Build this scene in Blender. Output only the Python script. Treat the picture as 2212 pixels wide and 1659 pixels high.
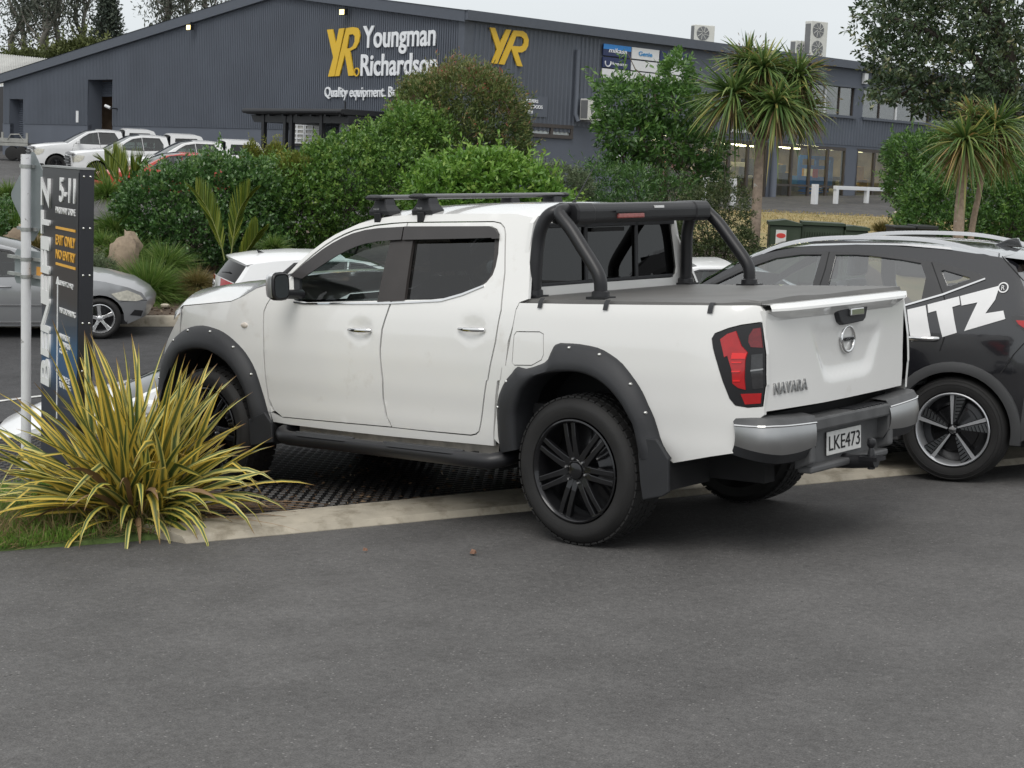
# Car park with a white lifted ute, a black liveried SUV, a dark warehouse and garden planting.
import bpy, math, random
import numpy as np
from mathutils import Vector, Matrix
from mathutils.geometry import delaunay_2d_cdt

for o in list(bpy.data.objects):
    bpy.data.objects.remove(o)
SC = bpy.context.scene
COL = SC.collection
R = math.radians
RNG = np.random.default_rng(7)
random.seed(7)

# ---------------------------------------------------------------- camera
F = 3615.7276                       # focal length in photo units (photo 2212 x 1659)
CX, CY = 1106.0, 829.5
CB = np.array([[0.999119, 0.041963, 0.0], [0.005342, -0.127197, 0.991863], [0.041622, -0.990989, -0.127309]])
CAM = np.array([0.0, 0.0, 2.0])
cam = bpy.data.cameras.new('camera')
cam.sensor_width = 36.0
cam.lens = F / 2212 * 36
cam.clip_end = 2000
cam.clip_start = 0.1
camo = bpy.data.objects.new('camera', cam)
COL.objects.link(camo)
Mc = Matrix.Identity(4)
for i in range(3):
    Mc[i][0] = CB[i, 0]; Mc[i][1] = -CB[i, 1]; Mc[i][2] = -CB[i, 2]; Mc[i][3] = CAM[i]
camo.matrix_world = Mc
SC.camera = camo

# ---------------------------------------------------------------- sky (overcast), sun
W = bpy.data.worlds.new('World'); SC.world = W; W.use_nodes = True
nt = W.node_tree; nt.nodes.clear()
SUN_EL, SUN_AZ = R(52), R(200)
sky = nt.nodes.new('ShaderNodeTexSky'); sky.sky_type = 'NISHITA'; sky.sun_disc = False
sky.sun_elevation = SUN_EL; sky.sun_rotation = SUN_AZ
tc = nt.nodes.new('ShaderNodeTexCoord')
sep = nt.nodes.new('ShaderNodeSeparateXYZ'); nt.links.new(tc.outputs['Generated'], sep.inputs[0])
ramp = nt.nodes.new('ShaderNodeValToRGB')          # cloud deck: brighter towards the zenith
ramp.color_ramp.elements[0].position = 0.0; ramp.color_ramp.elements[0].color = (0.70, 0.745, 0.775, 1)
ramp.color_ramp.elements[1].position = 1.0; ramp.color_ramp.elements[1].color = (1.0, 1.0, 1.0, 1)
e = ramp.color_ramp.elements.new(0.2); e.color = (0.80, 0.83, 0.845, 1)
nt.links.new(sep.outputs['Z'], ramp.inputs[0])
nz = nt.nodes.new('ShaderNodeTexNoise'); nz.inputs['Scale'].default_value = 2.2; nz.inputs['Detail'].default_value = 5
mp = nt.nodes.new('ShaderNodeMapping'); mp.inputs['Scale'].default_value = (1, 1, 3)
nt.links.new(tc.outputs['Generated'], mp.inputs[0]); nt.links.new(mp.outputs[0], nz.inputs['Vector'])
mr = nt.nodes.new('ShaderNodeMapRange'); mr.inputs['From Min'].default_value = .3; mr.inputs['From Max'].default_value = .7
mr.inputs['To Min'].default_value = .93; mr.inputs['To Max'].default_value = 1.05
nt.links.new(nz.outputs[0], mr.inputs[0])
mul = nt.nodes.new('ShaderNodeMix'); mul.data_type = 'RGBA'; mul.blend_type = 'MULTIPLY'; mul.inputs[0].default_value = 1
nt.links.new(ramp.outputs[0], mul.inputs[6]); nt.links.new(mr.outputs[0], mul.inputs[7])
bg1 = nt.nodes.new('ShaderNodeBackground'); bg1.inputs[1].default_value = 0.05
bg2 = nt.nodes.new('ShaderNodeBackground'); bg2.inputs[1].default_value = 1.0
nt.links.new(sky.outputs[0], bg1.inputs[0]); nt.links.new(mul.outputs[2], bg2.inputs[0])
mixw = nt.nodes.new('ShaderNodeMixShader'); mixw.inputs[0].default_value = 0.92
outw = nt.nodes.new('ShaderNodeOutputWorld')
nt.links.new(bg1.outputs[0], mixw.inputs[1]); nt.links.new(bg2.outputs[0], mixw.inputs[2]); nt.links.new(mixw.outputs[0], outw.inputs[0])
sl = bpy.data.lights.new('sun', 'SUN'); sl.energy = 1.2; sl.angle = R(35); sl.color = (1, .97, .92)
so = bpy.data.objects.new('sun', sl); COL.objects.link(so)
# sky sun_rotation is measured clockwise from +Y; the lamp points away from the sun
sd = Vector((math.sin(SUN_AZ) * math.cos(SUN_EL), math.cos(SUN_AZ) * math.cos(SUN_EL), math.sin(SUN_EL)))
so.rotation_euler = sd.to_track_quat('Z', 'Y').to_euler()
SC.view_settings.view_transform = 'Standard'; SC.view_settings.look = 'None'
SC.view_settings.exposure = 0.2; SC.view_settings.gamma = 1.0; SC.view_settings.use_curve_mapping = False
SC.render.engine = 'CYCLES'
SC.cycles.max_bounces = 8; SC.cycles.transparent_max_bounces = 24

# ---------------------------------------------------------------- pixel -> place helpers
def ray(x, y):
    return CB @ np.array([(x - CX) / F, (y - CY) / F, 1.0])
def at(x, y, Yw):
    """world point on the pixel's ray at world depth Y"""
    r = ray(x, y); return CAM + r * (Yw / r[1])
def on_plane(x, y, p, n):
    r = ray(x, y); n = np.asarray(n, float)
    return CAM + r * (np.dot(np.asarray(p, float) - CAM, n) / np.dot(r, n))
TT = np.array([[-0.759555, -0.647563, -0.061137, 0.992129], [0.647633, -0.761653, 0.021344, 9.778187],
               [-0.060387, -0.023382, 0.997901, -0.030873], [0, 0, 0, 1.0]])     # the driveway's own frame (ute's rear axle)
TI = np.linalg.inv(TT)
TO = (TI @ np.append(CAM, 1))[:3]
def t2w(p): return (TT @ np.append(np.asarray(p, float), 1))[:3]
def w2t(p): return (TI @ np.append(np.asarray(p, float), 1))[:3]
def tY(x, y, Y):
    r = TI[:3, :3] @ ray(x, y); return TO + r * ((Y - TO[1]) / r[1])
def tX(x, y, X):
    r = TI[:3, :3] @ ray(x, y); return TO + r * ((X - TO[0]) / r[0])
def tZ(x, y, Z=0.0):
    r = TI[:3, :3] @ ray(x, y); return TO + r * ((Z - TO[2]) / r[2])
MT = Matrix([list(r) for r in TT])

# ---------------------------------------------------------------- materials
MATS = {}
def nodes_of(name):
    m = bpy.data.materials.new(name); m.use_nodes = True
    return m, m.node_tree.nodes, m.node_tree.links, m.node_tree.nodes['Principled BSDF']
def pm(name, col, rough=.5, metal=0., spec=.5, coat=0., var=.08, vscale=6., bump=0., bscale=60., dirt=None, rvar=0., trans=0., coord='Object'):
    """procedural principled material: base colour broken up by noise, optional bump and dirt"""
    if name in MATS: return MATS[name]
    m, N, L, b = nodes_of(name)
    t = N.new('ShaderNodeTexCoord')
    n1 = N.new('ShaderNodeTexNoise'); n1.inputs['Scale'].default_value = vscale; n1.inputs['Detail'].default_value = 6
    L.new(t.outputs[coord], n1.inputs['Vector'])
    r = N.new('ShaderNodeMapRange'); r.inputs['From Min'].default_value = .25; r.inputs['From Max'].default_value = .75
    r.inputs['To Min'].default_value = 1 - var; r.inputs['To Max'].default_value = 1 + var
    L.new(n1.outputs[0], r.inputs[0])
    mx = N.new('ShaderNodeMix'); mx.data_type = 'RGBA'; mx.blend_type = 'MULTIPLY'; mx.inputs[0].default_value = 1
    mx.inputs[6].default_value = (*col, 1); L.new(r.outputs[0], mx.inputs[7])
    out = mx.outputs[2]
    if dirt:
        dcol, dscale, dlo, dhi = dirt
        n2 = N.new('ShaderNodeTexNoise'); n2.inputs['Scale'].default_value = dscale; n2.inputs['Detail'].default_value = 8; n2.inputs['Roughness'].default_value = .65
        L.new(t.outputs[coord], n2.inputs['Vector'])
        r2 = N.new('ShaderNodeMapRange'); r2.inputs['From Min'].default_value = dlo; r2.inputs['From Max'].default_value = dhi
        L.new(n2.outputs[0], r2.inputs[0])
        m2 = N.new('ShaderNodeMix'); m2.data_type = 'RGBA'; L.new(r2.outputs[0], m2.inputs[0]); L.new(out, m2.inputs[6]); m2.inputs[7].default_value = (*dcol, 1)
        out = m2.outputs[2]
    L.new(out, b.inputs['Base Color'])
    b.inputs['Roughness'].default_value = rough; b.inputs['Metallic'].default_value = metal
    b.inputs['Specular IOR Level'].default_value = spec; b.inputs['Coat Weight'].default_value = coat; b.inputs['Coat Roughness'].default_value = .04
    if rvar:
        r3 = N.new('ShaderNodeMapRange'); r3.inputs['To Min'].default_value = max(0, rough - rvar); r3.inputs['To Max'].default_value = min(1, rough + rvar)
        L.new(n1.outputs[0], r3.inputs[0]); L.new(r3.outputs[0], b.inputs['Roughness'])
    if bump:
        n3 = N.new('ShaderNodeTexNoise'); n3.inputs['Scale'].default_value = bscale; n3.inputs['Detail'].default_value = 4
        L.new(t.outputs[coord], n3.inputs['Vector'])
        bp = N.new('ShaderNodeBump'); bp.inputs['Strength'].default_value = bump; bp.inputs['Distance'].default_value = .01
        L.new(n3.outputs[0], bp.inputs['Height']); L.new(bp.outputs[0], b.inputs['Normal'])
    MATS[name] = m
    return m
def glass(name, tint=(.8, .85, .85), rough=.0, refl=1.0, ior=1.5):
    if name in MATS: return MATS[name]
    m, N, L, b = nodes_of(name); N.remove(b)
    o = N['Material Output']
    tr = N.new('ShaderNodeBsdfTransparent'); tr.inputs[0].default_value = (*tint, 1)
    gl = N.new('ShaderNodeBsdfGlossy'); gl.inputs['Color'].default_value = (refl, refl, refl, 1); gl.inputs['Roughness'].default_value = rough
    f0 = ((ior - 1) / (ior + 1)) ** 2            # Schlick, the same from both sides of a thin pane
    lw = N.new('ShaderNodeLayerWeight'); lw.inputs[0].default_value = .5
    pw = N.new('ShaderNodeMath'); pw.operation = 'POWER'; L.new(lw.outputs['Facing'], pw.inputs[0]); pw.inputs[1].default_value = 5
    ma = N.new('ShaderNodeMath'); ma.operation = 'MULTIPLY_ADD'; L.new(pw.outputs[0], ma.inputs[0]); ma.inputs[1].default_value = 1 - f0; ma.inputs[2].default_value = f0
    ms = N.new('ShaderNodeMixShader'); L.new(ma.outputs[0], ms.inputs[0]); L.new(tr.outputs[0], ms.inputs[1]); L.new(gl.outputs[0], ms.inputs[2])
    L.new(ms.outputs[0], o.inputs[0])
    MATS[name] = m
    return m
def emis(name, col, st):
    if name in MATS: return MATS[name]
    m, N, L, b = nodes_of(name)
    b.inputs['Base Color'].default_value = (*col, 1); b.inputs['Emission Color'].default_value = (*col, 1); b.inputs['Emission Strength'].default_value = st
    MATS[name] = m
    return m
def leafmat(name, cols, rough=.45, trans=.25, spec=.4):
    """cols: list of (pos, rgb) over the per-leaf random number 'rnd'"""
    if name in MATS: return MATS[name]
    m, N, L, b = nodes_of(name)
    a = N.new('ShaderNodeAttribute'); a.attribute_name = 'rnd'
    cr = N.new('ShaderNodeValToRGB'); el = cr.color_ramp.elements
    el[0].position = cols[0][0]; el[0].color = (*cols[0][1], 1); el[1].position = cols[-1][0]; el[1].color = (*cols[-1][1], 1)
    for p, c in cols[1:-1]:
        q = el.new(p); q.color = (*c, 1)
    L.new(a.outputs['Fac'], cr.inputs[0]); L.new(cr.outputs[0], b.inputs['Base Color'])
    b.inputs['Roughness'].default_value = rough; b.inputs['Specular IOR Level'].default_value = spec
    tl = N.new('ShaderNodeBsdfTranslucent'); L.new(cr.outputs[0], tl.inputs[0])
    ms = N.new('ShaderNodeMixShader'); ms.inputs[0].default_value = trans
    L.new(b.outputs[0], ms.inputs[1]); L.new(tl.outputs[0], ms.inputs[2]); L.new(ms.outputs[0], N['Material Output'].inputs[0])
    MATS[name] = m
    return m

# ---------------------------------------------------------------- mesh building
def unit(v):
    v = np.asarray(v, float); return v / (np.linalg.norm(v) + 1e-12)
def frame(d):
    d = unit(d); a = np.array([0, 0, 1.0]) if abs(d[2]) < .9 else np.array([1.0, 0, 0])
    u = unit(np.cross(a, d)); return u, np.cross(d, u), d
def link(o, parent=None):
    COL.objects.link(o)
    if parent is not None: o.parent = parent
    return o
def tag(o, label=None, cat=None, group=None, kind=None):
    if label: o['label'] = label
    if cat: o['category'] = cat
    if group: o['group'] = group
    if kind: o['kind'] = kind
    return o
def empty(name, M=None, label=None, cat=None, group=None):
    o = bpy.data.objects.new(name, None); o.empty_display_size = .2; COL.objects.link(o)
    if M is not None: o.matrix_world = M
    return tag(o, label, cat, group)
class MB:
    def __init__(s): s.v = []; s.f = []; s.mi = []
    def add(s, v, f, mi=0):
        k = len(s.v); s.v += [tuple(map(float, p)) for p in v]; s.f += [tuple(k + i for i in q) for q in f]; s.mi += [mi] * len(f); return s
    def box(s, c, d, M=None, mi=0):
        hx, hy, hz = d[0] / 2, d[1] / 2, d[2] / 2
        P = [(-hx, -hy, -hz), (hx, -hy, -hz), (hx, hy, -hz), (-hx, hy, -hz), (-hx, -hy, hz), (hx, -hy, hz), (hx, hy, hz), (-hx, hy, hz)]
        if M is not None: P = [tuple(np.asarray(M) @ np.array(p)) for p in P]
        return s.add([(p[0] + c[0], p[1] + c[1], p[2] + c[2]) for p in P], [(0, 3, 2, 1), (4, 5, 6, 7), (0, 1, 5, 4), (1, 2, 6, 5), (2, 3, 7, 6), (3, 0, 4, 7)], mi)
    def lohi(s, a, b, mi=0):
        return s.box([(a[i] + b[i]) / 2 for i in range(3)], [abs(b[i] - a[i]) for i in range(3)], None, mi)
    def tube(s, pts, r, n=10, cap=True, mi=0, flat=None):
        pts = [np.asarray(p, float) for p in pts]; m = len(pts)
        rr = r if hasattr(r, '__len__') else [r] * m
        V = []; prev = None
        for i, p in enumerate(pts):
            d = unit(pts[min(i + 1, m - 1)] - pts[max(i - 1, 0)])
            if prev is None: u, w, _ = frame(d)
            else:
                u = unit(prev - d * np.dot(prev, d)); w = np.cross(d, u)
            prev = u
            for k in range(n):
                a = 2 * math.pi * k / n; V.append(p + (u * math.cos(a) + w * math.sin(a)) * rr[i])
        Fc = [(i * n + k, i * n + (k + 1) % n, (i + 1) * n + (k + 1) % n, (i + 1) * n + k) for i in range(m - 1) for k in range(n)]
        if cap: Fc += [tuple(range(n - 1, -1, -1)), tuple((m - 1) * n + k for k in range(n))]
        return s.add(V, Fc, mi)
    def lathe(s, prof, o, ax, n=32, mi=0, closed=False):
        """prof: (radius, along axis)"""
        u, w, d = frame(ax); o = np.asarray(o, float); V = []
        for r_, t_ in prof:
            for k in range(n):
                a = 2 * math.pi * k / n; V.append(o + d * t_ + (u * math.cos(a) + w * math.sin(a)) * r_)
        m = len(prof)
        Fc = [(i * n + k, i * n + (k + 1) % n, (i + 1) * n + (k + 1) % n, (i + 1) * n + k) for i in range(m - 1) for k in range(n)]
        if closed: Fc += [((m - 1) * n + k, (m - 1) * n + (k + 1) % n, (k + 1) % n, k) for k in range(n)]
        return s.add(V, Fc, mi)
    def prism(s, poly, o, u, v, dep, mi=0):
        """polygon in the (u,v) plane at o, extruded by vector dep"""
        o, u, v, dep = [np.asarray(q, float) for q in (o, u, v, dep)]; n = len(poly)
        A = [o + u * a + v * b for a, b in poly]
        return s.add(A + [p + dep for p in A], [tuple(range(n - 1, -1, -1)), tuple(range(n, 2 * n))] + [(i, (i + 1) % n, n + (i + 1) % n, n + i) for i in range(n)], mi)
    def grid(s, rows, mi=0, closed=False):
        n = len(rows[0]); m = len(rows)
        Fc = [(i * n + k, i * n + (k + 1) % n, (i + 1) * n + (k + 1) % n, (i + 1) * n + k) for i in range(m - 1) for k in range(n if closed else n - 1)]
        return s.add([p for r_ in rows for p in r_], Fc, mi)
    def build(s, name, mats, parent=None, smooth=0, bevel=0, M=None, weld=0):
        me = bpy.data.meshes.new(name); me.from_pydata(s.v, [], s.f); me.validate()
        mats = mats if isinstance(mats, (list, tuple)) else [mats]
        for m_ in mats: me.materials.append(m_)
        if len(mats) > 1 and len(me.polygons) == len(s.mi): me.polygons.foreach_set('material_index', s.mi)
        if weld:
            import bmesh
            b = bmesh.new(); b.from_mesh(me); bmesh.ops.remove_doubles(b, verts=b.verts, dist=weld); bmesh.ops.recalc_face_normals(b, faces=b.faces); b.to_mesh(me); b.free()
        if smooth:
            me.shade_smooth(); me.set_sharp_from_angle(angle=R(smooth))
        me.update()
        o = bpy.data.objects.new(name, me); link(o, parent)
        if M is not None: o.matrix_world = M if isinstance(M, Matrix) else Matrix(M)
        if bevel:
            bm_ = o.modifiers.new('bevel', 'BEVEL'); bm_.width = bevel; bm_.segments = 2; bm_.limit_method = 'ANGLE'; bm_.angle_limit = R(35)
        return o
def fast_mesh(name, V, Fq, mat, parent=None, rnd=None, smooth=False, M=None):
    """V (n,3) array, Fq (m,k) int array of equal-size faces"""
    me = bpy.data.meshes.new(name); V = np.asarray(V, np.float32); Fq = np.asarray(Fq, np.int32); k = Fq.shape[1]
    me.vertices.add(len(V)); me.vertices.foreach_set('co', V.ravel())
    me.loops.add(Fq.size); me.loops.foreach_set('vertex_index', Fq.ravel())
    me.polygons.add(len(Fq)); me.polygons.foreach_set('loop_start', np.arange(0, Fq.size, k, dtype=np.int32)); me.polygons.foreach_set('loop_total', np.full(len(Fq), k, np.int32))
    if rnd is not None:
        a = me.attributes.new('rnd', 'FLOAT', 'FACE'); a.data.foreach_set('value', np.asarray(rnd, np.float32))
    me.materials.append(mat); me.update(calc_edges=True)
    if smooth: me.shade_smooth()
    o = bpy.data.objects.new(name, me); link(o, parent)
    if M is not None: o.matrix_world = M
    return o
def inside(poly, x, y):
    c = False; n = len(poly); j = n - 1
    for i in range(n):
        xi, yi = poly[i]; xj, yj = poly[j]
        if (yi > y) != (yj > y) and x < (xj - xi) * (y - yi) / (yj - yi + 1e-15) + xi: c = not c
        j = i
    return c
def offset(poly, d):
    """move a closed polygon outward by d (inward if negative)"""
    P = np.array(poly, float); n = len(P)
    A = sum(P[i][0] * P[(i + 1) % n][1] - P[(i + 1) % n][0] * P[i][1] for i in range(n))
    sg = 1 if A > 0 else -1; out = []
    for i in range(n):
        a = unit(P[i] - P[i - 1]); b = unit(P[(i + 1) % n] - P[i])
        na = np.array([a[1], -a[0]]) * sg; nb = np.array([b[1], -b[0]]) * sg
        m_ = unit(na + nb); out.append(tuple(P[i] + m_ * d / max(.5, np.dot(m_, na))))
    return out
def densify(poly, h, closed=True):
    out = []; n = len(poly)
    for i in range(n if closed else n - 1):
        a = np.array(poly[i], float); b = np.array(poly[(i + 1) % n], float); k = max(1, int(np.linalg.norm(b - a) / h))
        out += [tuple(a + (b - a) * j / k) for j in range(k)]
    if not closed: out.append(tuple(poly[-1]))
    return out
def smoothline(pts, k=4, closed=False):
    """Catmull-Rom through points"""
    P = [np.array(p, float) for p in pts]; n = len(P); out = []
    for i in range(n if closed else n - 1):
        p0, p1, p2, p3 = (P[(i - 1) % n], P[i], P[(i + 1) % n], P[(i + 2) % n]) if closed else (P[max(i - 1, 0)], P[i], P[i + 1], P[min(i + 2, n - 1)])
        for j in range(k):
            t = j / k
            out.append(.5 * ((2 * p1) + (-p0 + p2) * t + (2 * p0 - 5 * p1 + 4 * p2 - p3) * t * t + (-p0 + 3 * p1 - 3 * p2 + p3) * t ** 3))
    if not closed: out.append(P[-1])
    return out
def panel(mb, poly, fn, holes=(), h=.06, rim=.02, inward=None, mi=0, flip=False):
    """fill a 2-D outline (with holes) by triangles, map every point with fn(u,v)->xyz, add an inward rim"""
    loops = [densify(poly, h)] + [densify(q, h) for q in holes]
    pts = []; edges = []
    for lp in loops:
        k = len(pts); pts += [Vector(p) for p in lp]; edges += [(k + i, k + (i + 1) % len(lp)) for i in range(len(lp))]
    xs = [p[0] for p in loops[0]]; ys = [p[1] for p in loops[0]]
    bnd = np.array([tuple(p) for p in pts])
    x = min(xs) + h / 2; row = 0
    while x < max(xs):
        y = min(ys) + (h / 2 if row % 2 else h * .99)
        while y < max(ys):
            if inside(loops[0], x, y) and not any(inside(q, x, y) for q in loops[1:]) and np.min(np.abs(bnd - (x, y)).max(1)) > h * .45:
                pts.append(Vector((x, y)))
            y += h
        x += h * .87; row += 1
    vo, eo, fo, ov, oe, of = delaunay_2d_cdt(pts, edges, [], 0, 1e-6)
    cen = [(sum(vo[i][0] for i in q) / len(q), sum(vo[i][1] for i in q) / len(q)) for q in fo]
    fo = [q for q, c in zip(fo, cen) if inside(loops[0], *c) and not any(inside(l, *c) for l in loops[1:])]
    k = len(mb.v)
    P3 = [fn(p[0], p[1]) for p in vo]
    fs = [tuple(reversed(q)) if flip else tuple(q) for q in fo]
    mb.add(P3, fs, mi)
    if rim:
        cnt = {}
        for q in fs:
            for i in range(len(q)):
                a, b = q[i], q[(i + 1) % len(q)]
                cnt[(a, b)] = 1
        for (a, b) in list(cnt):
            if (b, a) not in cnt:
                pa, pb = np.array(P3[a]), np.array(P3[b])
                da = np.asarray(inward(*pa) if callable(inward) else inward, float) * rim
                db = np.asarray(inward(*pb) if callable(inward) else inward, float) * rim
                mb.add([pa, pb, pb + db, pa + da], [(0, 3, 2, 1)], mi)
    return mb
def text(s, size=1.0, ext=.01, shear=0., spacing=1.0, bold=0., mat=None, name='lettering', parent=None, M=None, align='LEFT', sx=1.0):
    cu = bpy.data.curves.new(name, 'FONT'); cu.body = s; cu.size = size; cu.extrude = ext; cu.shear = shear; cu.space_character = spacing
    cu.offset = bold; cu.align_x = align; cu.resolution_u = 4
    ob = bpy.data.objects.new(name, cu); COL.objects.link(ob)
    dg = bpy.context.evaluated_depsgraph_get()
    me = bpy.data.meshes.new_from_object(ob.evaluated_get(dg)); COL.objects.unlink(ob); bpy.data.objects.remove(ob)
    me.materials.clear(); me.materials.append(mat); me.name = name
    if sx != 1.0:
        for v in me.vertices: v.co.x *= sx
    o = bpy.data.objects.new(name, me); link(o, parent)
    if M is not None: o.matrix_world = M if parent is None else o.matrix_world
    if M is not None and parent is not None: o.matrix_local = M
    return o
def basis(o, x, y, z=None):
    """matrix with given columns"""
    x = np.asarray(x, float); y = np.asarray(y, float); z = np.cross(x, y) if z is None else np.asarray(z, float)
    M = Matrix.Identity(4)
    for i in range(3):
        M[i][0] = x[i]; M[i][1] = y[i]; M[i][2] = z[i]; M[i][3] = o[i]
    return M

# leaves ---------------------------------------------------------------------------------------
def leaves(name, base, d, L, Wd, mat, parent=None, rng=RNG, rnd=None, droop=0., M=None, kind=None):
    """one quad-pair blade per row: base (n,3), direction d (n,3), length L, width Wd (scalars or arrays)"""
    n = len(base); d = d / (np.linalg.norm(d, axis=1, keepdims=True) + 1e-9)
    q = rng.normal(size=(n, 3)); sdir = np.cross(d, q); sdir /= (np.linalg.norm(sdir, axis=1, keepdims=True) + 1e-9)
    L = np.broadcast_to(np.asarray(L, float), (n,))[:, None]; Wd = np.broadcast_to(np.asarray(Wd, float), (n,))[:, None]
    nn = np.cross(sdir, d)
    a = base; m1 = base + d * L * .55 + sdir * Wd * .5 + nn * Wd * .12; m2 = base + d * L * .55 - sdir * Wd * .5 + nn * Wd * .12; t = base + d * L
    if droop: t = t - np.array([0, 0, 1.]) * L * droop
    V = np.stack([a, m1, t, m2], 1).reshape(-1, 3)
    Fq = np.arange(4 * n).reshape(n, 4)
    if rnd is None: rnd = rng.random(n)
    o = fast_mesh(name, V, Fq, mat, parent, rnd, M=M)
    if kind: o['kind'] = kind
    return o
def on_lumps(lumps, n, rng=RNG, depth=.25, deep=.72, zmin=None, noise=.08):
    """points near the surface of a union of ellipsoids [(cx,cy,cz,rx,ry,rz)], with outward directions"""
    Ls = np.array(lumps, float); ar = (Ls[:, 3] * Ls[:, 4] + Ls[:, 4] * Ls[:, 5] + Ls[:, 3] * Ls[:, 5]); pr = ar / ar.sum()
    k = rng.choice(len(Ls), n, p=pr)
    u = rng.normal(size=(n, 3)); u /= np.linalg.norm(u, axis=1, keepdims=True)
    rr = 1 - depth * rng.random(n) ** 1.6 + noise * rng.normal(size=n)
    P = Ls[k, :3] + u * Ls[k, 3:] * rr[:, None]
    keep = np.ones(n, bool)
    for j in range(len(Ls)):
        q = np.linalg.norm((P - Ls[j, :3]) / Ls[j, 3:], axis=1)
        keep &= ~((q < deep) & (k != j))
    if zmin is not None: keep &= P[:, 2] > zmin
    nrm = u / Ls[k, 3:]; nrm /= np.linalg.norm(nrm, axis=1, keepdims=True)
    return P[keep], nrm[keep]
def rosette(P, Nn, k, spread, rng=RNG):
    n = len(P); b = np.repeat(P, k, 0); d = np.repeat(Nn, k, 0)
    q = rng.normal(size=(n * k, 3)); q -= d * (q * d).sum(1, keepdims=True); q /= np.linalg.norm(q, axis=1, keepdims=True)
    th = spread * np.sqrt(rng.random(n * k))
    return b, d * np.cos(th)[:, None] + q * np.sin(th)[:, None]
# ================================================================= ground
def asphalt(name, col, spk=.5, patch=.25, scale=1.):
    m, N, L, b = nodes_of(name)
    t = N.new('ShaderNodeTexCoord')
    def noise(s, d=4, r=.6):
        n = N.new('ShaderNodeTexNoise'); n.inputs['Scale'].default_value = s; n.inputs['Detail'].default_value = d; n.inputs['Roughness'].default_value = r; L.new(t.outputs['Object'], n.inputs['Vector']); return n.outputs[0]
    def rng(x, a, b_, c, d):
        n = N.new('ShaderNodeMapRange'); n.inputs['From Min'].default_value = a; n.inputs['From Max'].default_value = b_; n.inputs['To Min'].default_value = c; n.inputs['To Max'].default_value = d; L.new(x, n.inputs[0]); return n.outputs[0]
    def mulc(a, fac):
        n = N.new('ShaderNodeMix'); n.data_type = 'RGBA'; n.blend_type = 'MULTIPLY'; n.inputs[0].default_value = 1
        if isinstance(a, tuple): n.inputs[6].default_value = (*a, 1)
        else: L.new(a, n.inputs[6])
        L.new(fac, n.inputs[7]); return n.outputs[2]
    c = mulc(col, rng(noise(.55, 5), .3, .7, 1 - patch, 1 + patch))
    c = mulc(c, rng(noise(2.7, 6), .3, .7, .86, 1.12))
    c = mulc(c, rng(noise(110 * scale, 4, .8), .36, .64, .62, 1.42))
    c = mulc(c, rng(noise(26 * scale, 3), .3, .7, .8, 1.2))
    v = N.new('ShaderNodeTexVoronoi'); v.inputs['Scale'].default_value = 60 * scale; L.new(t.outputs['Object'], v.inputs['Vector'])
    sp = rng(v.outputs['Distance'], .22, .34, 1, 0); sc = N.new('ShaderNodeSeparateColor'); L.new(v.outputs['Color'], sc.inputs[0])
    gate = rng(sc.outputs[0], .90, .96, 0, spk)
    mm = N.new('ShaderNodeMath'); mm.operation = 'MULTIPLY'; L.new(sp, mm.inputs[0]); L.new(gate, mm.inputs[1])
    mx = N.new('ShaderNodeMix'); mx.data_type = 'RGBA'; L.new(mm.outputs[0], mx.inputs[0]); L.new(c, mx.inputs[6]); mx.inputs[7].default_value = (.32, .31, .30, 1)
    # dark worn pits
    v2 = N.new('ShaderNodeTexVoronoi'); v2.inputs['Scale'].default_value = 17 * scale; L.new(t.outputs['Object'], v2.inputs['Vector'])
    g2 = rng(noise(13 * scale, 3), .58, .66, 0, .8); s2 = rng(v2.outputs['Distance'], .08, .22, 1, 0)
    m2 = N.new('ShaderNodeMath'); m2.operation = 'MULTIPLY'; L.new(s2, m2.inputs[0]); L.new(g2, m2.inputs[1])
    mx2 = N.new('ShaderNodeMix'); mx2.data_type = 'RGBA'; L.new(m2.outputs[0], mx2.inputs[0]); L.new(mx.outputs[2], mx2.inputs[6]); mx2.inputs[7].default_value = (.018, .018, .018, 1)
    L.new(mx2.outputs[2], b.inputs['Base Color'])
    L.new(rng(noise(3, 4), .3, .7, .62, .88), b.inputs['Roughness']); b.inputs['Specular IOR Level'].default_value = .35
    bp = N.new('ShaderNodeBump'); bp.inputs['Strength'].default_value = .55; bp.inputs['Distance'].default_value = .006; L.new(noise(170 * scale, 3, .7), bp.inputs['Height']); L.new(bp.outputs[0], b.inputs['Normal'])
    MATS[name] = m; return m
ASPH = asphalt('asphalt_drive', (.101, .098, .096), .55, .2)
ASPH2 = asphalt('asphalt_lower', (.050, .050, .052), .3, .2)
ASPH3 = asphalt('asphalt_upper', (.075, .073, .072), .2, .25, .5)
CONC = pm('kerb_concrete', (.40, .36, .29), .85, var=.18, vscale=7, bump=.35, bscale=90, dirt=((.17, .145, .10), 6., .50, .74))
SOIL = pm('bark_mulch', (.095, .066, .046), .95, var=.5, vscale=22, bump=.9, bscale=60, dirt=((.16, .12, .085), 40., .55, .75))
SOILB = pm('bark_mulch_bank', (.10, .072, .052), .95, var=.45, vscale=6, bump=.9, bscale=20, dirt=((.24, .19, .14), 14., .55, .78))
GRASSB = pm('grass_base', (.07, .11, .028), .95, var=.35, vscale=9, bump=.8, bscale=50)

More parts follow.
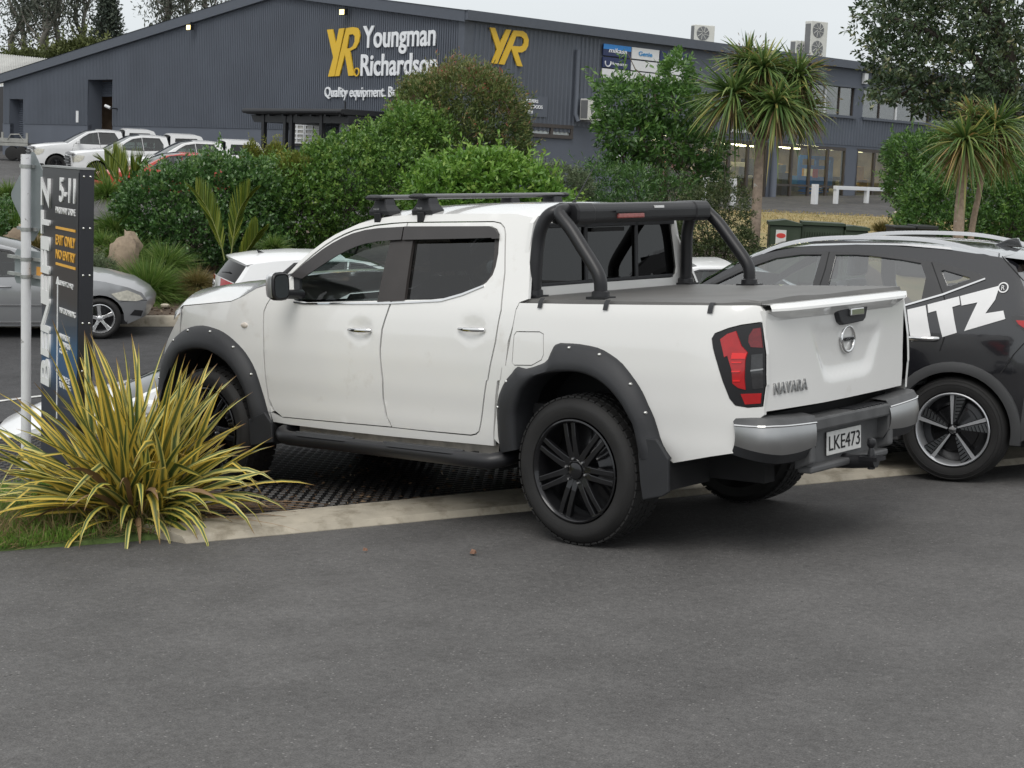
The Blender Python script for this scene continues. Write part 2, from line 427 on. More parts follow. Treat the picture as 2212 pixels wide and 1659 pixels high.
def zlot(y): return -1.43 + .062 * (y - 16)
def zland(y):
    """general lie of the land against depth (m): lower car park, planted bank, upper yard"""
    return float(np.interp(y, [-40, 27, 27.4, 45, 65, 85, 110, 400], [-1.43, zlot(27), -.62, .05, .85, 1.62, 2.2, 3.0]))
kn = [(408, 1176), (549, 1162), (780, 1138), (930, 1123), (1130, 1105), (1424, 1076), (1517, 1068), (1712, 1050), (1999, 1024)]
kf = [(378, 1158), (549, 1135), (780, 1107), (952, 1086), (1113, 1073), (1400, 1046), (1496, 1038), (1728, 1016), (1990, 998)]
KN = [tZ(*p)[:2] for p in kn]; KF = [tZ(*p)[:2] for p in kf]
# fit straight edges so the kerb is a true strip, then carry it on past the SUV
def fitline(P):
    P = np.array(P); a = np.polyfit(P[:, 1], P[:, 0], 1); return a
an, af = fitline(KN), fitline(KF)
def kx(a, y): return a[0] * y + a[1]
Y0, Y1 = KN[0][1], -12.0
# driveway: one sheet in the ute's frame (z = 0)
ed = [tuple(tZ(380, 1161)[:2]), tuple(tZ(190, 1177)[:2]), tuple(tZ(0, 1191)[:2])]
dv = unit(np.array(ed[2]) - np.array(ed[0])); far = np.array(ed[2]) + dv * 7
edge = densify([(kx(an, Y0), Y0)] + ed + [tuple(far)], .07, False)
edge = [(p[0] + .018 * math.sin(17 * i) * math.sin(5.3 * i) + RNG.normal() * .008, p[1]) if 0 < i < len(edge) - 1 else p for i, p in enumerate(edge)]
drive = [(kx(an, Y1), Y1)] + [(kx(an, Y0), Y0)] + edge[1:] + [(far[0] + .3, 18), (-16, 18), (-16, Y1)]
mb = MB(); panel(mb, drive, lambda u, v: (u, v, 0.), (), 3.0, .12, (0, 0, -1), 0, False)
tag(mb.build('driveway', ASPH, None, M=MT), kind='structure')
# kerb nib: real step, rounded nose
mb = MB(); rows = []
ysn = np.linspace(Y0 + .0, Y1, 60)
for y in ysn:
    a, b = kx(an, y), kx(af, y + .0); j = .004 * math.sin(y * 3.1) + .003 * math.sin(y * 11)
    rows.append([(a + j, y, -.03), (a + j, y, .004), (a + .035 + j, y, .040), (a + (b - a) * .45, y, .062 + j * .6), (b - .01, y, .066), (b, y, .055), (b, y, -.03)])
mb.grid([r_[::-1] for r_ in rows]); mb.add(rows[0], [tuple(range(7))])
s0 = np.array([kx(af, Y0 - .02), Y0 - .02]); s1 = tZ(410, 1122)[:2]; sdv = unit(s1 - s0); s1 = s0 + sdv * 1.2; nrm = np.array([-sdv[1], sdv[0]])
if nrm[1] < 0: nrm = -nrm
tag(mb.build('kerb', CONC, None, 40, M=MT), kind='structure')
mb = MB(); rows = []
for t in np.linspace(0, 1, 12):
    p = s0 + (s1 - s0) * t; q = p + nrm * .06
    rows.append([(p[0], p[1], -.03), (p[0], p[1], .052), (q[0], q[1], .058), (q[0], q[1], -.03)])
mb.grid(rows); mb.add(rows[0], [(0, 1, 2, 3)])
tag(mb.build('kerb', CONC, None, 30, M=MT), kind='structure')
# gravel bed under the honeycomb grid
bedp = [(kx(af, Y0) - .02, Y0), (kx(af, Y1) - .02, Y1), (6.3, Y1), (6.3, .2), (4.6, 1.9), tuple(s1)]
mb = MB(); panel(mb, bedp, lambda u, v: (u, v, .037 + .004 * math.sin(9 * u) * math.sin(7 * v)), (), .35, .1, (0, 0, -1))
tag(mb.build('gravel_bed', SOIL, None, M=MT), kind='structure')
# honeycomb mat: cells in rows parallel to the kerb
kd = unit(np.array([an[0], 1.0])); kp = np.array([kd[1], -kd[0]])
if kp[0] < 0: kp = -kp
V = []; Q = []
o0 = np.array([kx(af, 0) + .012, 0.])
cw, ch = .070, .078
def wall(a, b, hz=.047, th=.011):
    d = unit(b - a); n_ = np.array([-d[1], d[0]]) * th / 2; k = len(V)
    for p in (a - n_, a + n_, b + n_, b - n_): V.append((p[0], p[1], hz))
    for p in (a - n_, a + n_, b + n_, b - n_): V.append((p[0], p[1], .015))
    Q.extend([(k, k + 3, k + 2, k + 1), (k + 1, k + 2, k + 6, k + 5), (k + 3, k, k + 4, k + 7)])
for r_ in range(0, 58):
    for c_ in range(-118, 44):
        p = o0 + kp * (r_ * ch) + kd * ((c_ + .5 * (r_ % 2)) * cw)
        y = p[1]; xx = p[0]
        if y > Y0 - .05 or ((xx - s0[0]) * nrm[0] + (y - s0[1]) * nrm[1] > 0 and (xx - s0[0]) * sdv[0] + (y - s0[1]) * sdv[1] < 1.25) or y < -6.5 or y > 1.9: continue
        a = p - kd * cw * .5 + kp * ch * .18; b = p; c2 = p + kd * cw * .5 + kp * ch * .18; d2 = c2 + kp * ch * .82
        wall(a, b); wall(b, c2); wall(c2, d2, .0405, .006)
go = fast_mesh('honeycomb_mat', V, Q, pm('black_mat_plastic', (.014, .014, .015), .45, var=.3, vscale=10), M=MT)
tag(go, 'black plastic honeycomb ground mat filled with bark under the white pickup', 'ground mat', kind='stuff')
# bark chips and leaf litter lying on the mat
n = 5200; P = np.stack([RNG.uniform(.6, 4.6, n), RNG.uniform(-5.2, 2.2, n), np.full(n, .05)], 1)
ok = (P[:, 0] > kx(af, P[:, 1]) + .03) & ((P[:, 0] - s0[0]) * nrm[0] + (P[:, 1] - s0[1]) * nrm[1] < 0); ok &= RNG.random(n) < np.clip(.25 + (P[:, 1] + .6) * .5, .12, 1)
P = P[ok]; d = RNG.normal(size=(len(P), 3)); d[:, 2] *= .15
lit = leafmat('bark_litter', [(0, (.05, .03, .02)), (.6, (.14, .085, .05)), (.93, (.22, .15, .09)), (1, (.55, .5, .42))], .9, .0)
lo = leaves('bark_litter', P, d, RNG.uniform(.012, .045, len(P)), RNG.uniform(.008, .018, len(P)), lit, M=MT); tag(lo, 'brown bark chips and leaf litter scattered over the honeycomb mat', 'bark chips', kind='stuff')
# verge: grassy hump between drive and lower car park
def verge_pt(u, v):
    """u along the drive edge from the kerb corner (m), v across it (0 edge .. 1 crest .. 2 foot)"""
    e0 = np.array(ed[0]); base = e0 + dv * u; w_ = np.array([dv[1], -dv[0]])
    if w_[0] < 0: w_ = -w_
    wid = 1.75
    q = base + w_ * (v * wid if v <= 1 else wid + (v - 1) * 2.4)
    if v < 0: z = -.04
    elif v <= 1: z = .015 + .10 * math.sin(math.pi * .5 * min(1, v * 1.5)) + .012 * math.sin(5 * u + 3 * v) - .05 * v * v
    else: z = None
    w = t2w((q[0], q[1], 0 if z is None else z))
    if z is None:
        top_ = t2w((q[0], q[1], .06))[2]; t = v - 1; w[2] = top_ * (1 - t) ** 1.0 + (zlot(w[1]) - .05) * (1 - (1 - t))
    return w
rows = [[tuple(verge_pt(u, v)) for v in (-.03, 0, .03, .12, .25, .4, .55, .7, .85, 1, 1.08, 1.25, 1.5, 1.75, 2.05)] for u in np.linspace(-.02, 8.4, 60)]
mb = MB(); mb.grid(rows); tag(mb.build('verge', GRASSB, None, 60), kind='structure')
# dirt around the plant's foot, kerb corner to the mat's edge
rows = [[tuple(t2w((p[0], p[1], z))) for p, z in ((np.array(ed[0]) + np.array([-.05, .0]) + dv * t * .3, .03), (s0 + nrm * .12 + (s1 - s0) * (.05 + t * .9), .075))] for t in np.linspace(0, 1, 6)]
# grass blades
nb = 42000; u = RNG.uniform(-.3, 4.6, nb); v = RNG.uniform(0.0, 1.05, nb) ** .85
uu = np.clip(u, 0, None); P = np.array([verge_pt(a, min(b, 1.0)) for a, b in zip(uu, v)])
kk = np.array([w2t(p)[0] for p in P[:1]])
d = RNG.normal(size=(nb, 3)) * .55; d[:, 2] = np.abs(d[:, 2]) + 1.0
v[:7000] = RNG.uniform(-.005, .10, 7000); P[:7000] = [verge_pt(a, max(b, 0)) for a, b in zip(uu[:7000], v[:7000])]
keep = np.ones(nb, bool); fl = t2w((2.36, 2.02, 0)); keep &= ~((np.hypot(P[:, 0] - fl[0], P[:, 1] - fl[1]) < .5) & (RNG.random(nb) < .8))
GR = leafmat('grass_blades', [(0, (.07, .16, .022)), (.5, (.16, .30, .045)), (.85, (.27, .38, .08)), (1, (.40, .36, .16))], .6, .35)
patch = .5 + .5 * np.sin(P[:, 0] * 3.1 + 1.5) * np.sin(P[:, 1] * 2.3); rn = np.clip(RNG.random(nb) * .75 + patch * .22 + (v > .5) * .12, 0, 1)
lo = leaves('grass', P[keep], d[keep], RNG.uniform(.03, .085, nb)[keep], .006, GR, rnd=rn[keep]); tag(lo, 'short mown green grass on the verge beside the driveway', 'grass', kind='stuff')
n = 2600; u = RNG.uniform(0.0, 1.25, n); v = RNG.uniform(0, .42, n); P = np.array([verge_pt(a, b) for a, b in zip(u, v)]); d = RNG.normal(size=(n, 3)); d[:, 2] = np.abs(d[:, 2]) * .5 + .08
lo = leaves('dry_grass', P, d, RNG.uniform(.06, .2, n), .005, leafmat('dry_grass_mat', [(0, (.20, .15, .07)), (.6, (.34, .26, .13)), (1, (.16, .20, .06))], .8, .3)); tag(lo, 'dry straw-coloured grass tangled at the foot of the variegated flax', 'dry grass', kind='stuff')
# lower car park with a stall line, kerb and planted bank, upper yard
def sheet(name, mat, xs_, ys_, zf, kind='structure'):
    mb = MB(); mb.grid([[(x, y, zf(x, y)) for x in xs_] for y in ys_]); return tag(mb.build(name, mat, None, 60), kind=kind)
def kerb_y(x): return 26.9 + .27 * (x + 5.6) - .004 * (x + 5.6) ** 2
sheet('lower_car_park', ASPH2, np.linspace(-26, 26, 40), np.linspace(11.2, 34, 30), lambda x, y: zlot(y) - (.10 if y > kerb_y(x) + .3 else 0) - (.35 if y < 11.5 else 0))
WL = pm('road_paint', (.62, .62, .60), .7, var=.25, vscale=8, dirt=((.12, .12, .12), 9., .5, .75))
for pa, pb in (((-60, 874), (96, 855)), ((-60, 1012), (20, 1008))):
    A = on_plane(*pa, (0, 16, -1.43), (0, -.062, 1)); Bp = on_plane(*pb, (0, 16, -1.43), (0, -.062, 1)); dd = unit(Bp - A); Bp = Bp + dd * 3; nn = np.array([-dd[1], dd[0], 0]) * .05
    mb = MB(); mb.add([p + np.array([0, 0, .006]) for p in (A - nn, Bp - nn, Bp + nn, A + nn)], [(0, 1, 2, 3)]); tag(mb.build('parking_line', WL), kind='structure')
mb = MB(); xs_ = np.linspace(-22, 20, 60)
rows = [[(x, kerb_y(x) + dy, zlot(kerb_y(x)) + dz) for dy, dz in ((0, -.05), (.02, .13), (.05, .16), (.16, .17), (.17, 0))] for x in xs_]
mb.grid(rows); tag(mb.build('kerb', CONC, None, 40), kind='structure')
def zbank(x, y):
    k = kerb_y(x); t = np.clip((y - k) / (46 - k), 0, 1)
    hump = .55 * math.sin(math.pi * min(1, t * 1.15)) * (1 if x < 8 else .6) if t < .87 else 0
    return (zlot(k) + .12) * (1 - t) + .10 * t + hump + .04 * math.sin(x * 2.1) * math.sin(y * 1.7) * math.sin(math.pi * t)
LAWN = pm('dry_lawn', (.30, .235, .105), .95, var=.3, vscale=1.2, bump=.8, bscale=25, dirt=((.14, .17, .05), .7, .5, .75))
rows = [[(x, kerb_y(x) + .15 + (46 - kerb_y(x) - .15) * t, zbank(x, kerb_y(x) + .15 + (46 - kerb_y(x) - .15) * t)) for x in np.linspace(-24, 7.5, 60)] for t in np.linspace(0, 1, 26)]
mb = MB(); mb.grid(rows); tag(mb.build('garden_bank', SOILB, None, 60), kind='structure')
rows = [[(x, kerb_y(x) + .15 + (46 - kerb_y(x) - .15) * t, zbank(x, kerb_y(x) + .15 + (46 - kerb_y(x) - .15) * t)) for x in np.linspace(7.5, 34, 40)] for t in np.linspace(0, 1, 26)]
mb = MB(); mb.grid(rows); tag(mb.build('dry_lawn', LAWN, None, 60), kind='structure')
sheet('dry_lawn', LAWN, np.linspace(5, 42, 30), np.linspace(46, 63.2, 18), lambda x, y: zland(y) + .05 + (.03 if y < 63 else -.1))
sheet('upper_yard', ASPH3, np.linspace(-60, 60, 30), np.linspace(45.9, 100, 40), lambda x, y: zland(y) + (0 if y > 46.2 else .08))
sheet('ground', pm('far_ground', (.07, .085, .04), .95, var=.3, vscale=.2), np.linspace(-900, 900, 16), [-60, 0, 8, 26, 60, 100, 200, 500, 1500], lambda x, y: (-3.2 if y < 30 else zland(y) - .6) if y < 200 else 2.5)
# dry grass tufts on the lawn
n = 26000; P = np.stack([RNG.uniform(7.5, 30, n), RNG.uniform(40, 63, n), np.zeros(n)], 1); P[:, 2] = [zbank(a, b) if b < 46 else zland(b) + .08 for a, b in P[:, :2]]
d = RNG.normal(size=(n, 3)) * .5; d[:, 2] = 1
lo = leaves('lawn_grass', P, d, RNG.uniform(.04, .10, n), .03, leafmat('lawn_blades', [(0, (.16, .16, .05)), (.4, (.36, .28, .12)), (1, (.46, .37, .18))], .8, .3)); tag(lo, 'sun-dried yellow lawn below the shop front', 'lawn', kind='stuff')
# ================================================================= the white ute
def c3(x, y): return 548.6 + .2728 * x, 384 + .2728 * y
def c6(x, y): return 548.6 + .2728 * x, 768 + .2728 * y
def c4(x, y): return 1097.2 + .2728 * x, 384 + .2728 * y
def c7(x, y): return 1097.2 + .2728 * x, 768 + .2728 * y
def c5(x, y): return 1608.5 + .2728 * x, 438.9 + .2728 * y
def c8(x, y): return 1608.5 + .2728 * x, 768 + .2728 * y
def c1(x, y): return .2728 * x, 329.2 + .2728 * y
def cr(x, y): return 768 + .248 * x, 384 + .248 * y
WHITE = pm('white_paint', (.80, .795, .775), .25, coat=1., var=.015, vscale=2, dirt=((.52, .48, .42), 3.0, .62, .95))
BLK = pm('black_plastic', (.022, .023, .026), .55, var=.15, vscale=5, bump=.15, bscale=300, rvar=.12)
BLK2 = pm('satin_black_metal', (.012, .012, .014), .38, var=.1, bump=.05, bscale=500)
VINYL = pm('black_vinyl', (.13, .127, .122), .5, var=.15, vscale=3, bump=.25, bscale=14)
RUB = pm('tyre_rubber', (.013, .0125, .0125), .7, var=.25, vscale=8, bump=.2, bscale=120)
RIMB = pm('black_alloy', (.02, .02, .022), .2, metal=.5, coat=.4, var=.1)
CHR = pm('chrome', (.78, .78, .78), .07, metal=1., var=.03)
CHRD = pm('dull_chrome', (.45, .45, .45), .34, metal=1., var=.06, rvar=.1)
DARK = pm('dark_interior', (.012, .012, .013), .8, var=.2)
SEAT = pm('seat_fabric', (.035, .034, .033), .9, var=.2, vscale=20)
DASH = pm('dash_grey', (.06, .06, .06), .7, var=.1)
GLS = glass('side_glass', (.60, .70, .68), .0, 1.0, 1.55)
GLD = glass('privacy_glass', (.06, .062, .066), .0, 1.0, 1.65)
SMK = pm('smoked_acrylic', (.030, .026, .025), .3, var=.2, vscale=4, coat=.2, spec=.5)
PILLAR = pm('pillar_black', (.035, .030, .028), .42, var=.2, vscale=6)
REDL = pm('red_lens', (.42, .012, .015), .12, coat=.6, var=.12, vscale=30)
REDB = pm('red_reflector', (.85, .02, .02), .12, coat=.6, var=.05)
SMOKE = pm('smoked_lens', (.03, .03, .032), .1, coat=.7, var=.3, vscale=40)
BOLT = pm('steel_bolt', (.6, .6, .58), .25, metal=1.)
DIRTW = pm('dusty_white', (.42, .39, .35), .6, var=.25, vscale=14)

def taper(x):
    return (max(0, x - 2.8) ** 2 * .16 if x > 2.8 else 0) + (max(0, -.72 - x) ** 2 * .80 if x < -.72 else 0)
PZ = [.36, .50, .60, .68, .80, .98, 1.12, 1.22, 1.30]; PW = [.835, .866, .882, .885, .898, .905, .898, .886, .868]
DISH = []                       # dished places under the door handles: (x, z, rx, rz)
def ys(x, z, kind='cab'):
    y = np.interp(z, PZ, PW)
    if z > 1.22:
        y = np.interp(z, [1.22, 1.30, 1.345, 1.365], [.886, .874, .858, .835]) if kind == 'bed' else (y if z < 1.30 else .868 - (z - 1.30) * .36 - (z - 1.30) ** 2 * .09)
    for dx, dz, rx, rz in DISH:
        q = ((x - dx) / rx) ** 2 + ((z - dz) / rz) ** 2
        if q < 1: y -= .018 * (1 - q) ** .5
    return y - taper(x)
def S(px, kind='cab', off=0.):
    Y = .88
    for _ in range(6):
        q = tY(px[0], px[1], Y); Y = ys(q[0], q[2], kind) + off
    return q[0], q[2]
def SS(pts, kind='cab', off=0.): return [S(p, kind, off) for p in pts]

ute = empty('pickup_truck', MT, 'white lifted double-cab pickup with black flares, sports bar and roof rack, parked across the kerb', 'pickup truck')
def side_part(name, poly, mat, kind='cab', off=0., holes=(), h=.06, rim=.022, both=True, smooth=40, parent=None):
    """a panel on the body side, built on the left and mirrored to the right"""
    obs = []
    for sgn in ((1, -1) if both else (1,)):
        mb = MB()
        panel(mb, poly, lambda u, v: (u, sgn * (ys(u, v, kind) + off), v), holes, h, rim, (0, -sgn, 0), 0, sgn > 0)
        obs.append(mb.build(name, mat, parent or ute, smooth))
    return obs
# door handles dish the door skin
hF = S(c3(840, 1205)); hR = S(c3(1725, 1200))
DISH += [(hF[0], hF[1], .105, .062), (hR[0], hR[1], .105, .062)]
doorF = SS([c3(1213, 358), c3(1178, 490), c3(1083, 960), c3(1070, 1010), c3(1008, 1200), c3(993, 1350), c6(998, 60), c6(1013, 200), c6(1018, 350), c6(1043, 480), c6(1080, 562),
            c6(650, 524), c6(225, 484), c6(160, 430), c6(118, 330), c6(93, 150), c6(84, 0), c3(82, 1300), c3(82, 1060), c3(106, 1002), c3(140, 950), c3(300, 770),
            c3(380, 695), c3(470, 615), c3(560, 545), c3(640, 493), c3(720, 453), c3(800, 420), c3(960, 383), c3(1100, 366)])
holeF = SS([c3(318, 968), c3(312, 786), c3(390, 712), c3(470, 644), c3(560, 575), c3(640, 524), c3(720, 480), c3(800, 446), c3(900, 420), c3(1000, 404), c3(1196, 390), c3(1173, 490), c3(1083, 958), c3(980, 974), c3(660, 982), c3(400, 988)])
doorR = SS([c3(1221, 358), c3(1900, 352), c3(1950, 364), c3(1978, 397), c3(1986, 450), c3(1981, 750), c3(1951, 1050), c3(1906, 1300), c3(1846, 1600), c6(1836, 200), c6(1811, 380), c6(1786, 560), c6(1776, 600), c6(1752, 618), c6(1715, 626),
            c6(1300, 588), c6(1096, 566), c6(1056, 480), c6(1031, 350), c6(1026, 200), c6(1010, 60), c3(1006, 1350), c3(1021, 1200), c3(1083, 1010), c3(1096, 960), c3(1190, 490)])
holeR = SS([c3(1212, 388), c3(1885, 384), c3(1925, 405), c3(1945, 450), c3(1935, 600), c3(1915, 700), c3(1890, 770), c3(1840, 830), c3(1800, 858), c3(1650, 914), c3(1500, 955), c3(1400, 965), c3(1103, 970), c3(1194, 500)])
for nm, pl, hl in (('front_door', doorF, holeF), ('rear_door', doorR, holeR)):
    obs = side_part(nm, pl, WHITE, holes=[hl], h=.042)
    hx, hz = hF if nm == 'front_door' else hR
    for ob, sgn in zip(obs, (1, -1)):
        mb = MB(); y0 = ys(hx, hz) + .018
        prof = [(-.105, .004, .004), (-.09, .010, .010), (-.03, .013, .014), (.02, .0135, .015), (.06, .012, .014), (.098, .010, .013), (.105, .006, .008)]
        rows = []
        for dx, a, b in prof:
            yy = y0 + .030 * (1 - (dx / .12) ** 2)
            rows.append([(hx - dx, sgn * (yy + a * math.cos(t)), hz + b * math.sin(t)) for t in np.linspace(0, 2 * math.pi, 10, endpoint=False)])
        mb.grid(rows, closed=True); mb.add(rows[0], [tuple(range(10))]); mb.add(rows[-1], [tuple(range(10))])
        mb.build('door_handle', CHR, ob, 50)
# window panes, pillars, weather shields, chrome belt strip
side_part('window_pane', SS([c3(350, 968), c3(365, 800), c3(440, 740), c3(560, 655), c3(680, 570), c3(800, 520), c3(960, 480), c3(1095, 470), c3(985, 975)]), GLS, off=-.018, rim=0, h=.2)
side_part('window_pane', SS([c3(1255, 470), c3(1940, 460), c3(1915, 700), c3(1885, 780), c3(1800, 860), c3(1650, 916), c3(1500, 958), c3(1190, 965)]), GLD, off=-.018, rim=0, h=.2)
side_part('pillar_trim', SS([c3(1090, 470), c3(1186, 470), c3(1082, 976), c3(978, 982)]), PILLAR, off=.004, h=.1)
side_part('pillar_trim', SS([c3(1186, 470), c3(1268, 470), c3(1196, 972), c3(1082, 978)]), PILLAR, off=.006, h=.1)
side_part('pillar_trim', SS([c3(1905, 470), c3(1940, 460), c3(1935, 600), c3(1915, 700), c3(1890, 772), c3(1800, 860), c3(1795, 845), c3(1855, 800), c3(1885, 730), c3(1898, 620)]), PILLAR, off=-.004, h=.1)
side_part('mirror_sail', SS([c3(305, 790), c3(362, 780), c3(352, 972), c3(316, 972)]), BLK, off=-.002, h=.1)
side_part('weather_shield', SS([c3(302, 778), c3(390, 700), c3(470, 636), c3(560, 567), c3(640, 516), c3(720, 473), c3(800, 439), c3(900, 412), c3(1000, 398), c3(1202, 386), c3(1184, 488), c3(1095, 494), c3(1000, 501), c3(900, 520), c3(830, 542), c3(760, 572), c3(680, 612), c3(600, 662), c3(500, 728), c3(400, 797)]), SMK, off=.022, h=.08, rim=.012)
side_part('weather_shield', SS([c3(1210, 384), c3(1880, 382), c3(1922, 398), c3(1945, 432), c3(1952, 480), c3(1905, 482), c3(1895, 474), c3(1700, 480), c3(1194, 490)]), SMK, off=.022, h=.08, rim=.012)
side_part('belt_strip', SS([c3(318, 978), c3(400, 990), c3(660, 986), c3(1080, 984), c3(1300, 974), c3(1480, 962), c3(1650, 914), c3(1822, 846), c3(1824, 860), c3(1655, 930), c3(1485, 978), c3(1300, 988), c3(1080, 997), c3(660, 1000), c3(400, 1002), c3(318, 990)]), CHR, off=.007, h=.1, rim=.008)
# cab frame: A pillar, roof side, C pillar, sill
cabframe = SS([c3(265, 765), c3(350, 672), c3(440, 592), c3(560, 502), c3(640, 452), c3(700, 422), c3(830, 364), c3(960, 327), c3(1100, 304), c3(1300, 291), c3(1700, 283), c3(2076, 286), c4(205, 318),
               c4(196, 420), c4(180, 600), c4(170, 800), c4(160, 960), c4(90, 985), c4(62, 1040), c4(34, 1180), c4(-2, 1300), c3(1990, 1480), c3(1955, 1600), c6(1925, 200), c6(1905, 400), c6(1895, 600), c6(1898, 715),
               c6(1500, 678), c6(1100, 641), c6(700, 598), c6(300, 549), c6(140, 522), c6(110, 440), c6(180, 474), c6(222, 491),
               c6(650, 532), c6(1083, 571), c6(1400, 606), c6(1717, 636), c6(1762, 626), c6(1787, 602), c6(1797, 560), c6(1822, 380), c6(1847, 200), c3(1857, 1600), c3(1917, 1300), c3(1962, 1050), c3(1992, 750), c3(1997, 450), c3(1987, 390), c3(1955, 355), c3(1900, 343),
               c3(1500, 346), c3(1215, 350), c3(1100, 356), c3(960, 371), c3(800, 408), c3(720, 440), c3(640, 480), c3(560, 532), c3(470, 601), c3(380, 681), c3(300, 756)])
side_part('cab_frame', cabframe, WHITE, h=.05)
# inner jamb, closes the seams in black
for sgn in (1, -1):
    mb = MB(); panel(mb, offset(cabframe[:0] or SS([c3(1213, 375), c3(1178, 490), c3(1070, 980), c3(320, 985), c3(150, 960), c6(80, 0), c6(110, 330), c6(225, 510), c6(1083, 590), c6(1717, 650), c6(1790, 600), c6(1840, 200), c3(1960, 1050), c3(1985, 1000), c3(1600, 985), c3(1080, 985)]), 0), lambda u, v: (u, sgn * (ys(u, v) - .03), v), (), .15, 0, None, 0, sgn > 0)
    mb.build('door_jamb', DARK, ute)
# front fender
flF_o = [(342, 905), (341, 860), (345, 815), (354, 772), (366.9, 745), (377, 731), (389.5, 718.6), (409.6, 707.3), (434.7, 704), (459.9, 709.8), (480, 718.6), (500, 733.7), (520, 753.8), (535, 774), (550.3, 804), (563, 844), (573, 879.4), (580.5, 904.6), (586.8, 912)]
flF_i = [(362, 905), (361, 865), (364, 825), (371, 788), (383, 766), (392, 760), (402, 756.3), (413, 754), (424.7, 753.3), (444.8, 756.3), (464.9, 766.4), (485, 781.4), (496, 794), (505, 806.6), (520, 834), (530, 859.3), (537, 889.5), (541, 915), (543, 935)]
flR_o = [(1083, 978), (1075, 899), (1076.5, 863.5), (1083, 841.7), (1094, 820), (1108, 803.5), (1117.4, 792.6), (1135, 797), (1170, 786), (1187, 774), (1199.3, 745), (1219.8, 742.7), (1249.8, 744.6), (1288, 752.3), (1315, 766), (1342.5, 787.7), (1369.8, 823.2), (1386, 849.8), (1397, 874.4), (1410.7, 904.4), (1423, 945.3), (1435.3, 972.6), (1447.5, 990.3)]
flR_i = [(1110, 972.6), (1106.5, 904), (1109, 880), (1113.4, 863.5), (1119, 848), (1127, 836), (1138, 824), (1151.6, 814.4), (1167, 809), (1184.3, 804.8), (1200, 803), (1219.8, 802), (1240, 803), (1262, 808), (1288, 819.8), (1315, 841.7), (1337, 869), (1347, 885), (1356, 901.7), (1364, 917), (1369.8, 940), (1375, 965), (1380, 992)]
HUBF, HUBR, RW = (3.15, .42), (0., .42), .42
def towards(p, c, d):
    q = unit(np.array(c) - np.array(p)); return tuple(np.array(p) + q * d)
foF = SS(flF_o); foR = SS(flR_o, 'bed')
archF = [towards(p, (3.15, .5), .05) for p in foF]; archR = [towards(p, (0., .5), .05) for p in foR]
fender = SS([c3(132, 948), c3(98, 1000), c3(74, 1060), c3(74, 1300), c6(75, 0), c6(85, 150), c6(108, 330), c6(122, 400), c6(150, 440)]) + archF[::-1][1:-2] + \
    SS([c1(1296, 1640), c1(1304, 1560), c1(1344, 1450), c1(1404, 1330), c1(1455, 1218), c1(1650, 1199), c1(1830, 1182), c1(1920, 1142), c1(2030, 1078), c1(2100, 1056)])
side_part('fender', fender, WHITE, h=.05)
mk = S(c1(1938, 1367)); mb = MB()
for sgn in (1, -1):
    mb = MB(); y0 = ys(*mk)
    mb.lathe([(.0, .014), (.012, .013), (.020, .008), (.022, 0)], (0, 0, 0), (0, sgn, 0), 16)
    mb.v = [(v[0] * 1.5 + mk[0], v[1] + sgn * y0, v[2] * .85 + mk[1]) for v in mb.v]; mb.build('side_marker', pm('clear_lens', (.75, .68, .6), .1, coat=.5), ute, 40)
# bed side with fuel flap and tail lamp
fuel = SS([c4(52, 1245), c4(70, 1222), c4(250, 1224), c4(278, 1240), c4(279, 1400), c4(262, 1440), c4(185, 1482), c4(50, 1480), c4(36, 1462)], 'bed')
lamp = SS([c4(1615, 1275), c4(1640, 1232), c4(1750, 1190), c4(1850, 1165), c4(2018, 1142), c4(2046, 1400), c4(2048, 1640), c7(2040, 250), c7(2020, 403), c7(1900, 412), c7(1800, 395), c7(1755, 340), c7(1700, 200), c7(1640, 0), c4(1625, 1350)], 'bed')
bed = SS([c4(92, 992), c4(500, 1000), c4(1000, 1006), c4(1500, 1009), c4(1960, 1011), c4(2000, 1018), c4(2022, 1050), c4(2024, 1090), c4(2030, 1140)], 'bed') + \
    [tuple(p) for p in SS([c4(2052, 1400), c4(2055, 1640), c7(2048, 250), c7(2030, 405), c7(2030, 470), c7(1990, 500)], 'bed')] + \
    SS([c7(1870, 560), c7(1815, 640), c7(1808, 770), c7(1600, 800), c7(1310, 850), c7(1290, 835)], 'bed') + archR[::-1] + SS([c6(1902, 660), c6(1909, 560), c6(1933, 300), c6(1977, 0), c3(1992, 1500), c3(2049, 1200), c3(2076, 1050)], 'bed')
side_part('bed_side', bed, WHITE, 'bed', holes=[offset(fuel, .005), offset(lamp, .002)], h=.05)
side_part('fuel_flap', fuel, WHITE, 'bed', h=.06)
side_part('tail_lamp', offset(lamp, -.003), BLK2, 'bed', off=.004, h=.06)
tl = [o for o in bpy.data.objects if o.name.startswith('tail_lamp')]
def lens(poly, mat, off, nm='lens'):
    for o_, sgn in zip(tl, (1, -1)):
        mb = MB(); panel(mb, poly, lambda u, v: (u, sgn * (ys(u, v, 'bed') + off), v), (), .06, .01, (0, -sgn, 0), 0, sgn > 0); mb.build(nm, mat, o_, 40)
lens(SS([c4(1688, 1278), c4(1745, 1235), c4(1812, 1213), c4(1855, 1330), c4(1905, 1385), c4(1885, 1450), c4(1880, 1600), c7(1888, 270), c7(1830, 255), c7(1785, 220), c7(1780, 120), c7(1745, 0), c4(1720, 1420)], 'bed'), REDL, .010)
lens(SS([c4(1785, 1385), c4(1902, 1388), c4(1888, 1432), c4(1778, 1432)], 'bed'), REDB, .014, 'reflector')
lens(SS([c4(1780, 1456), c4(1860, 1456), c4(1858, 1466), c4(1782, 1466)], 'bed'), REDB, .014, 'reflector')
lens(SS([c4(1780, 1528), c4(1850, 1528), c4(1848, 1538), c4(1782, 1538)], 'bed'), REDB, .014, 'reflector')
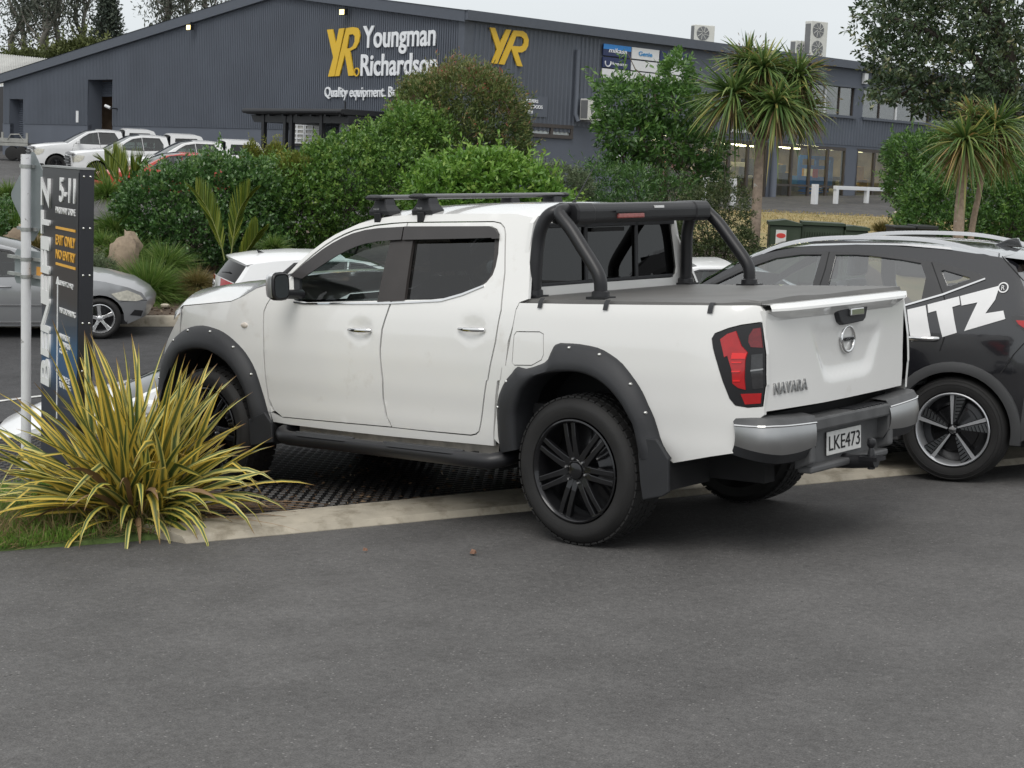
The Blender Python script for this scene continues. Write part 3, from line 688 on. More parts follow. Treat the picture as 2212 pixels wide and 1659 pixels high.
lens(SS([c4(1790, 1602), c4(1848, 1602), c4(1846, 1612), c4(1792, 1612)], 'bed'), REDB, .014, 'reflector')
lens(SS([c4(1915, 1250), c4(1950, 1195), c4(2008, 1186), c4(2024, 1345), c4(1930, 1340), c4(1910, 1300)], 'bed'), pm('dark_red_lens', (.16, .008, .012), .12, coat=.6, var=.2, vscale=50), .008)
lens(SS([c4(1935, 1400), c4(2026, 1392), c7(2030, 258), c7(1945, 265), c7(1930, 120)], 'bed'), SMOKE, .008)
lens(SS([c4(1930, 1520), c4(2028, 1508), c4(2029, 1520), c4(1930, 1533)], 'bed'), CHRD, .012, 'divider')
lens(SS([c7(1850, 303), c7(2014, 297), c7(2008, 378), c7(1886, 386)], 'bed'), REDL, .010)
# flares, mud flaps
def flare(o_px, i_px, kind, hub):
    A = SS(o_px, kind, .012); Bq = SS(i_px, kind, .085)
    A = smoothline(A, 2); Bq = smoothline(Bq, 2)
    for sgn in (1, -1):
        rows = []
        for t, off in ((-.03, -.01), (0, .012), (.06, .030), (.30, .055), (.62, .078), (.9, .085), (1., .078), (1.03, .05), (1.03, -.12)):
            row = []
            for a, b in zip(A, Bq):
                q = np.array(a) * (1 - t) + np.array(b) * t
                row.append((q[0], sgn * (ys(q[0], q[1], kind) + off), q[1]))
            rows.append(row)
        mb = MB(); mb.grid(rows if sgn < 0 else rows[::-1]); fo = mb.build('wheel_arch_flare', BLK, ute, 60)
        mb = MB(); n = len(A)
        for j in ([4, 10, 14, 18, 23, 28, 33] if kind == 'cab' else [3, 8, 23, 27, 32, 37, 41]):
            if j >= n: continue
            q = np.array(A[j]) * .86 + np.array(Bq[j]) * .14
            y = sgn * (ys(q[0], q[1], kind) + .042)
            mb = MB(); mb.lathe([(.0, .006), (.006, .005), (.010, 0), (.010, -.01)], (q[0], y, q[1]), (0, sgn, 0), 10); mb.build('bolt', BOLT, fo, 50)
    return A, Bq
flare(flF_o, flF_i, 'cab', HUBF); flare(flR_o, flR_i, 'bed', HUBR)
for pts, k in (([c7(1035, 640), c7(1190, 660), c7(1285, 815), c7(1287, 1080), c7(1240, 1112), c7(1082, 1140), c7(1062, 1000)], 'bed'),
               ([(541, 905), (575, 890), (590, 912), (593, 955), (546, 962)], 'cab')):
    P = [tY(p[0], p[1], .93) for p in pts]
    for sgn in (1, -1):
        mb = MB()
        mb.prism([(p[0], p[2]) for p in P], (0, sgn * .95, 0), (1, 0, 0), (0, 0, 1), (0, -sgn * .022, 0)); mb.build('mud_flap', BLK, ute, bevel=.006)
# wheel wells and underbody
for hx, x0, x1 in ((3.15, 2.62, 3.62), (0., -.56, .50)):
    for sgn in (1, -1):
        mb = MB(); pr = [(hx + .60 * math.cos(a), .42 + .60 * math.sin(a)) for a in np.linspace(-.1, math.pi + .1, 18)]
        mb.grid([[(x, sgn * .88, z) for x, z in pr], [(x, sgn * .50, z) for x, z in pr]]); mb.add([(x, sgn * .50, z) for x, z in pr], [tuple(range(18))]); mb.build('wheel_well', DARK, ute)
mb = MB(); mb.lohi((-1.0, -.52, .48), (3.6, .52, .62)); mb.lohi((-.95, -.50, .38), (3.5, -.40, .52)); mb.lohi((-.95, .40, .38), (3.5, .50, .52)); mb.lohi((.55, -.80, .50), (2.5, .80, .56)); mb.lohi((-1.0, -.80, .70), (.45, .80, .76))
mb.build('chassis', DARK, ute)
mb = MB(); mb.tube([(0, -.66, .42), (0, .66, .42)], .06, 12); mb.lathe([(0, -.15), (.12, -.1), (.15, 0), (.12, .1), (0, .15)], (0, 0, .42), (0, 1, 0), 16); mb.build('rear_axle', DARK, ute, 40)
mb = MB(); mb.tube([(3.15, -.66, .42), (3.15, .66, .42)], .05, 10); mb.build('front_axle', DARK, ute, 40)
mb = MB(); mb.tube([(-.95, -.35, .45), (-.3, -.35, .42), (1.2, -.3, .40)], .045, 10); mb.build('exhaust', DARK, ute, 40)
# wheels ---------------------------------------------------------------
def tyre(mb, o, sgn, R_, r_, w, lugs=54, rng=random):
    """tyre with outer face at o (axis +-Y)"""
    y = lambda t: t * w
    prof = [(r_, .03), (r_ + .012, .0), (r_ + .03, -.006), (r_ + (R_ - r_) * .5, -.016), (R_ - .045, -.008), (R_ - .018, .02), (R_ - .006, .045), (R_ - .004, w / 2), (R_ - .006, w - .045), (R_ - .02, w - .02), (R_ - .05, w + .01), (r_ + .03, w + .006), (r_, w - .03)]
    mb.lathe(prof, o, (0, -sgn, 0), 64)
    for k in range(lugs):
        a = 2 * math.pi * k / lugs
        for j, (t0, t1, da) in enumerate(((.018, .060, 0), (.075, .105, .5), (.12, .15, .1), (.165, .195, .6), (w - .06, w - .018, .3))):
            aa = a + da * 2 * math.pi / lugs; wd = .036 if j in (0, 4) else .032
            c, s_ = math.cos(aa), math.sin(aa); rr = R_ - (.010 if j in (0, 4) else .006)
            er = np.array([c, 0, s_]); et = np.array([-s_, 0, c]); M = np.array([et, [0, 1, 0], er]).T
            mb.box(np.array(o) + er * rr + np.array([0, -sgn * (t0 + t1) / 2, 0]), (wd, t1 - t0, .010), M)
def ute_wheel(x, sgn, turn=0):
    o = np.array([x, sgn * .935, .42])
    mb = MB(); tyre(mb, o, sgn, RW, .285, .27); wh = mb.build('wheel', RUB, ute, 40); wh['label'] = 'chunky all-terrain tyre on a black alloy rim'
    mb = MB()
    mb.lathe([(.288, -.004), (.280, -.008), (.268, .004), (.262, .03), (.252, .05), (.250, .16), (.262, .2), (.262, .24)], o, (0, -sgn, 0), 64)
    mb.lathe([(.0, .10), (.10, .10), (.135, .13), (.25, .15)], o, (0, -sgn, 0), 40)            # brake dish behind
    mb.build('rim_barrel', RIMB, wh, 35)
    mb = MB()
    for k in range(7):
        a = R(82) + 2 * math.pi * k / 7
        er = np.array([math.cos(a), 0, math.sin(a)]); et = np.array([-math.sin(a), 0, math.cos(a)]); ax = np.array([0, -sgn, 0.])
        for q in (-1, 1):
            # each spoke is a pair of bars that leave the hub together and part towards the rim
            P = []
            for rr, hw, cen, dpt in ((.050, .026, .014, .020), (.11, .018, .0205, .010), (.19, .0155, .024, .004), (.268, .0155, .027, .006)):
                P.append((rr, cen * q, hw, dpt))
            V = []
            for rr, c_, hw, dp in P:
                for e_, f_ in ((-hw, dp), (hw, dp), (hw, dp + .030), (-hw, dp + .030)):
                    V.append(o + er * rr + et * (c_ + e_ * .95) + ax * f_)
            Fc = [(4 * i + j, 4 * i + (j + 1) % 4, 4 * i + 4 + (j + 1) % 4, 4 * i + 4 + j) for i in range(3) for j in range(4)] + [(0, 1, 2, 3), (12, 15, 14, 13)]
            mb.add(V, Fc)
    mb.build('spokes', RIMB, wh, 0, bevel=.004)
    mb = MB(); mb.lathe([(.0, .004), (.035, .005), (.045, .010), (.048, .02), (.085, .022), (.09, .04)], o, (0, -sgn, 0), 32); mb.build('hub_cap', RIMB, wh, 30)
    for k in range(6):
        a = R(15) + k * math.pi / 3
        mb = MB(); q = o + np.array([math.cos(a) * .068, 0, math.sin(a) * .068]); mb.lathe([(.0, .006), (.006, .006), (.009, .012), (.009, .03)], q, (0, -sgn, 0), 8); mb.build('lug_nut', CHR, wh, 30)
for x in (0., 3.15):
    for sgn in (1, -1): ute_wheel(x, sgn)
# side steps
for sgn in (1, -1):
    a = tY(*c6(300, 655), .95); b = tY(*c6(1780, 830), .95)
    mb = MB(); pts = smoothline([(a[0] + .16, sgn * .78, a[2] + .03), (a[0] + .14, sgn * .90, a[2] + .02), (a[0] + .05, sgn * .955, a[2])], 5)[:-1] + [np.array([a[0] + (b[0] - a[0]) * t, sgn * .955, a[2] + (b[2] - a[2]) * t]) for t in np.linspace(0, 1, 8)] + smoothline([(b[0] - .08, sgn * .94, b[2]), (b[0] - .13, sgn * .88, b[2] + .01), (b[0] - .14, sgn * .76, b[2] + .02)], 5)
    mb.tube(pts, .046, 14); st = mb.build('side_step', BLK2, ute, 50)
    for u0, u1 in ((.03, .36), (.52, .93)):
        mb = MB(); rows = []
        for t in np.linspace(u0, u1, 10):
            p = np.array([a[0] + (b[0] - a[0]) * t, sgn * .955, a[2] + (b[2] - a[2]) * t]); e = min(1, min(t - u0, u1 - t) / .03 + .25)
            rows.append([(p[0], p[1] - sgn * .042 * e, p[2] + .036), (p[0], p[1] - sgn * .03 * e, p[2] + .050), (p[0], p[1] + sgn * .02 * e, p[2] + .050), (p[0], p[1] + sgn * .044 * e, p[2] + .030)])
        mb.grid(rows if sgn > 0 else [r_[::-1] for r_ in rows]); mb.build('step_pad', BLK, st, 30)
    mb = MB()
    for t in (.1, .5, .9):
        p = a + (b - a) * t; mb.lohi((p[0] - .02, sgn * .6, p[2] - .01), (p[0] + .02, sgn * .95, p[2] + .02))
        mb.lohi((p[0] - .02, sgn * .74, p[2]), (p[0] + .02, sgn * .78, p[2] + .16))
    mb.build('step_bracket', BLK2, st)
    mb = MB(); mb.lohi((b[0] - .1, sgn * .775, .40), (a[0] + .1, sgn * .79, .52)); mb.build('inner_sill', DIRTW, ute)
# roof, windscreen, bonnet, rear of cab
top = SS([c3(265, 765), c3(350, 672), c3(440, 592), c3(560, 502), c3(640, 452), c3(700, 422), c3(830, 364), c3(960, 327), c3(1100, 304), c3(1300, 291), c3(1700, 283), c3(2076, 286), c4(205, 318)])
def across(x, z, crown, fr, kind='cab', bow=0.):
    y0 = ys(x, z, kind)
    return [(x + bow * (1 - f_ * f_), y0 * f_, z + crown * (1 - abs(f_) ** 2.4)) for f_ in fr]
fr = np.linspace(-1, 1, 25)
rows = []
for x, z in densify(top[6:], .12, False): rows.append(across(x, z, .062, fr, bow=.06 if x > 1.5 else 0))
mb = MB(); mb.grid([r_[::-1] for r_ in rows]); roof = mb.build('roof', WHITE, ute, 60)
mb = MB()
for yy in (-.42, -.2, .2, .42):
    mb.lohi((.62, yy - .035, 1.868 - .04 * abs(yy)), (1.75, yy + .035, 1.876 - .035 * abs(yy)))
mb.build('roof_rib', WHITE, roof, bevel=.006)
rows = []
for x, z in densify(top[:7], .1, False): rows.append(across(x, z, .05, fr, bow=.10))
mb = MB(); mb.grid([r_[2:-2][::-1] for r_ in rows]); mb.build('windscreen', glass('screen_glass', (.72, .80, .78)), ute, 60)
mb = MB(); mb.grid([r_[:3][::-1] for r_ in rows]); mb.grid([r_[-3:][::-1] for r_ in rows]); mb.build('windscreen_pillar', BLK, ute, 60)
hood_e = SS([c1(2110, 1048), c1(2030, 1075), c1(1920, 1138), c1(1830, 1176), c1(1650, 1193), c1(1450, 1211)])
rows = []
for i, (x, z) in enumerate(hood_e + [(3.66, 1.19)]):
    t = i / 6; y0 = ys(x, z); bow = .04 + .36 * t; cr_ = .05 + .075 * math.sin(math.pi * min(1, t * .9)) * (1 if t < .99 else .5)
    rows.append([(x + bow * (1 - f_ * f_), y0 * f_, z + cr_ * (1 - abs(f_) ** 3)) for f_ in fr])
rows.append([(p[0] + .02, p[1], p[2] - .06) for p in rows[-1]])
mb = MB(); mb.grid(rows); mb.build('bonnet', WHITE, ute, 60)
x, z = top[0]; rows = [across(x + .02, z - .01, .03, fr, bow=.12), across(x + .12, z - .02, .03, fr, bow=.12)]
mb = MB(); mb.grid(rows); mb.build('cowl', BLK, ute)
def fx(y, z): return 4.02 - .42 * (abs(y) / .8) ** 2.6 - max(0, z - .85) * .16 - max(0, .55 - z) * .25
yy = np.linspace(-.80, .80, 25)
mb = MB(); mb.grid([[(fx(y, z), y, z) for y in yy] for z in (.42, .5, .6, .7, .8)]); mb.build('front_bumper', WHITE, ute, 60)
mb = MB(); mb.grid([[(fx(y, z), y, z) for y in yy[5:-5]] for z in (.8, .9, 1.0, 1.08, 1.15)]); mb.build('grille', BLK2, ute, 60)
for sgn in (1, -1):
    q = [y * sgn for y in np.linspace(.45, .81, 10)]
    mb = MB(); mb.grid([[(fx(y, z) + .012, y, z) for y in q] for z in (.93, .98, 1.06, 1.14, 1.20)]); hl = mb.build('headlamp', BLK2, ute, 60)
    mb = MB(); mb.grid([[(fx(y, z) + .018, y, z) for y in q[2:8]] for z in (.98, 1.04, 1.11)]); mb.build('headlamp_lens', pm('headlamp_glass', (.5, .52, .52), .08, coat=1), hl, 60)
    mb = MB(); mb.grid([[(fx(y, z) + .003, y, z) for y in q] for z in (.8, .88, .95)]); mb.build('bumper_corner', WHITE, ute, 60)
# cab back with sliding window
XB = .455
def bk(px): q = tX(px[0], px[1], XB); return (q[1], q[2])
cabback = [(-.815, 1.30), (.815, 1.30), (.80, 1.40), (.745, 1.62), (.700, 1.78), (.66, 1.815), (-.66, 1.815), (-.700, 1.78), (-.745, 1.62), (-.80, 1.40)]
bw = [bk(c4(225, 420)), bk(c4(262, 838)), bk(c4(1180, 765)), bk(c4(1250, 752)), bk(c4(1276, 715)), bk(c4(1262, 620)), bk(c4(1200, 375)), bk(c4(1165, 350))]
bw = [(.655, 1.775), (.70, 1.415), (-.655, 1.408), (-.70, 1.43), (-.712, 1.47), (-.69, 1.60), (-.655, 1.76), (-.63, 1.775)]
mb = MB(); panel(mb, cabback, lambda u, v: (XB - .02 * (v - 1.3) * 0, u, v), [bw], .08, .03, (1, 0, 0), 0, True); mb.build('cab_back', WHITE, ute, 40)
mb = MB(); mb.prism(bw, (XB + .012, 0, 0), (0, 1, 0), (0, 0, 1), (.004, 0, 0)); rw = mb.build('rear_window', GLD, ute)
mb = MB()
for y in (.22, -.28): mb.lohi((XB - .004, y - .014, 1.42), (XB + .010, y + .014, 1.77))
mb.lohi((XB - .004, -.68, 1.745), (XB + .010, .66, 1.772)); mb.lohi((XB - .004, -.66, 1.412), (XB + .010, .70, 1.432)); mb.build('window_divider', BLK, rw, bevel=.004)
mb = MB(); mb.lohi((XB - .012, .16, 1.715), (XB + .008, -.14, 1.74)); mb.build('brake_lamp', DARK, rw)
# interior
mb = MB(); mb.lohi((.5, -.78, .56), (2.9, .78, .62)); mb.lohi((.47, -.74, .6), (.52, .74, 1.34)); mb.build('cab_floor', DARK, ute)
mb = MB(); rows = []
for y in np.linspace(-.74, .74, 9): rows.append([(2.15, y, .75), (2.12, y, 1.12), (2.2, y, 1.22), (2.45, y, 1.27), (2.75, y, 1.24)])
mb.grid(rows); mb.tube([(2.1, -.36, 1.14), (2.1, -.36, 1.2), (2.2, -.36, 1.25)], .11, 10); mb.build('dashboard', DASH, ute, 40)
mb = MB(); cw = np.array([1.95, -.37, 1.18]); un = np.array([0, 1, 0.]); vn = np.array([.42, 0, .9])
mb.tube([cw + .185 * (un * math.cos(a) + vn * math.sin(a)) for a in np.linspace(0, 2 * math.pi, 25)], .017, 8, False)
mb.tube([cw + .18 * un, cw - .18 * un], .02, 6); mb.tube([cw, cw - .18 * vn], .02, 6); mb.lathe([(0, 0), (.07, 0), (.06, .05), (.03, .25)], cw, (.9, 0, -.42), 12); mb.build('steering_wheel', DASH, ute, 40)
def seat(x, y, w):
    mb = MB()
    mb.lohi((x - .1, y - w / 2, .78), (x + .42, y + w / 2, .92))
    rows = []
    for z, dx, ww in ((.88, 0, 1.), (1.1, -.06, .98), (1.35, -.15, .9), (1.45, -.19, .7)):
        rows.append([(x - .02 + dx, y - w / 2 * ww, z), (x + .08 + dx, y - w * .35 * ww, z), (x + .08 + dx, y + w * .35 * ww, z), (x - .02 + dx, y + w / 2 * ww, z), (x - .09 + dx, y, z)])
    mb.grid(rows, closed=True); mb.add(rows[-1], [(0, 1, 2, 3, 4)])
    mb.build('seat', SEAT, ute, bevel=.03)
    mb = MB(); mb.lohi((x - .26, y - .13, 1.48), (x - .15, y + .13, 1.66)); mb.tube([(x - .2, y - .05, 1.42), (x - .2, y - .05, 1.5)], .008, 6); mb.tube([(x - .2, y + .05, 1.42), (x - .2, y + .05, 1.5)], .008, 6); mb.build('headrest', SEAT, ute, bevel=.03)
seat(1.62, .37, .52); seat(1.62, -.37, .52); seat(.85, .35, .62); seat(.85, -.35, .62)
# mirrors
for sgn in (1, -1):
    c = tY(*c3(205, 860), 1.02); mb = MB(); rows = []
    for dx, sy, sz in ((-.040, .064, .080), (-.032, .072, .088), (.0, .072, .088), (.032, .062, .078), (.052, .038, .05), (.058, .012, .02)):
        rows.append([(c[0] + dx, sgn * (1.02 + .02) + sy * math.copysign(abs(math.cos(t)) ** .55, math.cos(t)), c[2] + sz * math.copysign(abs(math.sin(t)) ** .55, math.sin(t))) for t in np.linspace(0, 2 * math.pi, 20, endpoint=False)])
    mb.grid(rows, closed=True); mb.add(rows[-1], [tuple(range(20))]); mb.add(rows[0], [tuple(range(20))[::-1]])
    mb.tube([(c[0] - .01, sgn * .84, c[2] - .06), (c[0], sgn * 1.0, c[2] - .05)], .03, 8); mr_ = mb.build('door_mirror', BLK2, ute, 50)
    mb = MB(); mb.grid([[(p[0] + .004, sgn * 1.04 + (p[1] - sgn * 1.04) * 1.05, c[2] + (p[2] - c[2]) * 1.04) for p in (r_[-2:] + r_[:11] if sgn > 0 else r_[:13])] for r_ in rows[1:]])
    ms = mb.build('mirror_cap', pm('satin_chrome', (.86, .86, .86), .28, metal=.85), mr_, 50)
    mb = MB(); mb.add([(c[0] - .042, sgn * 1.04 + .056 * math.copysign(abs(math.cos(t)) ** .55, math.cos(t)), c[2] + .071 * math.copysign(abs(math.sin(t)) ** .55, math.sin(t))) for t in np.linspace(0, 2 * math.pi, 20, endpoint=False)], [tuple(range(20))[::-1]]); mb.build('mirror_glass', pm('mirror_glass', (.6, .64, .66), .03, metal=1.), mr_)
# tub: tonneau cover, clips, front wall
rows = []
for x in np.linspace(.425, -1.085, 26):
    t = (.425 - x) / 1.51; row = []
    for y in np.linspace(-.828, .828, 25):
        e = abs(y) / .828; yl = min(abs(y), ys(x, 1.35, 'bed') - .005) * (1 if y > 0 else -1)
        z = 1.362 + .012 * t - .010 * math.sin(math.pi * t) * (1 - e ** 2) + .006 * math.sin(9 * y + 25 * x) * max(0, t - .78) * 4 * (1 if y > .2 else .4) - (.012 if e > .97 else 0)
        row.append((x, yl, z))
    rows.append(row)
mb = MB(); mb.grid(rows); mb.grid([[(p[0], p[1], p[2] - (.035 if k else 0)) for p in r_] for k, r_ in ((0, rows[0]), (1, rows[0]))][::-1])
for r_ in (0, -1):
    mb.grid([[q[r_] for q in rows], [(q[r_][0], q[r_][1] * 1.004, q[r_][2] - .022) for q in rows]])
mb.grid([[(p[0] - .012, p[1], p[2] - .03) for p in rows[-1]], rows[-1]])
mb.build('tonneau_cover', VINYL, ute, 40)
for px in (c4(262, 1000), c4(785, 994), c4(1612, 1025)):
    x, z = S(px, 'bed')
    for sgn in (1, -1):
        mb = MB(); mb.grid([[(x - .016, sgn * (ys(x, zz, 'bed') + .007), zz), (x + .016, sgn * (ys(x, zz, 'bed') + .007), zz)] for zz in (1.362, 1.345, 1.33, 1.315, 1.308)] if sgn < 0 else [[(x + .016, ys(x, zz, 'bed') + .007, zz), (x - .016, ys(x, zz, 'bed') + .007, zz)] for zz in (1.362, 1.345, 1.33, 1.315, 1.308)]); mb.build('cover_clip', BLK, ute, 40)
mb = MB(); mb.lohi((.40, -.82, 1.06), (.43, .82, 1.345)); mb.build('tub_front_wall', WHITE, ute)
# tailgate
XT = -1.12
def tg(px): q = tX(px[0], px[1], XT); return (q[1], q[2])
gate = [tg(c5(160, 852)), tg(c5(172, 1650)), tg(c5(600, 1575)), tg(c5(1236, 1442)), tg(c5(1246, 1300)), tg(c5(1250, 720))]
yl0, yr0 = gate[0][0], gate[-1][0]
rec = [tg(c5(500, 985)), tg(c5(590, 1270)), tg(c5(615, 1345)), tg(c5(660, 1358)), tg(c5(930, 1305)), tg(c5(970, 1260)), tg(c5(1040, 985))]
def seg_d(p, poly):
    m_ = 9.
    for i in range(len(poly) - 1):
        a = np.array(poly[i]); b = np.array(poly[i + 1]); q = np.array(p); t = np.clip(np.dot(q - a, b - a) / np.dot(b - a, b - a), 0, 1); m_ = min(m_, np.linalg.norm(q - a - t * (b - a)))
    return m_
def gx(u, v):
    d = seg_d((u, v), rec); s_ = 1 if inside(rec, u, v) else -1
    dep = .5 + .5 * math.tanh(s_ * d / .018); fade = min(1, max(0, (1.28 - v) / .2))
    return XT + .020 * dep * fade - .022 * (1 - (u / .75) ** 2) - .02 * max(0, v - 1.0)
mb = MB(); panel(mb, gate, lambda u, v: (gx(u, v), u, v), (), .03, .03, (1, 0, 0), 0, True); tgo = mb.build('tailgate', WHITE, ute, 50)
rows = []
for y in np.linspace(gate[-1][0] + .01, gate[0][0] - .01, 21):
    e = min(1, (1 - abs(y - .03) / .74) * 6); xb = gx(y, 1.3); rows.append([(xb + .04, y, 1.352), (xb - .02, y, 1.350), (xb - .02 - .05 * e, y, 1.335 - .004), (xb - .022 - .05 * e, y, 1.318), (xb - .004, y, 1.318 - .045 * e), (xb + .004, y, 1.26)])
mb = MB(); mb.grid(rows); mb.build('tailgate_spoiler', WHITE, tgo, 30)
hp = [tg(c5(668, 860)), tg(c5(690, 940)), tg(c5(715, 962)), tg(c5(870, 930)), tg(c5(888, 905)), tg(c5(908, 800)), tg(c5(740, 820))]
mb = MB(); mb.prism([(a, b) for a, b in hp], (gx(.0, 1.2) - .030, 0, 0), (0, 1, 0), (0, 0, 1), (.06, 0, 0)); hd = mb.build('tailgate_handle_plate', BLK, tgo, bevel=.006)
a = tg(c5(750, 858)); b = tg(c5(855, 850)); mb = MB(); mb.lohi((gx(0, 1.2) - .048, a[0], a[1] - .022), (gx(0, 1.2) - .028, b[0], a[1] + .018)); mb.build('tailgate_handle', CHR, hd, bevel=.006)
bc = tg(c5(795, 1073)); mb = MB(); bx = gx(bc[0], bc[1]) - .008
mb.tube([(bx, bc[0] + .068 * math.cos(t), bc[1] + .070 * math.sin(t)) for t in np.linspace(0, 2 * math.pi, 33)], .010, 8, False); bd = mb.build('badge_ring', CHR, tgo, 50)
mb = MB(); mb.lohi((bx - .006, bc[0] - .082, bc[1] - .014), (bx + .004, bc[0] + .082, bc[1] + .014)); mb.build('badge_bar', CHRD, bd, bevel=.003)
def rear_text(s, ya, yb, z, hgt, x, mat, parent, ext=.004, **k):
    """text read from behind the ute, spanning y from ya (left) to yb"""
    o = text(s, 1.0, ext, mat=mat, parent=parent, **k)
    xs = [v.co.x for v in o.data.vertices]; zs = [v.co.y for v in o.data.vertices]
    x0, x1, z0, z1 = min(xs), max(xs), min(zs), max(zs)
    for v in o.data.vertices:
        a_, b_, c_ = v.co; v.co = (x - c_, ya + (yb - ya) * (a_ - x0) / (x1 - x0), z + hgt * (b_ - z0) / (z1 - z0))
    return o
side_part('tub_corner', SS([c4(112, 990), c4(60, 1100), c4(-8, 1330), c6(1925, 200), c6(1900, 690), c6(1955, 690), c6(1965, 300), c6(2000, 0), c4(70, 1200), c4(140, 1000)], 'bed'), WHITE, 'bed', off=-.03, h=.1, rim=0)
rear_text('NISSAN', bc[0] + .066, bc[0] - .066, bc[1] - .009, .018, bx - .008, DARK, bd, .001)
na = tg(c5(222, 1520)); nb = tg(c5(468, 1478))
rear_text('NAVARA', na[0], nb[0], na[1], .062, gx(.6, .9) - .006, CHRD, tgo, .003, bold=.012, spacing=1.12)
for v in [o for o in tgo.children if o.name.startswith('lettering')][0].data.vertices: v.co.x += gx(v.co.y, v.co.z) - gx(.6, .9)
# rear bumper, number plate, tow ball
for sgn in (1, -1):
    path = [(-1.205, .40), (-1.205, .55), (-1.20, .70), (-1.185, .77), (-1.14, .825), (-1.06, .845), (-.985, .845)]
    zt = [.715, .722, .730, .735, .735, .735, .735]; zb = [.590, .578, .580, .588, .600, .615, .630]
    A = smoothline([(x, sgn * y, a_) for (x, y), a_ in zip(path, zt)], 3); Bm = smoothline([(x, sgn * y, b_) for (x, y), b_ in zip(path, zb)], 3)
    rows = [[tuple(p * (1 - t) + q * t + np.array([-.010 * math.sin(math.pi * t), sgn * .006 * math.sin(math.pi * t), 0])) for p, q in zip(A, Bm)] for t in (0, .06, .25, .5, .75, .94, 1)]
    mb = MB(); mb.grid(rows if sgn > 0 else [r_[::-1] for r_ in rows]); mb.build('bumper_end', CHRD, ute, 50)
    mb = MB(); mb.tube([p + np.array([-.004, sgn * .002, .0]) for p in A], .006, 6); mb.build('chrome_edge', CHR, ute, 50)
    mb = MB(); rows = [[tuple(p) for p in Bm], [tuple(p + np.array([.03, -sgn * .02, -.05])) for p in Bm], [tuple(p + np.array([.10, -sgn * .06, -.05])) for p in Bm]]; mb.grid(rows if sgn > 0 else [r_[::-1] for r_ in rows]); mb.build('bumper_valance', BLK, ute, 50)
    rows = [[tuple(p + np.array([.0, 0, .004])) for p in A], [tuple(p + np.array([.015, -sgn * .01, .035])) for p in A], [(max(p[0] + .10, -1.10), p[1] * .92, p[2] + .045) for p in A], [(max(p[0] + .16, -1.0), p[1] * .85, p[2] - .01) for p in A]]
    mb = MB(); mb.grid([r_[::-1] for r_ in rows] if sgn > 0 else rows); mb.grid([[tuple(p) for p in A], [tuple(p + np.array([0, 0, .005])) for p in A]]); mb.build('bumper_step', pm('grey_step_plastic', (.085, .086, .088), .55, var=.25, vscale=9), ute, 40)
mb = MB()
mb.lohi((-1.205, -.50, .665), (-1.06, .50, .735)); mb.lohi((-1.13, -.42, .46), (-1.09, .42, .68)); mb.lohi((-1.19, -.42, .44), (-1.10, .42, .478))
for s_ in (-1, 1):
    mb.prism([(-1.205, .68), (-1.205, .50), (-1.10, .46), (-1.10, .68)], (0, s_ * .40, 0), (1, 0, 0), (0, 0, 1), (0, s_ * .05, 0))
bm0 = mb.build('rear_bumper', pm('grey_step_plastic', (.06, .061, .063), .55, var=.25, vscale=9), ute, bevel=.012)
for k in range(9):
    mb = MB(); y = -.46 + k * .05; mb.lohi((-1.195, y, .735), (-1.09, y + .026, .742)); mb.build('tread_strip', BLK, bm0)
pa = tX(*c8(628, 600), -1.14); pb = tX(*c8(932, 700), -1.14); pw = .37; yc = (pa[1] + pb[1]) / 2 + .0; z0 = .505
mb = MB(); mb.lohi((-1.146, yc - pw / 2, z0), (-1.138, yc + pw / 2, z0 + .128)); pl = mb.build('number_plate', pm('plate_white', (.70, .70, .68), .4, var=.08, vscale=30), ute, bevel=.003)
rear_text('LKE473', yc + pw / 2 - .018, yc - pw / 2 + .018, z0 + .024, .080, -1.148, DARK, pl, .001)
mb = MB(); mb.tube([(-1.05, -.02, .45), (-1.2, -.02, .455), (-1.33, -.02, .465)], [.045, .04, .035], 10); mb.lohi((-1.36, -.07, .47), (-1.25, .03, .492)); mb.lathe([(.022, .0), (.018, .03), (.014, .045), (.024, .06), (.027, .075), (.022, .092), (.0, .102)], (-1.30, -.02, .492), (0, 0, 1), 16); mb.lathe([(.02, 0), (.02, -.05), (.0, -.05)], (-1.30, -.02, .47), (0, 0, 1), 6); mb.build('tow_bar', BLK2, ute, 40)
# sports bar
def bar(pts, Ys_, sgn, x=None): return [np.array([q[0], sgn * q[1], q[2]]) for q in [tY(p[0], p[1], y) for p, y in zip(pts, Ys_)]]
for sgn in (1, -1):
    p1 = bar([c4(210, 955), c4(213, 880), c4(222, 700), c4(238, 520), c4(262, 400), c4(310, 310), c4(380, 268), c4(470, 255)], [.75, .75, .745, .735, .73, .715, .69, .62], sgn)
    p2 = bar([c4(735, 955), c4(735, 880), c4(728, 800), c4(690, 715), c4(600, 570), c4(500, 410), c4(430, 320), c4(412, 285), c4(425, 262), c4(480, 255)], [.75, .75, .75, .748, .744, .738, .73, .72, .70, .64], sgn)
    mb = MB(); mb.tube(smoothline(p1, 4), .0375, 16); mb.tube(smoothline(p2, 4), .0375, 16)
    for p in (p1[0], p2[0]): mb.lohi((p[0] - .065, p[1] - .05, 1.352), (p[0] + .065, p[1] + .05, 1.372)); mb.lathe([(.052, 0), (.05, .03), (.04, .036)], (p[0], p[1], 1.368), (0, 0, 1), 18)
    sb = mb.build('sports_bar_leg', BLK2, ute, 40)
mb = MB(); cs = [(.165, 1.790), (.16, 1.85), (.185, 1.882), (.30, 1.886), (.36, 1.868), (.37, 1.80), (.34, 1.775), (.19, 1.770)]
mb.prism(cs, (0, -.64, 0), (1, 0, 0), (0, 0, 1), (0, 1.28, 0)); xb = mb.build('sports_bar_crossbar', BLK2, ute, bevel=.012)
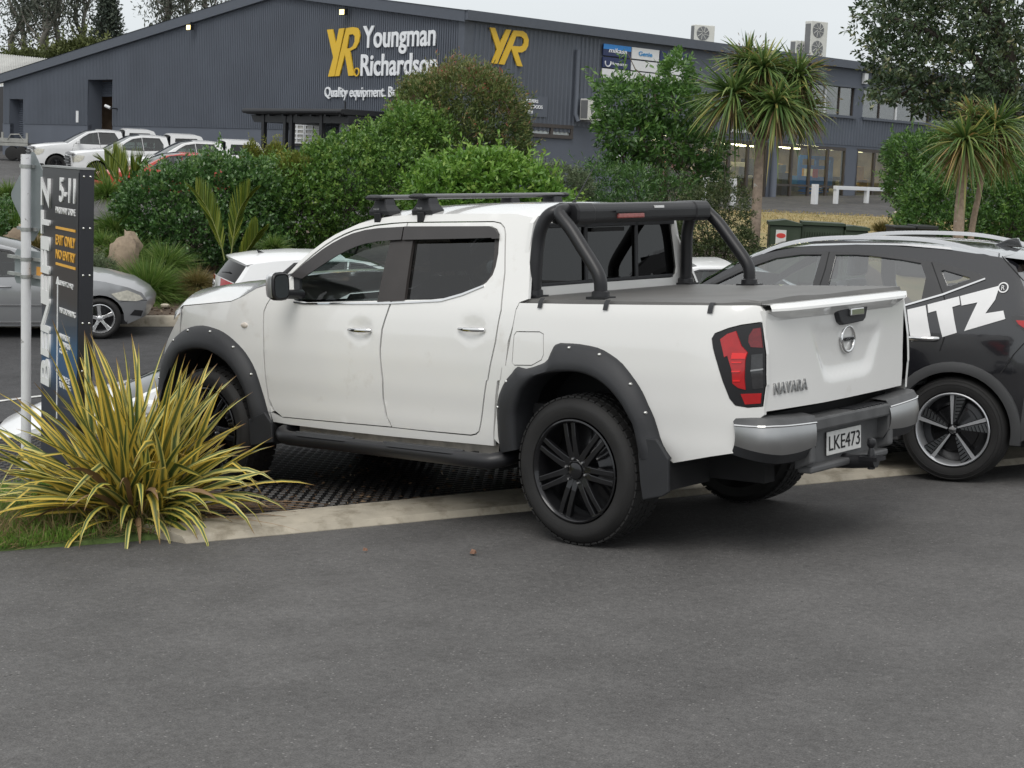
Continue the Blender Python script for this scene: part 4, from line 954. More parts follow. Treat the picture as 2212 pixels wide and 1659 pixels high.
for s_ in (-1, 1):
    mb = MB(); mb.prism([(a_ + (.26 - a_) * -.06, b_ + (b_ - 1.83) * .08) for a_, b_ in cs], (0, s_ * .50, 0), (1, 0, 0), (0, 0, 1), (0, s_ * .16, 0)); mb.build('bar_sleeve', BLK2, xb, bevel=.012)
la = tX(*c4(862, 300), .165); lb = tX(*c4(1070, 298), .165)
mb = MB(); mb.lohi((.150, lb[1], la[2] - .016), (.175, la[1], la[2] + .014)); mb.build('brake_lamp', pm('faded_red_lens', (.30, .07, .06), .2, coat=.4, var=.2, vscale=40), xb, bevel=.008)
mb = MB(); mb.lohi((.145, lb[1] - .03, la[2] + .020), (.2, la[1] + .03, la[2] + .03)); mb.build('lamp_hood', BLK2, xb)
mb = MB(); q1 = tX(*c4(1160, 218), .165); q2 = tX(*c4(1230, 236), .165); mb.lohi((.158, q2[1], q2[2]), (.170, q1[1], q1[2])); mb.build('sticker', pm('white_sticker', (.75, .75, .75), .4), xb)
# roof rack
for (lx, ly), (fxp, fyp) in (((510, 152), (630, 250)), ((140, 180), (255, 285))):
    foot = tY(*cr(fxp, fyp), .60); z0 = 1.945
    mb = MB(); cs = [(foot[0] + .052 * math.cos(t), z0 + .016 * math.sin(t)) for t in np.linspace(0, 2 * math.pi, 14, endpoint=False)]
    mb.prism(cs, (0, -.71, 0), (1, 0, 0), (0, 0, 1), (0, 1.42, 0)); br = mb.build('roof_bar', pm('anodised_bar', (.10, .10, .105), .3, metal=.7, rvar=.1), ute, 40)
    for sgn in (1, -1):
        mb = MB(); mb.lathe([(.0, .03), (.6, .025), (1., 0), (1., -.04)], (0, 0, 0), (0, sgn, 0), 14)
        mb.v = [(foot[0] + v[0] * .054, sgn * .71 + v[1], z0 + v[2] * .018) for v in mb.v]; mb.build('end_cap', BLK, br, 50)
        mb = MB(); rows = [[(foot[0] + sx * a_, sgn * (.60 + b_ * sy), z) for sx, sy in ((-1, -1), (1, -1), (1, 1), (-1, 1))] for z, a_, b_ in ((1.835, .085, .055), (1.86, .088, .058), (1.90, .055, .045), (1.935, .048, .04))]
        mb.grid(rows if sgn > 0 else [r_[::-1] for r_ in rows], closed=True); mb.add(rows[0], [(0, 1, 2, 3)]); mb.add(rows[-1], [(0, 1, 2, 3)])
        ft = mb.build('rack_foot', BLK, br, bevel=.008)
        mb = MB(); mb.lohi((foot[0] - .028, sgn * .645, 1.79), (foot[0] + .028, sgn * .67, 1.85)); mb.build('clamp', BLK2, ft, bevel=.004)
        if sgn > 0:
            o = text('THULE', 1., .0005, mat=pm('badge_grey', (.6, .6, .6), .4), parent=ft)
            xs = [v.co.x for v in o.data.vertices]; w_ = max(xs)
            for v in o.data.vertices:
                a_, b_, c_ = v.co; v.co = (foot[0] + .040 - .05 * a_ / w_, .661 + c_, 1.868 + .017 * b_)
# aerial at the back of the roof
aa = tX(*cr(1880, 225), .62); ab = tX(1258, 338, .70)
mb = MB(); mb.tube([(.62, aa[1], 1.86), (.60, aa[1] - .01, 1.90)], .012, 8); mb.tube([(.60, aa[1] - .01, 1.90), (.56, ab[1], ab[2])], [.004, .002], 6); mb.build('aerial', BLK, ute)
# ================================================================= the black liveried SUV
n_ = TT[:3, 2]; hdg = np.array([-math.cos(R(28.7)), math.sin(R(28.7)), 0.]); hdg = unit(hdg - n_ * np.dot(hdg, n_)); lft = np.cross(n_, hdg)
CPT = t2w(tZ(2056, 1042))
SO = CPT - lft * .93
TS = np.eye(4); TS[:3, 0] = hdg; TS[:3, 1] = lft; TS[:3, 2] = n_; TS[:3, 3] = SO
TSI = np.linalg.inv(TS); MS = Matrix([list(r_) for r_ in TS]); SVO = (TSI @ np.append(CAM, 1))[:3]
def sY(px, Y):
    r_ = TSI[:3, :3] @ ray(*px); return SVO + r_ * ((Y - SVO[1]) / r_[1])
def yv(x, z):
    y = np.interp(z, [.2, .35, .55, .75, .90, 1.0, 1.08], [.88, .905, .925, .935, .930, .915, .895])
    if z > 1.08: y = .895 - (z - 1.08) * .36 - (z - 1.08) ** 2 * .12
    if x < -.35: y -= (-.35 - x) ** 2 * .42
    if x > 2.9: y -= (x - 2.9) ** 2 * .30
    return y
def V_(px, off=0.):
    Y = .9
    for _ in range(6):
        q = sY(px, Y); Y = yv(q[0], q[2]) + off
    return (q[0], q[2])
def VV(pts, off=0.): return [V_(p, off) for p in pts]
BP = pm('black_car_paint', (.013, .0132, .016), .14, coat=1., var=.1, vscale=2, spec=.6)
BTR = pm('gloss_black_trim', (.03, .03, .032), .28, coat=.3, var=.08)
CLAD = pm('cladding_plastic', (.055, .056, .058), .6, var=.12, vscale=6, bump=.1, bscale=300)
SILV = pm('silver_rail', (.62, .62, .63), .22, metal=.85, var=.04)
GLV = glass('suv_glass', (.66, .70, .71), .0, 1., 2.5)
suv = empty('suv', MS, 'black SUV with white lettering decal and silver roof rails beside the pickup', 'car')
def suv_part(name, poly, mat, off=0., holes=(), h=.07, rim=.02, both=True, parent=None, smooth=40):
    obs = []
    for sgn in ((1, -1) if both else (1,)):
        mb = MB(); panel(mb, poly, lambda u, v: (u, sgn * (yv(u, v) + off), v), holes, h, rim, (0, -sgn, 0), 0, sgn > 0); obs.append(mb.build(name, mat, parent or suv, smooth))
    return obs
topS = VV([(1514, 614), (1561, 587), (1624, 556), (1671, 540), (1700, 535), (1750, 531), (1850, 528), (1950, 530), (2050, 539), (2110, 548), (2163, 556)])
xa, za = topS[0]
xr, zr = topS[-1]
front = [(3.66, .62), (3.62, .80), (3.50, .93), (3.2, 1.00), (2.7, 1.045), (xa + .25, 1.075)]
rear = [(-.80, 1.38), (-.87, 1.15), (-.93, .98), (-.95, .80), (-.94, .62), (-.90, .42)]
rear = [(xr - .10, zr - .06), (xr - .2, zr - .26)] + [(xr - .30, 1.10), (xr - .345, .98), (xr - .36, .8), (xr - .35, .62), (xr - .31, .40)]
def arch(cx_, r_, z0=.36, n=13, a0=-.2): return [(cx_ + r_ * math.cos(a), z0 + r_ * math.sin(a)) for a in np.linspace(a0, math.pi - a0, n)]
WB = 2.72
body = front + topS + rear + [(-.42, .30)] + arch(0, .40)[::-1][1:-1] + [(.42, .26), (2.3, .26)] + arch(WB, .40)[::-1][1:-1] + [(3.12, .28), (3.55, .36)]
winR = VV([c5(722, 412), c5(880, 412), c5(1000, 420), c5(1250, 452), c5(1395, 478), c5(1437, 585), c5(1400, 762), c5(1330, 782), c5(1100, 842), c5(640, 930), c5(650, 700)])
winF = VV([c5(608, 410), c5(450, 410), c5(250, 438), c5(110, 486), c5(-50, 556), c5(-250, 650), c5(-420, 740), c5(-440, 800), c5(-300, 850), c5(520, 935), c5(540, 640)])
winQ = VV([c5(1560, 540), c5(1580, 532), c5(1780, 592), c5(1788, 602), c5(1625, 658), c5(1605, 655)])
suv_part('body_side', body, BP, holes=[winF, winR, winQ], h=.05)
for w_, nm in ((winF, 'window_pane'), (winR, 'window_pane'), (winQ, 'quarter_window')): suv_part(nm, offset(w_, .006), GLV, off=-.012, h=.3, rim=0)
# black window surround, pillars
su = VV([c5(-480, 800), c5(-420, 715), c5(-250, 620), c5(-50, 525), c5(90, 462), c5(250, 412), c5(400, 388), c5(670, 380), c5(1000, 395), c5(1300, 432), c5(1480, 460), c5(1700, 512), c5(1860, 560), c5(1902, 590), c5(1880, 605), c5(1570, 716), c5(1280, 800), c5(1100, 860), c5(600, 965), c5(0, 940)])
suv_part('window_surround', su, BTR, off=.004, holes=[offset(winF, .004), offset(winR, .004), offset(winQ, .004)], h=.09, rim=.008)
suv_part('belt_strip', VV([c5(1905, 590), c5(1908, 602), c5(1572, 728), c5(1280, 812), c5(1100, 870), c5(600, 975), c5(0, 952), c5(0, 938), c5(600, 962), c5(1100, 856), c5(1280, 798), c5(1570, 714)]), CHR, off=.010, h=.12, rim=.008)
def seam(pts, w_=.0035, name='door_seam'):
    P = np.array(pts); L_ = [];
    for i in range(len(P)):
        d = unit(P[min(i + 1, len(P) - 1)] - P[max(i - 1, 0)]); L_.append((P[i] + np.array([-d[1], d[0]]) * w_, P[i] - np.array([-d[1], d[0]]) * w_))
    suv_part(name, [tuple(a) for a, b in L_] + [tuple(b) for a, b in L_[::-1]], DARK, off=.0055, h=.1, rim=0)
seam(VV([c5(1482, 468), c5(1530, 600), c5(1572, 722), c5(1600, 800), c5(1610, 870), c5(1602, 990), c5(1575, 1080), c5(1545, 1170)]))
seam(VV([c5(672, 385), c5(640, 520), c5(600, 640), c5(560, 800), c5(540, 1100), c5(540, 1500)]))
seam(VV([c5(2212, 1110), c5(2130, 1200), c5(2070, 1290), c5(2028, 1345)]))
seam(VV([c5(2040, 420), c5(2085, 475), c5(2135, 530), c5(2212, 615)]))
# decal letters (flat vinyl)
VIN = pm('white_vinyl', (.78, .78, .78), .3, var=.03, coat=.2)
for nm, pts in (('decal_letter', [c5(1290, 842), c5(1435, 808), c5(1476, 1056), c5(1320, 1095)]),
                ('decal_letter', [c5(1450, 802), c5(1700, 737), c5(1708, 803), c5(1646, 822), c5(1682, 1025), c5(1568, 1060), c5(1520, 850), c5(1457, 868)]),
                ('decal_letter', [c5(1708, 735), c5(2022, 652), c5(1985, 765), c5(1908, 872), c5(2050, 850), c5(2066, 916), c5(1740, 1012), c5(1795, 890), c5(1846, 785), c5(1720, 810)])):
    suv_part(nm, VV(pts), VIN, off=.007, h=.035, rim=.002, both=False)
rc = V_(c5(2050, 667)); rp = [(rc[0] + .034 * math.cos(a), rc[1] + .034 * math.sin(a)) for a in np.linspace(0, 2 * math.pi, 20, endpoint=False)]
suv_part('decal_ring', rp, VIN, off=.008, holes=[[(rc[0] + .026 * math.cos(a), rc[1] + .026 * math.sin(a)) for a in np.linspace(0, 2 * math.pi, 20, endpoint=False)]], h=.1, rim=.002, both=False)
o = text('R', 1., .0005, mat=VIN, parent=suv, name='decal_letter')
for v in o.data.vertices:
    a, b, c = v.co; X, Z = rc[0] + .014 - .05 * a * .8, rc[1] - .016 + .045 * b; v.co = (X, yv(X, Z) + .009 + c, Z)
# roof, screen, bonnet, tail
fr = np.linspace(-1, 1, 21)
def vac(x, z, crown, bow=0.):
    y0 = yv(x, z); return [(x + bow * (1 - f_ * f_), y0 * f_, z + crown * (1 - abs(f_) ** 2.4)) for f_ in fr]
mb = MB(); mb.grid([vac(x, z, .028, .05 * (1 if x > 1 else -1) * (abs(x - .6) / 1.2)) for x, z in topS[3:]][::-1]); mb.build('roof', BP, suv, 60)
rows = [vac(x, z, .05, .12) for x, z in topS[:4]]
mb = MB(); mb.grid([r_[1:-1] for r_ in rows][::-1]); mb.build('windscreen', glass('suv_screen', (.7, .75, .75)), suv, 60)
rows = [vac(x, z, .05 * min(1, (3.7 - x) * 1.2), .13) for x, z in front + topS[:1]]
mb = MB(); mb.grid(rows[::-1]); mb.build('bonnet', BP, suv, 60)
rows = [vac(x, z, .028 if i == 0 else .01, -.07) for i, (x, z) in enumerate([topS[-1]] + rear)]
mb = MB(); mb.grid([r_[1:-1] for r_ in rows[:3]][::-1]); mb.build('rear_screen', GLD, suv, 60)
mb = MB(); mb.grid(rows[2:][::-1]); mb.grid([r_[:2] for r_ in rows[:3]][::-1]); mb.grid([r_[-2:] for r_ in rows[:3]][::-1]); mb.build('tailgate', BP, suv, 60)
mb = MB(); q = rows[0]; mb.grid([[(p[0] + .08, p[1] * .96, p[2] + .012) for p in q], [(p[0] - .16, p[1] * .94, p[2] - .02) for p in q], [(p[0] - .15, p[1] * .94, p[2] - .05) for p in q], [(p[0], p[1] * .96, p[2] - .05) for p in q]][::-1]); mb.build('tail_spoiler', BP, suv, 40)
# roof rails with black infill, silver cant strip
rail_px = [c5(60, 432), c5(180, 375), c5(300, 332), c5(420, 304), c5(560, 284), c5(750, 272), c5(1000, 270), c5(1300, 279), c5(1500, 297), c5(1700, 334), c5(1850, 372), c5(1950, 397), c5(2015, 408)]
for sgn in (1, -1):
    P = []
    for p in rail_px:
        q = sY(p, .70); P.append(np.array([q[0], sgn * .70, q[2]]))
    P = smoothline(P, 3); mb = MB(); mb.grid([[tuple(p + np.array(o_)) for o_ in ((0, -.020, -.014), (0, -.016, .008), (0, 0, .014), (0, .016, .008), (0, .020, -.014))] for p in P], closed=True); mb.build('roof_rail', SILV, suv, 50)
suv_part('cant_strip', VV([c5(525, 322), c5(545, 300), c5(900, 300), c5(1200, 312), c5(1500, 335), c5(1640, 350), c5(1648, 366), c5(1500, 352), c5(1200, 330), c5(900, 318)]), SILV, off=.012, h=.15, rim=.012)
# cladding arches and sills, handle, lamps
for cx_ in (0, WB):
    A = arch(cx_, .445, n=25, a0=-.22); Bq = arch(cx_, .375, n=25, a0=-.25)
    for sgn in (1, -1):
        rows = [[(a[0] * (1 - t) + b[0] * t, sgn * (yv(a[0] * (1 - t) + b[0] * t, a[1] * (1 - t) + b[1] * t) + o_), a[1] * (1 - t) + b[1] * t) for a, b in zip(A, Bq)] for t, o_ in ((0, -.005), (.05, .022), (.5, .030), (.95, .024), (1, -.06))]
        mb = MB(); mb.grid(rows if sgn < 0 else rows[::-1]); mb.build('arch_cladding', CLAD, suv, 50)
suv_part('sill_cladding', [(.44, .24), (2.28, .24), (2.30, .42), (.42, .42)], CLAD, off=.02, h=.2)
suv_part('rear_bumper_cladding', [(-.44, .42), (-.42, .28), (xr - .30, .36), (xr - .34, .60), (xr - .2, .58)], CLAD, off=.015, h=.15)
hx, hz = V_(c5(1400, 1068))
for sgn in (1, -1):
    for xx in (hx, hx + 1.12):
        mb = MB(); y0 = yv(xx, hz); mb.tube([(xx - .115, sgn * (y0 + .008), hz), (xx - .09, sgn * (y0 + .032), hz), (xx + .08, sgn * (y0 + .032), hz), (xx + .11, sgn * (y0 + .008), hz)], [.012, .017, .017, .012], 10); mb.build('door_handle', CHR, suv, 50)
tlp = VV([c5(2112, 905), c5(2125, 890), c5(2212, 892), c5(2290, 905), c5(2330, 1030), c5(2212, 1004), c5(2150, 962)])
for ob in suv_part('tail_lamp', tlp, BTR, off=.010, h=.1): pass
suv_part('tail_lamp_lens', VV([c5(2150, 925), c5(2212, 928), c5(2300, 940), c5(2310, 1010), c5(2212, 985), c5(2170, 955)]), REDL, off=.016, h=.1)
for sgn in (1, -1):
    mb = MB(); mb.lohi((xa + .0, sgn * .98 - .09, 1.06), (xa + .12, sgn * .98 + .09, 1.20)); mb.build('door_mirror', BP, suv, bevel=.03)
    mb = MB(); mb.grid([[(3.58 - .3 * (abs(y) - .5) - (z - .7) * .2, sgn * abs(y), z) for y in np.linspace(.5, .85, 6)] for z in (.70, .78, .86)]); mb.build('headlamp', pm('headlamp_glass', (.5, .52, .52), .08, coat=1), suv, 50)
# underbody, wells, interior
mb = MB(); mb.lohi((-.8, -.78, .24), (3.4, .78, .40)); mb.build('underbody', DARK, suv)
for hx in (0, WB):
    for sgn in (1, -1):
        pr = arch(hx, .43, a0=-.1); mb = MB(); mb.grid([[(x, sgn * .90, z) for x, z in pr], [(x, sgn * .55, z) for x, z in pr]]); mb.add([(x, sgn * .55, z) for x, z in pr], [tuple(range(len(pr)))]); mb.build('wheel_well', DARK, suv)
SEATG = pm('grey_seat', (.42, .42, .43), .8, var=.1, vscale=12)
for x in (.35, 1.25):
    for y in (-.36, .36):
        mb = MB(); mb.lohi((x - .08, y - .25, .60), (x + .42, y + .25, .76)); mb.prism([(x - .06, .70), (x + .10, .70), (x - .10, 1.28), (x - .22, 1.28)], (0, y - .24, 0), (1, 0, 0), (0, 0, 1), (0, .48, 0)); mb.prism([(x - .25, 1.31), (x - .14, 1.31), (x - .17, 1.50), (x - .26, 1.49)], (0, y - .13, 0), (1, 0, 0), (0, 0, 1), (0, .26, 0)); mb.build('seat', SEATG, suv, bevel=.035)
mb = MB(); mb.lohi((xr + .15, -.72, .5), (2.5, .72, .58)); mb.lohi((1.95, -.74, .6), (2.6, .74, 1.02)); mb.build('cabin_floor', DASH, suv, bevel=.02)
mb = MB(); mb.prism([(.80, 1.02), (.815, 1.02), (.83, 1.2), (.82, 1.21)], (0, .62, 0), (1, 0, 0), (0, 0, 1), (0, .02, 0)); mb.build('parcel', pm('yellow_card', (.7, .55, .05), .6), suv)
# five double-blade wheels
ALU = pm('machined_alloy', (.60, .61, .63), .35, metal=.7, var=.06)
def suv_wheel(x, sgn, rot):
    o = np.array([x, sgn * .93, .352]); R_, r_ = .352, .243
    mb = MB(); mb.lathe([(r_, .02), (r_ + .012, 0), (r_ + .05, -.012), (R_ - .03, -.006), (R_ - .008, .02), (R_, .05), (R_, .17), (R_ - .01, .20), (R_ - .04, .22), (r_, .20)], o, (0, -sgn, 0), 56)
    for rr in (.30, .325): mb.lathe([(rr, -.012), (rr + .002, -.0145), (rr + .004, -.012)], o, (0, -sgn, 0), 56)
    wh = mb.build('wheel', RUB, suv, 40)
    mb = MB(); mb.lathe([(.246, -.002), (.240, -.008), (.232, .0), (.226, .03), (.222, .16)], o, (0, -sgn, 0), 56); mb.build('rim_lip', ALU, wh, 35)
    mb = MB(); mb.lathe([(.0, .075), (.15, .075), (.225, .11)], o, (0, -sgn, 0), 40); mb.lathe([(.16, .06), (.16, .08), (.05, .06)], o, (0, -sgn, 0), 30); mb.build('brake_disc', RIMB, wh, 35)
    ax = np.array([0, -sgn, 0.])
    for k in range(5):
        a = rot + 2 * math.pi * k / 5; er = np.array([math.cos(a), 0, math.sin(a)]); et = np.array([-math.sin(a), 0, math.cos(a)]) * sgn
        mb = MB()
        def blade(pts, d0=.006, th_=.012): 
            A = [o + er * p + et * q + ax * d0 for p, q in pts]; n = len(A); mb.add(A + [p + ax * th_ for p in A], [tuple(range(n)), tuple(range(2 * n - 1, n - 1, -1))] + [(i, n + i, n + (i + 1) % n, (i + 1) % n) for i in range(n)])
        blade([(.035, -.012), (.237, -.034), (.239, -.008), (.035, -.002)])
        b0 = mb.build('spoke', ALU, wh)
        mb = MB()
        for j in range(8):
            t0 = .055 + j * .0235; t1 = t0 + .0155; w0, w1 = .006 + (t0 - .05) * .34, .006 + (t1 - .05) * .34
            blade([(t0, .006), (t1, .006), (t1 + w1 * .15, .006 + w1), (t0 + w0 * .15, .006 + w0)], .010)
        blade([(.05, .002), (.24, .002), (.24, .006), (.05, .006)], .012)
        mb.build('spoke_fins', pm('grey_alloy', (.28, .29, .30), .3, metal=1.), wh)
        mb = MB(); blade([(.04, .0), (.238, .0), (.236, .078), (.04, .010)], .022, .02); mb.build('spoke_back', RIMB, wh)
    mb = MB(); mb.lathe([(0, -.004), (.022, -.003), (.028, .006), (.030, .02)], o, (0, -sgn, 0), 20); mb.build('hub_cap', CHR, wh, 40)
for x, sgn, rt in ((0, 1, R(22)), (WB, 1, R(50)), (0, -1, 0), (WB, -1, 0)): suv_wheel(x, sgn, rt)
mb = MB(); q = sY(c5(2190, 310), 0); mb.prism([(xr + .02, zr + .045), (xr + .25, zr + .05), (xr + .12, zr + .10), (xr + .05, zr + .11)], (0, -.02, 0), (1, 0, 0), (0, 0, 1), (0, .04, 0)); mb.build('shark_fin_aerial', BP, suv, bevel=.008)
# ================================================================= other parked cars
def make_car(name, label, M, paint, top, hood_i, screen, back, wins, wb, wr, hw, belt, arch_r=None, floor=.22, group=None, glassm=None, front_x=None, side_extra=None, cat='car', lean=.38, seat_mat=None, ride=None):
    """top: outline of the side seen from the left (x forward), from front bumper foot over bonnet and roof to rear bumper foot.
    hood_i, screen, back: index ranges of 'top' that are windscreen / rear screen. wb: (rear axle x, front axle x)"""
    root = empty(name, M, label, cat, group)
    xs_ = [p[0] for p in top]; xf, xb = max(xs_), min(xs_)
    def yc(x, z):
        y = np.interp(z, [.15, .35, .6, belt - .15, belt], [hw - .06, hw - .02, hw, hw - .01, hw - .05])
        if z > belt: y = hw - .05 - (z - belt) * lean
        e = .85; y -= (max(0, x - (xf - e)) / e) ** 2.2 * .22 + (max(0, (xb + e) - x) / e) ** 2.2 * .16
        return y
    ar = arch_r or wr + .045
    def arc(cx_): return [(cx_ + ar * math.cos(a), wr + ar * math.sin(a)) for a in np.linspace(math.pi + .35, -.35, 15)]
    poly = list(top) + [(wb[0] - ar - .05, floor)] + arc(wb[0])[1:-1] + [(wb[0] + ar + .04, floor - .03), (wb[1] - ar - .04, floor - .03)] + arc(wb[1])[1:-1] + [(wb[1] + ar + .05, floor)]
    for sgn in (1, -1):
        mb = MB(); panel(mb, poly, lambda u, v: (u, sgn * yc(u, v), v), wins, .09, .02, (0, -sgn, 0), 0, sgn > 0); mb.build('body_side', paint, root, 45)
        for w_ in wins:
            mb = MB(); panel(mb, offset(w_, .004), lambda u, v: (u, sgn * (yc(u, v) - .012), v), (), .4, 0, None, 0, sgn > 0); mb.build('window', glassm, root)
            mb = MB(); panel(mb, offset(w_, .030), lambda u, v: (u, sgn * (yc(u, v) + .003), v), [offset(w_, .0)], .2, .005, (0, -sgn, 0), 0, sgn > 0); mb.build('window_frame', BTR, root)
    fr_c = np.linspace(-1, 1, 17)
    def row(i):
        x, z = top[i]; y0 = yc(x, z); t = (x - xb) / (xf - xb); bow = .16 * max(0, t - .55) / .45 - .14 * max(0, .4 - t) / .4; cr_ = .05 if z > .7 else .01
        return [(x + bow * (1 - f_ * f_), y0 * f_, z + cr_ * (1 - abs(f_) ** 2.4)) for f_ in fr_c]
    rows = [row(i) for i in range(len(top))]
    segs = [('bonnet', 0, screen[0]), ('roof', screen[1], back[0]), ('tail', back[1], len(top) - 1)]
    for nm, a, b in segs:
        if b > a: mb = MB(); mb.grid(rows[a:b + 1][::-1]); mb.build(nm, paint, root, 60)
    for nm, (a, b) in (('windscreen', screen), ('rear_screen', back)):
        if b > a:
            mb = MB(); mb.grid([r_[1:-1] for r_ in rows[a:b + 1]][::-1]); mb.build(nm, glassm, root, 60)
            mb = MB(); mb.grid([r_[:2] for r_ in rows[a:b + 1]][::-1]); mb.build('pillar', paint, root, 60); mb = MB(); mb.grid([r_[-2:] for r_ in rows[a:b + 1]][::-1]); mb.build('pillar', paint, root, 60)
    mb = MB(); mb.lohi((xb + .25, -hw + .12, floor), (xf - .3, hw - .12, floor + .15)); mb.build('underbody', DARK, root)
    sm = seat_mat or SEAT
    for x in (wb[0] + .42, wb[0] + 1.25):
        for y in (-.35, .35):
            mb = MB(); mb.prism([(x - .02, .5), (x + .4, .5), (x + .4, .62), (x + .1, .66), (x - .1, belt + .10), (x - .22, belt + .10)], (0, y - .24, 0), (1, 0, 0), (0, 0, 1), (0, .48, 0)); mb.prism([(x - .23, belt + .12), (x - .13, belt + .12), (x - .16, belt + .3), (x - .25, belt + .3)], (0, y - .13, 0), (1, 0, 0), (0, 0, 1), (0, .26, 0)); mb.build('seat', sm, root, bevel=.03)
    return root, yc, rows
def side_bits(root, yc, poly, mat, name, off=.006, sides=(1, -1), h=.1, rim=.006):
    for sgn in sides:
        mb = MB(); panel(mb, poly, lambda u, v: (u, sgn * (yc(u, v) + off), v), (), h, rim, (0, -sgn, 0), 0, sgn > 0); mb.build(name, mat, root, 40)
def ribbon(pts, w_=.006):
    P = np.array(pts, float); A = []; B_ = []
    for i in range(len(P)):
        d = unit(P[min(i + 1, len(P) - 1)] - P[max(i - 1, 0)]); q = np.array([-d[1], d[0]]) * w_; A.append(tuple(P[i] + q)); B_.append(tuple(P[i] - q))
    return A + B_[::-1]
def car_wheel(root, x, y, sgn, wr, rim_r, spokes, rmat, rot=0., w=.2, split=False):
    o = np.array([x, sgn * y, wr]); mb = MB()
    mb.lathe([(rim_r, .02), (rim_r + .012, 0), (rim_r + .04, -.012), (wr - .03, -.006), (wr - .008, .02), (wr, .05), (wr, w - .05), (wr - .01, w - .02), (rim_r, w)], o, (0, -sgn, 0), 40); wh = mb.build('wheel', RUB, root, 40)
    mb = MB(); mb.lathe([(rim_r + .004, -.003), (rim_r - .006, -.006), (rim_r - .016, .01), (rim_r - .022, .14)], o, (0, -sgn, 0), 40); mb.build('rim', rmat, wh, 35)
    mb = MB(); mb.lathe([(.0, .07), (rim_r - .02, .09)], o, (0, -sgn, 0), 30); mb.build('brake_disc', RIMB, wh, 35)
    ax = np.array([0, -sgn, 0.])
    for k in range(spokes):
        a = rot + 2 * math.pi * k / spokes; er = np.array([math.cos(a), 0, math.sin(a)]); et = np.array([-math.sin(a), 0, math.cos(a)])
        V = []
        for rr, hw_, dp in ((.03, .028, .020), (rim_r * .5, .022, .010), (rim_r - .01, .034, .004)):
            for e_, f_ in ((-hw_, dp + .008), (hw_, dp + .008), (hw_ * .7, dp), (-hw_ * .7, dp)): V.append(o + er * rr + et * e_ + ax * f_)
        mb = MB(); mb.add(V, [(4 * i + j, 4 * i + (j + 1) % 4, 4 * i + 4 + (j + 1) % 4, 4 * i + 4 + j) for i in range(2) for j in range(4)] + [(0, 1, 2, 3), (8, 11, 10, 9)]); mb.build('spoke', rmat, wh)
    mb = MB(); mb.lathe([(0, .004), (.03, .005), (.045, .016), (.05, .03)], o, (0, -sgn, 0), 16); mb.build('hub_cap', rmat, wh, 40)
def place(pos, heading_deg, up=(0, 0, 1)):
    """car frame at pos; heading measured from +X towards +Y"""
    u = unit(up); h_ = np.array([math.cos(R(heading_deg)), math.sin(R(heading_deg)), 0.]); h_ = unit(h_ - u * np.dot(h_, u)); l_ = np.cross(u, h_)
    return basis(pos, h_, l_, u)
UPL = unit(np.array([0, -.062, 1.]))
SILVER = pm('silver_paint', (.33, .335, .345), .30, metal=.45, coat=.6, var=.04, vscale=1.5)
WCAR = pm('white_car_paint', (.78, .785, .79), .25, coat=.6, var=.015)
GLC = glass('car_glass', (.30, .36, .34), .0, 1., 1.8)
GLK = glass('car_glass_dark', (.05, .055, .06), .0, 1., 1.6)
AL2 = pm('bright_alloy', (.72, .72, .73), .25, metal=.8)
HLAMP = pm('headlamp_clear', (.62, .60, .52), .10, coat=1., var=.25, vscale=18)
# silver sedan across the lower car park --------------------------------
fw = on_plane(216, 733, (0, 16, -1.43), (0, -.062, 1)); hs = 14
Hd = np.array([math.cos(R(hs)), math.sin(R(hs)), 0]); Ld = np.array([-Hd[1], Hd[0], 0])
org = fw - Hd * 2.67 + Ld * .86; org[2] = zlot(org[1]) + .0
top = [(3.28, .30), (3.36, .45), (3.38, .58), (3.30, .70), (3.10, .79), (2.75, .88), (2.35, .93), (2.1, .965), (1.75, 1.18), (1.45, 1.33), (1.15, 1.40), (.7, 1.425), (.2, 1.40), (-.15, 1.32), (-.5, 1.15), (-.75, 1.04), (-1.0, 1.02), (-1.12, .95), (-1.15, .6), (-1.08, .32)]
wins = [[(1.86, .97), (1.60, 1.16), (1.35, 1.30), (1.05, 1.345), (.98, 1.35), (.94, .96)], [(.86, .96), (.90, 1.35), (.5, 1.36), (.2, 1.34), (-.02, 1.26), (-.1, 1.0), (-.05, .97)], [(-.12, 1.0), (-.08, 1.24), (-.30, 1.12), (-.42, 1.02)]]
rt, yc, _ = make_car('sedan', 'silver sedan parked side-on in the lower car park behind the totem sign', place(org, hs, UPL), SILVER, top, 0, (7, 10), (12, 15), wins, (0, 2.67), .318, .865, .93, glassm=GLC)
for x in (0, 2.67):
    for sgn in (1, -1): car_wheel(rt, x, .865, sgn, .318, .222, 5, AL2, R(95))
side_bits(rt, yc, [(2.84, .70), (3.08, .75), (3.28, .66), (3.32, .60), (3.22, .575), (2.95, .60)], HLAMP, 'headlamp', .010)
side_bits(rt, yc, [(3.12, .36), (3.29, .33), (3.32, .42), (3.19, .44)], DARK, 'fog_lamp_recess', .006)
side_bits(rt, yc, ribbon([(-.75, .50), (.38, .505), (2.25, .52)], .008), CHR, 'side_moulding', .010)
side_bits(rt, yc, ribbon([(.42, .25), (1.3, .245), (2.25, .25)], .010), CHR, 'sill_strip', .012)
for pts in ([(.92, .95), (.90, .6), (.86, .25)], [(-.20, .95), (-.10, .7), (.15, .45), (.42, .28)], [(2.0, .93), (2.1, .7), (2.12, .45), (2.05, .27)]): side_bits(rt, yc, ribbon(pts, .004), DARK, 'door_seam', .002, rim=0)
side_bits(rt, yc, [(3.38, .58), (3.2, .60), (2.98, .575), (2.98, .57), (3.2, .592), (3.38, .572)], DARK, 'bumper_seam', .003, rim=0)
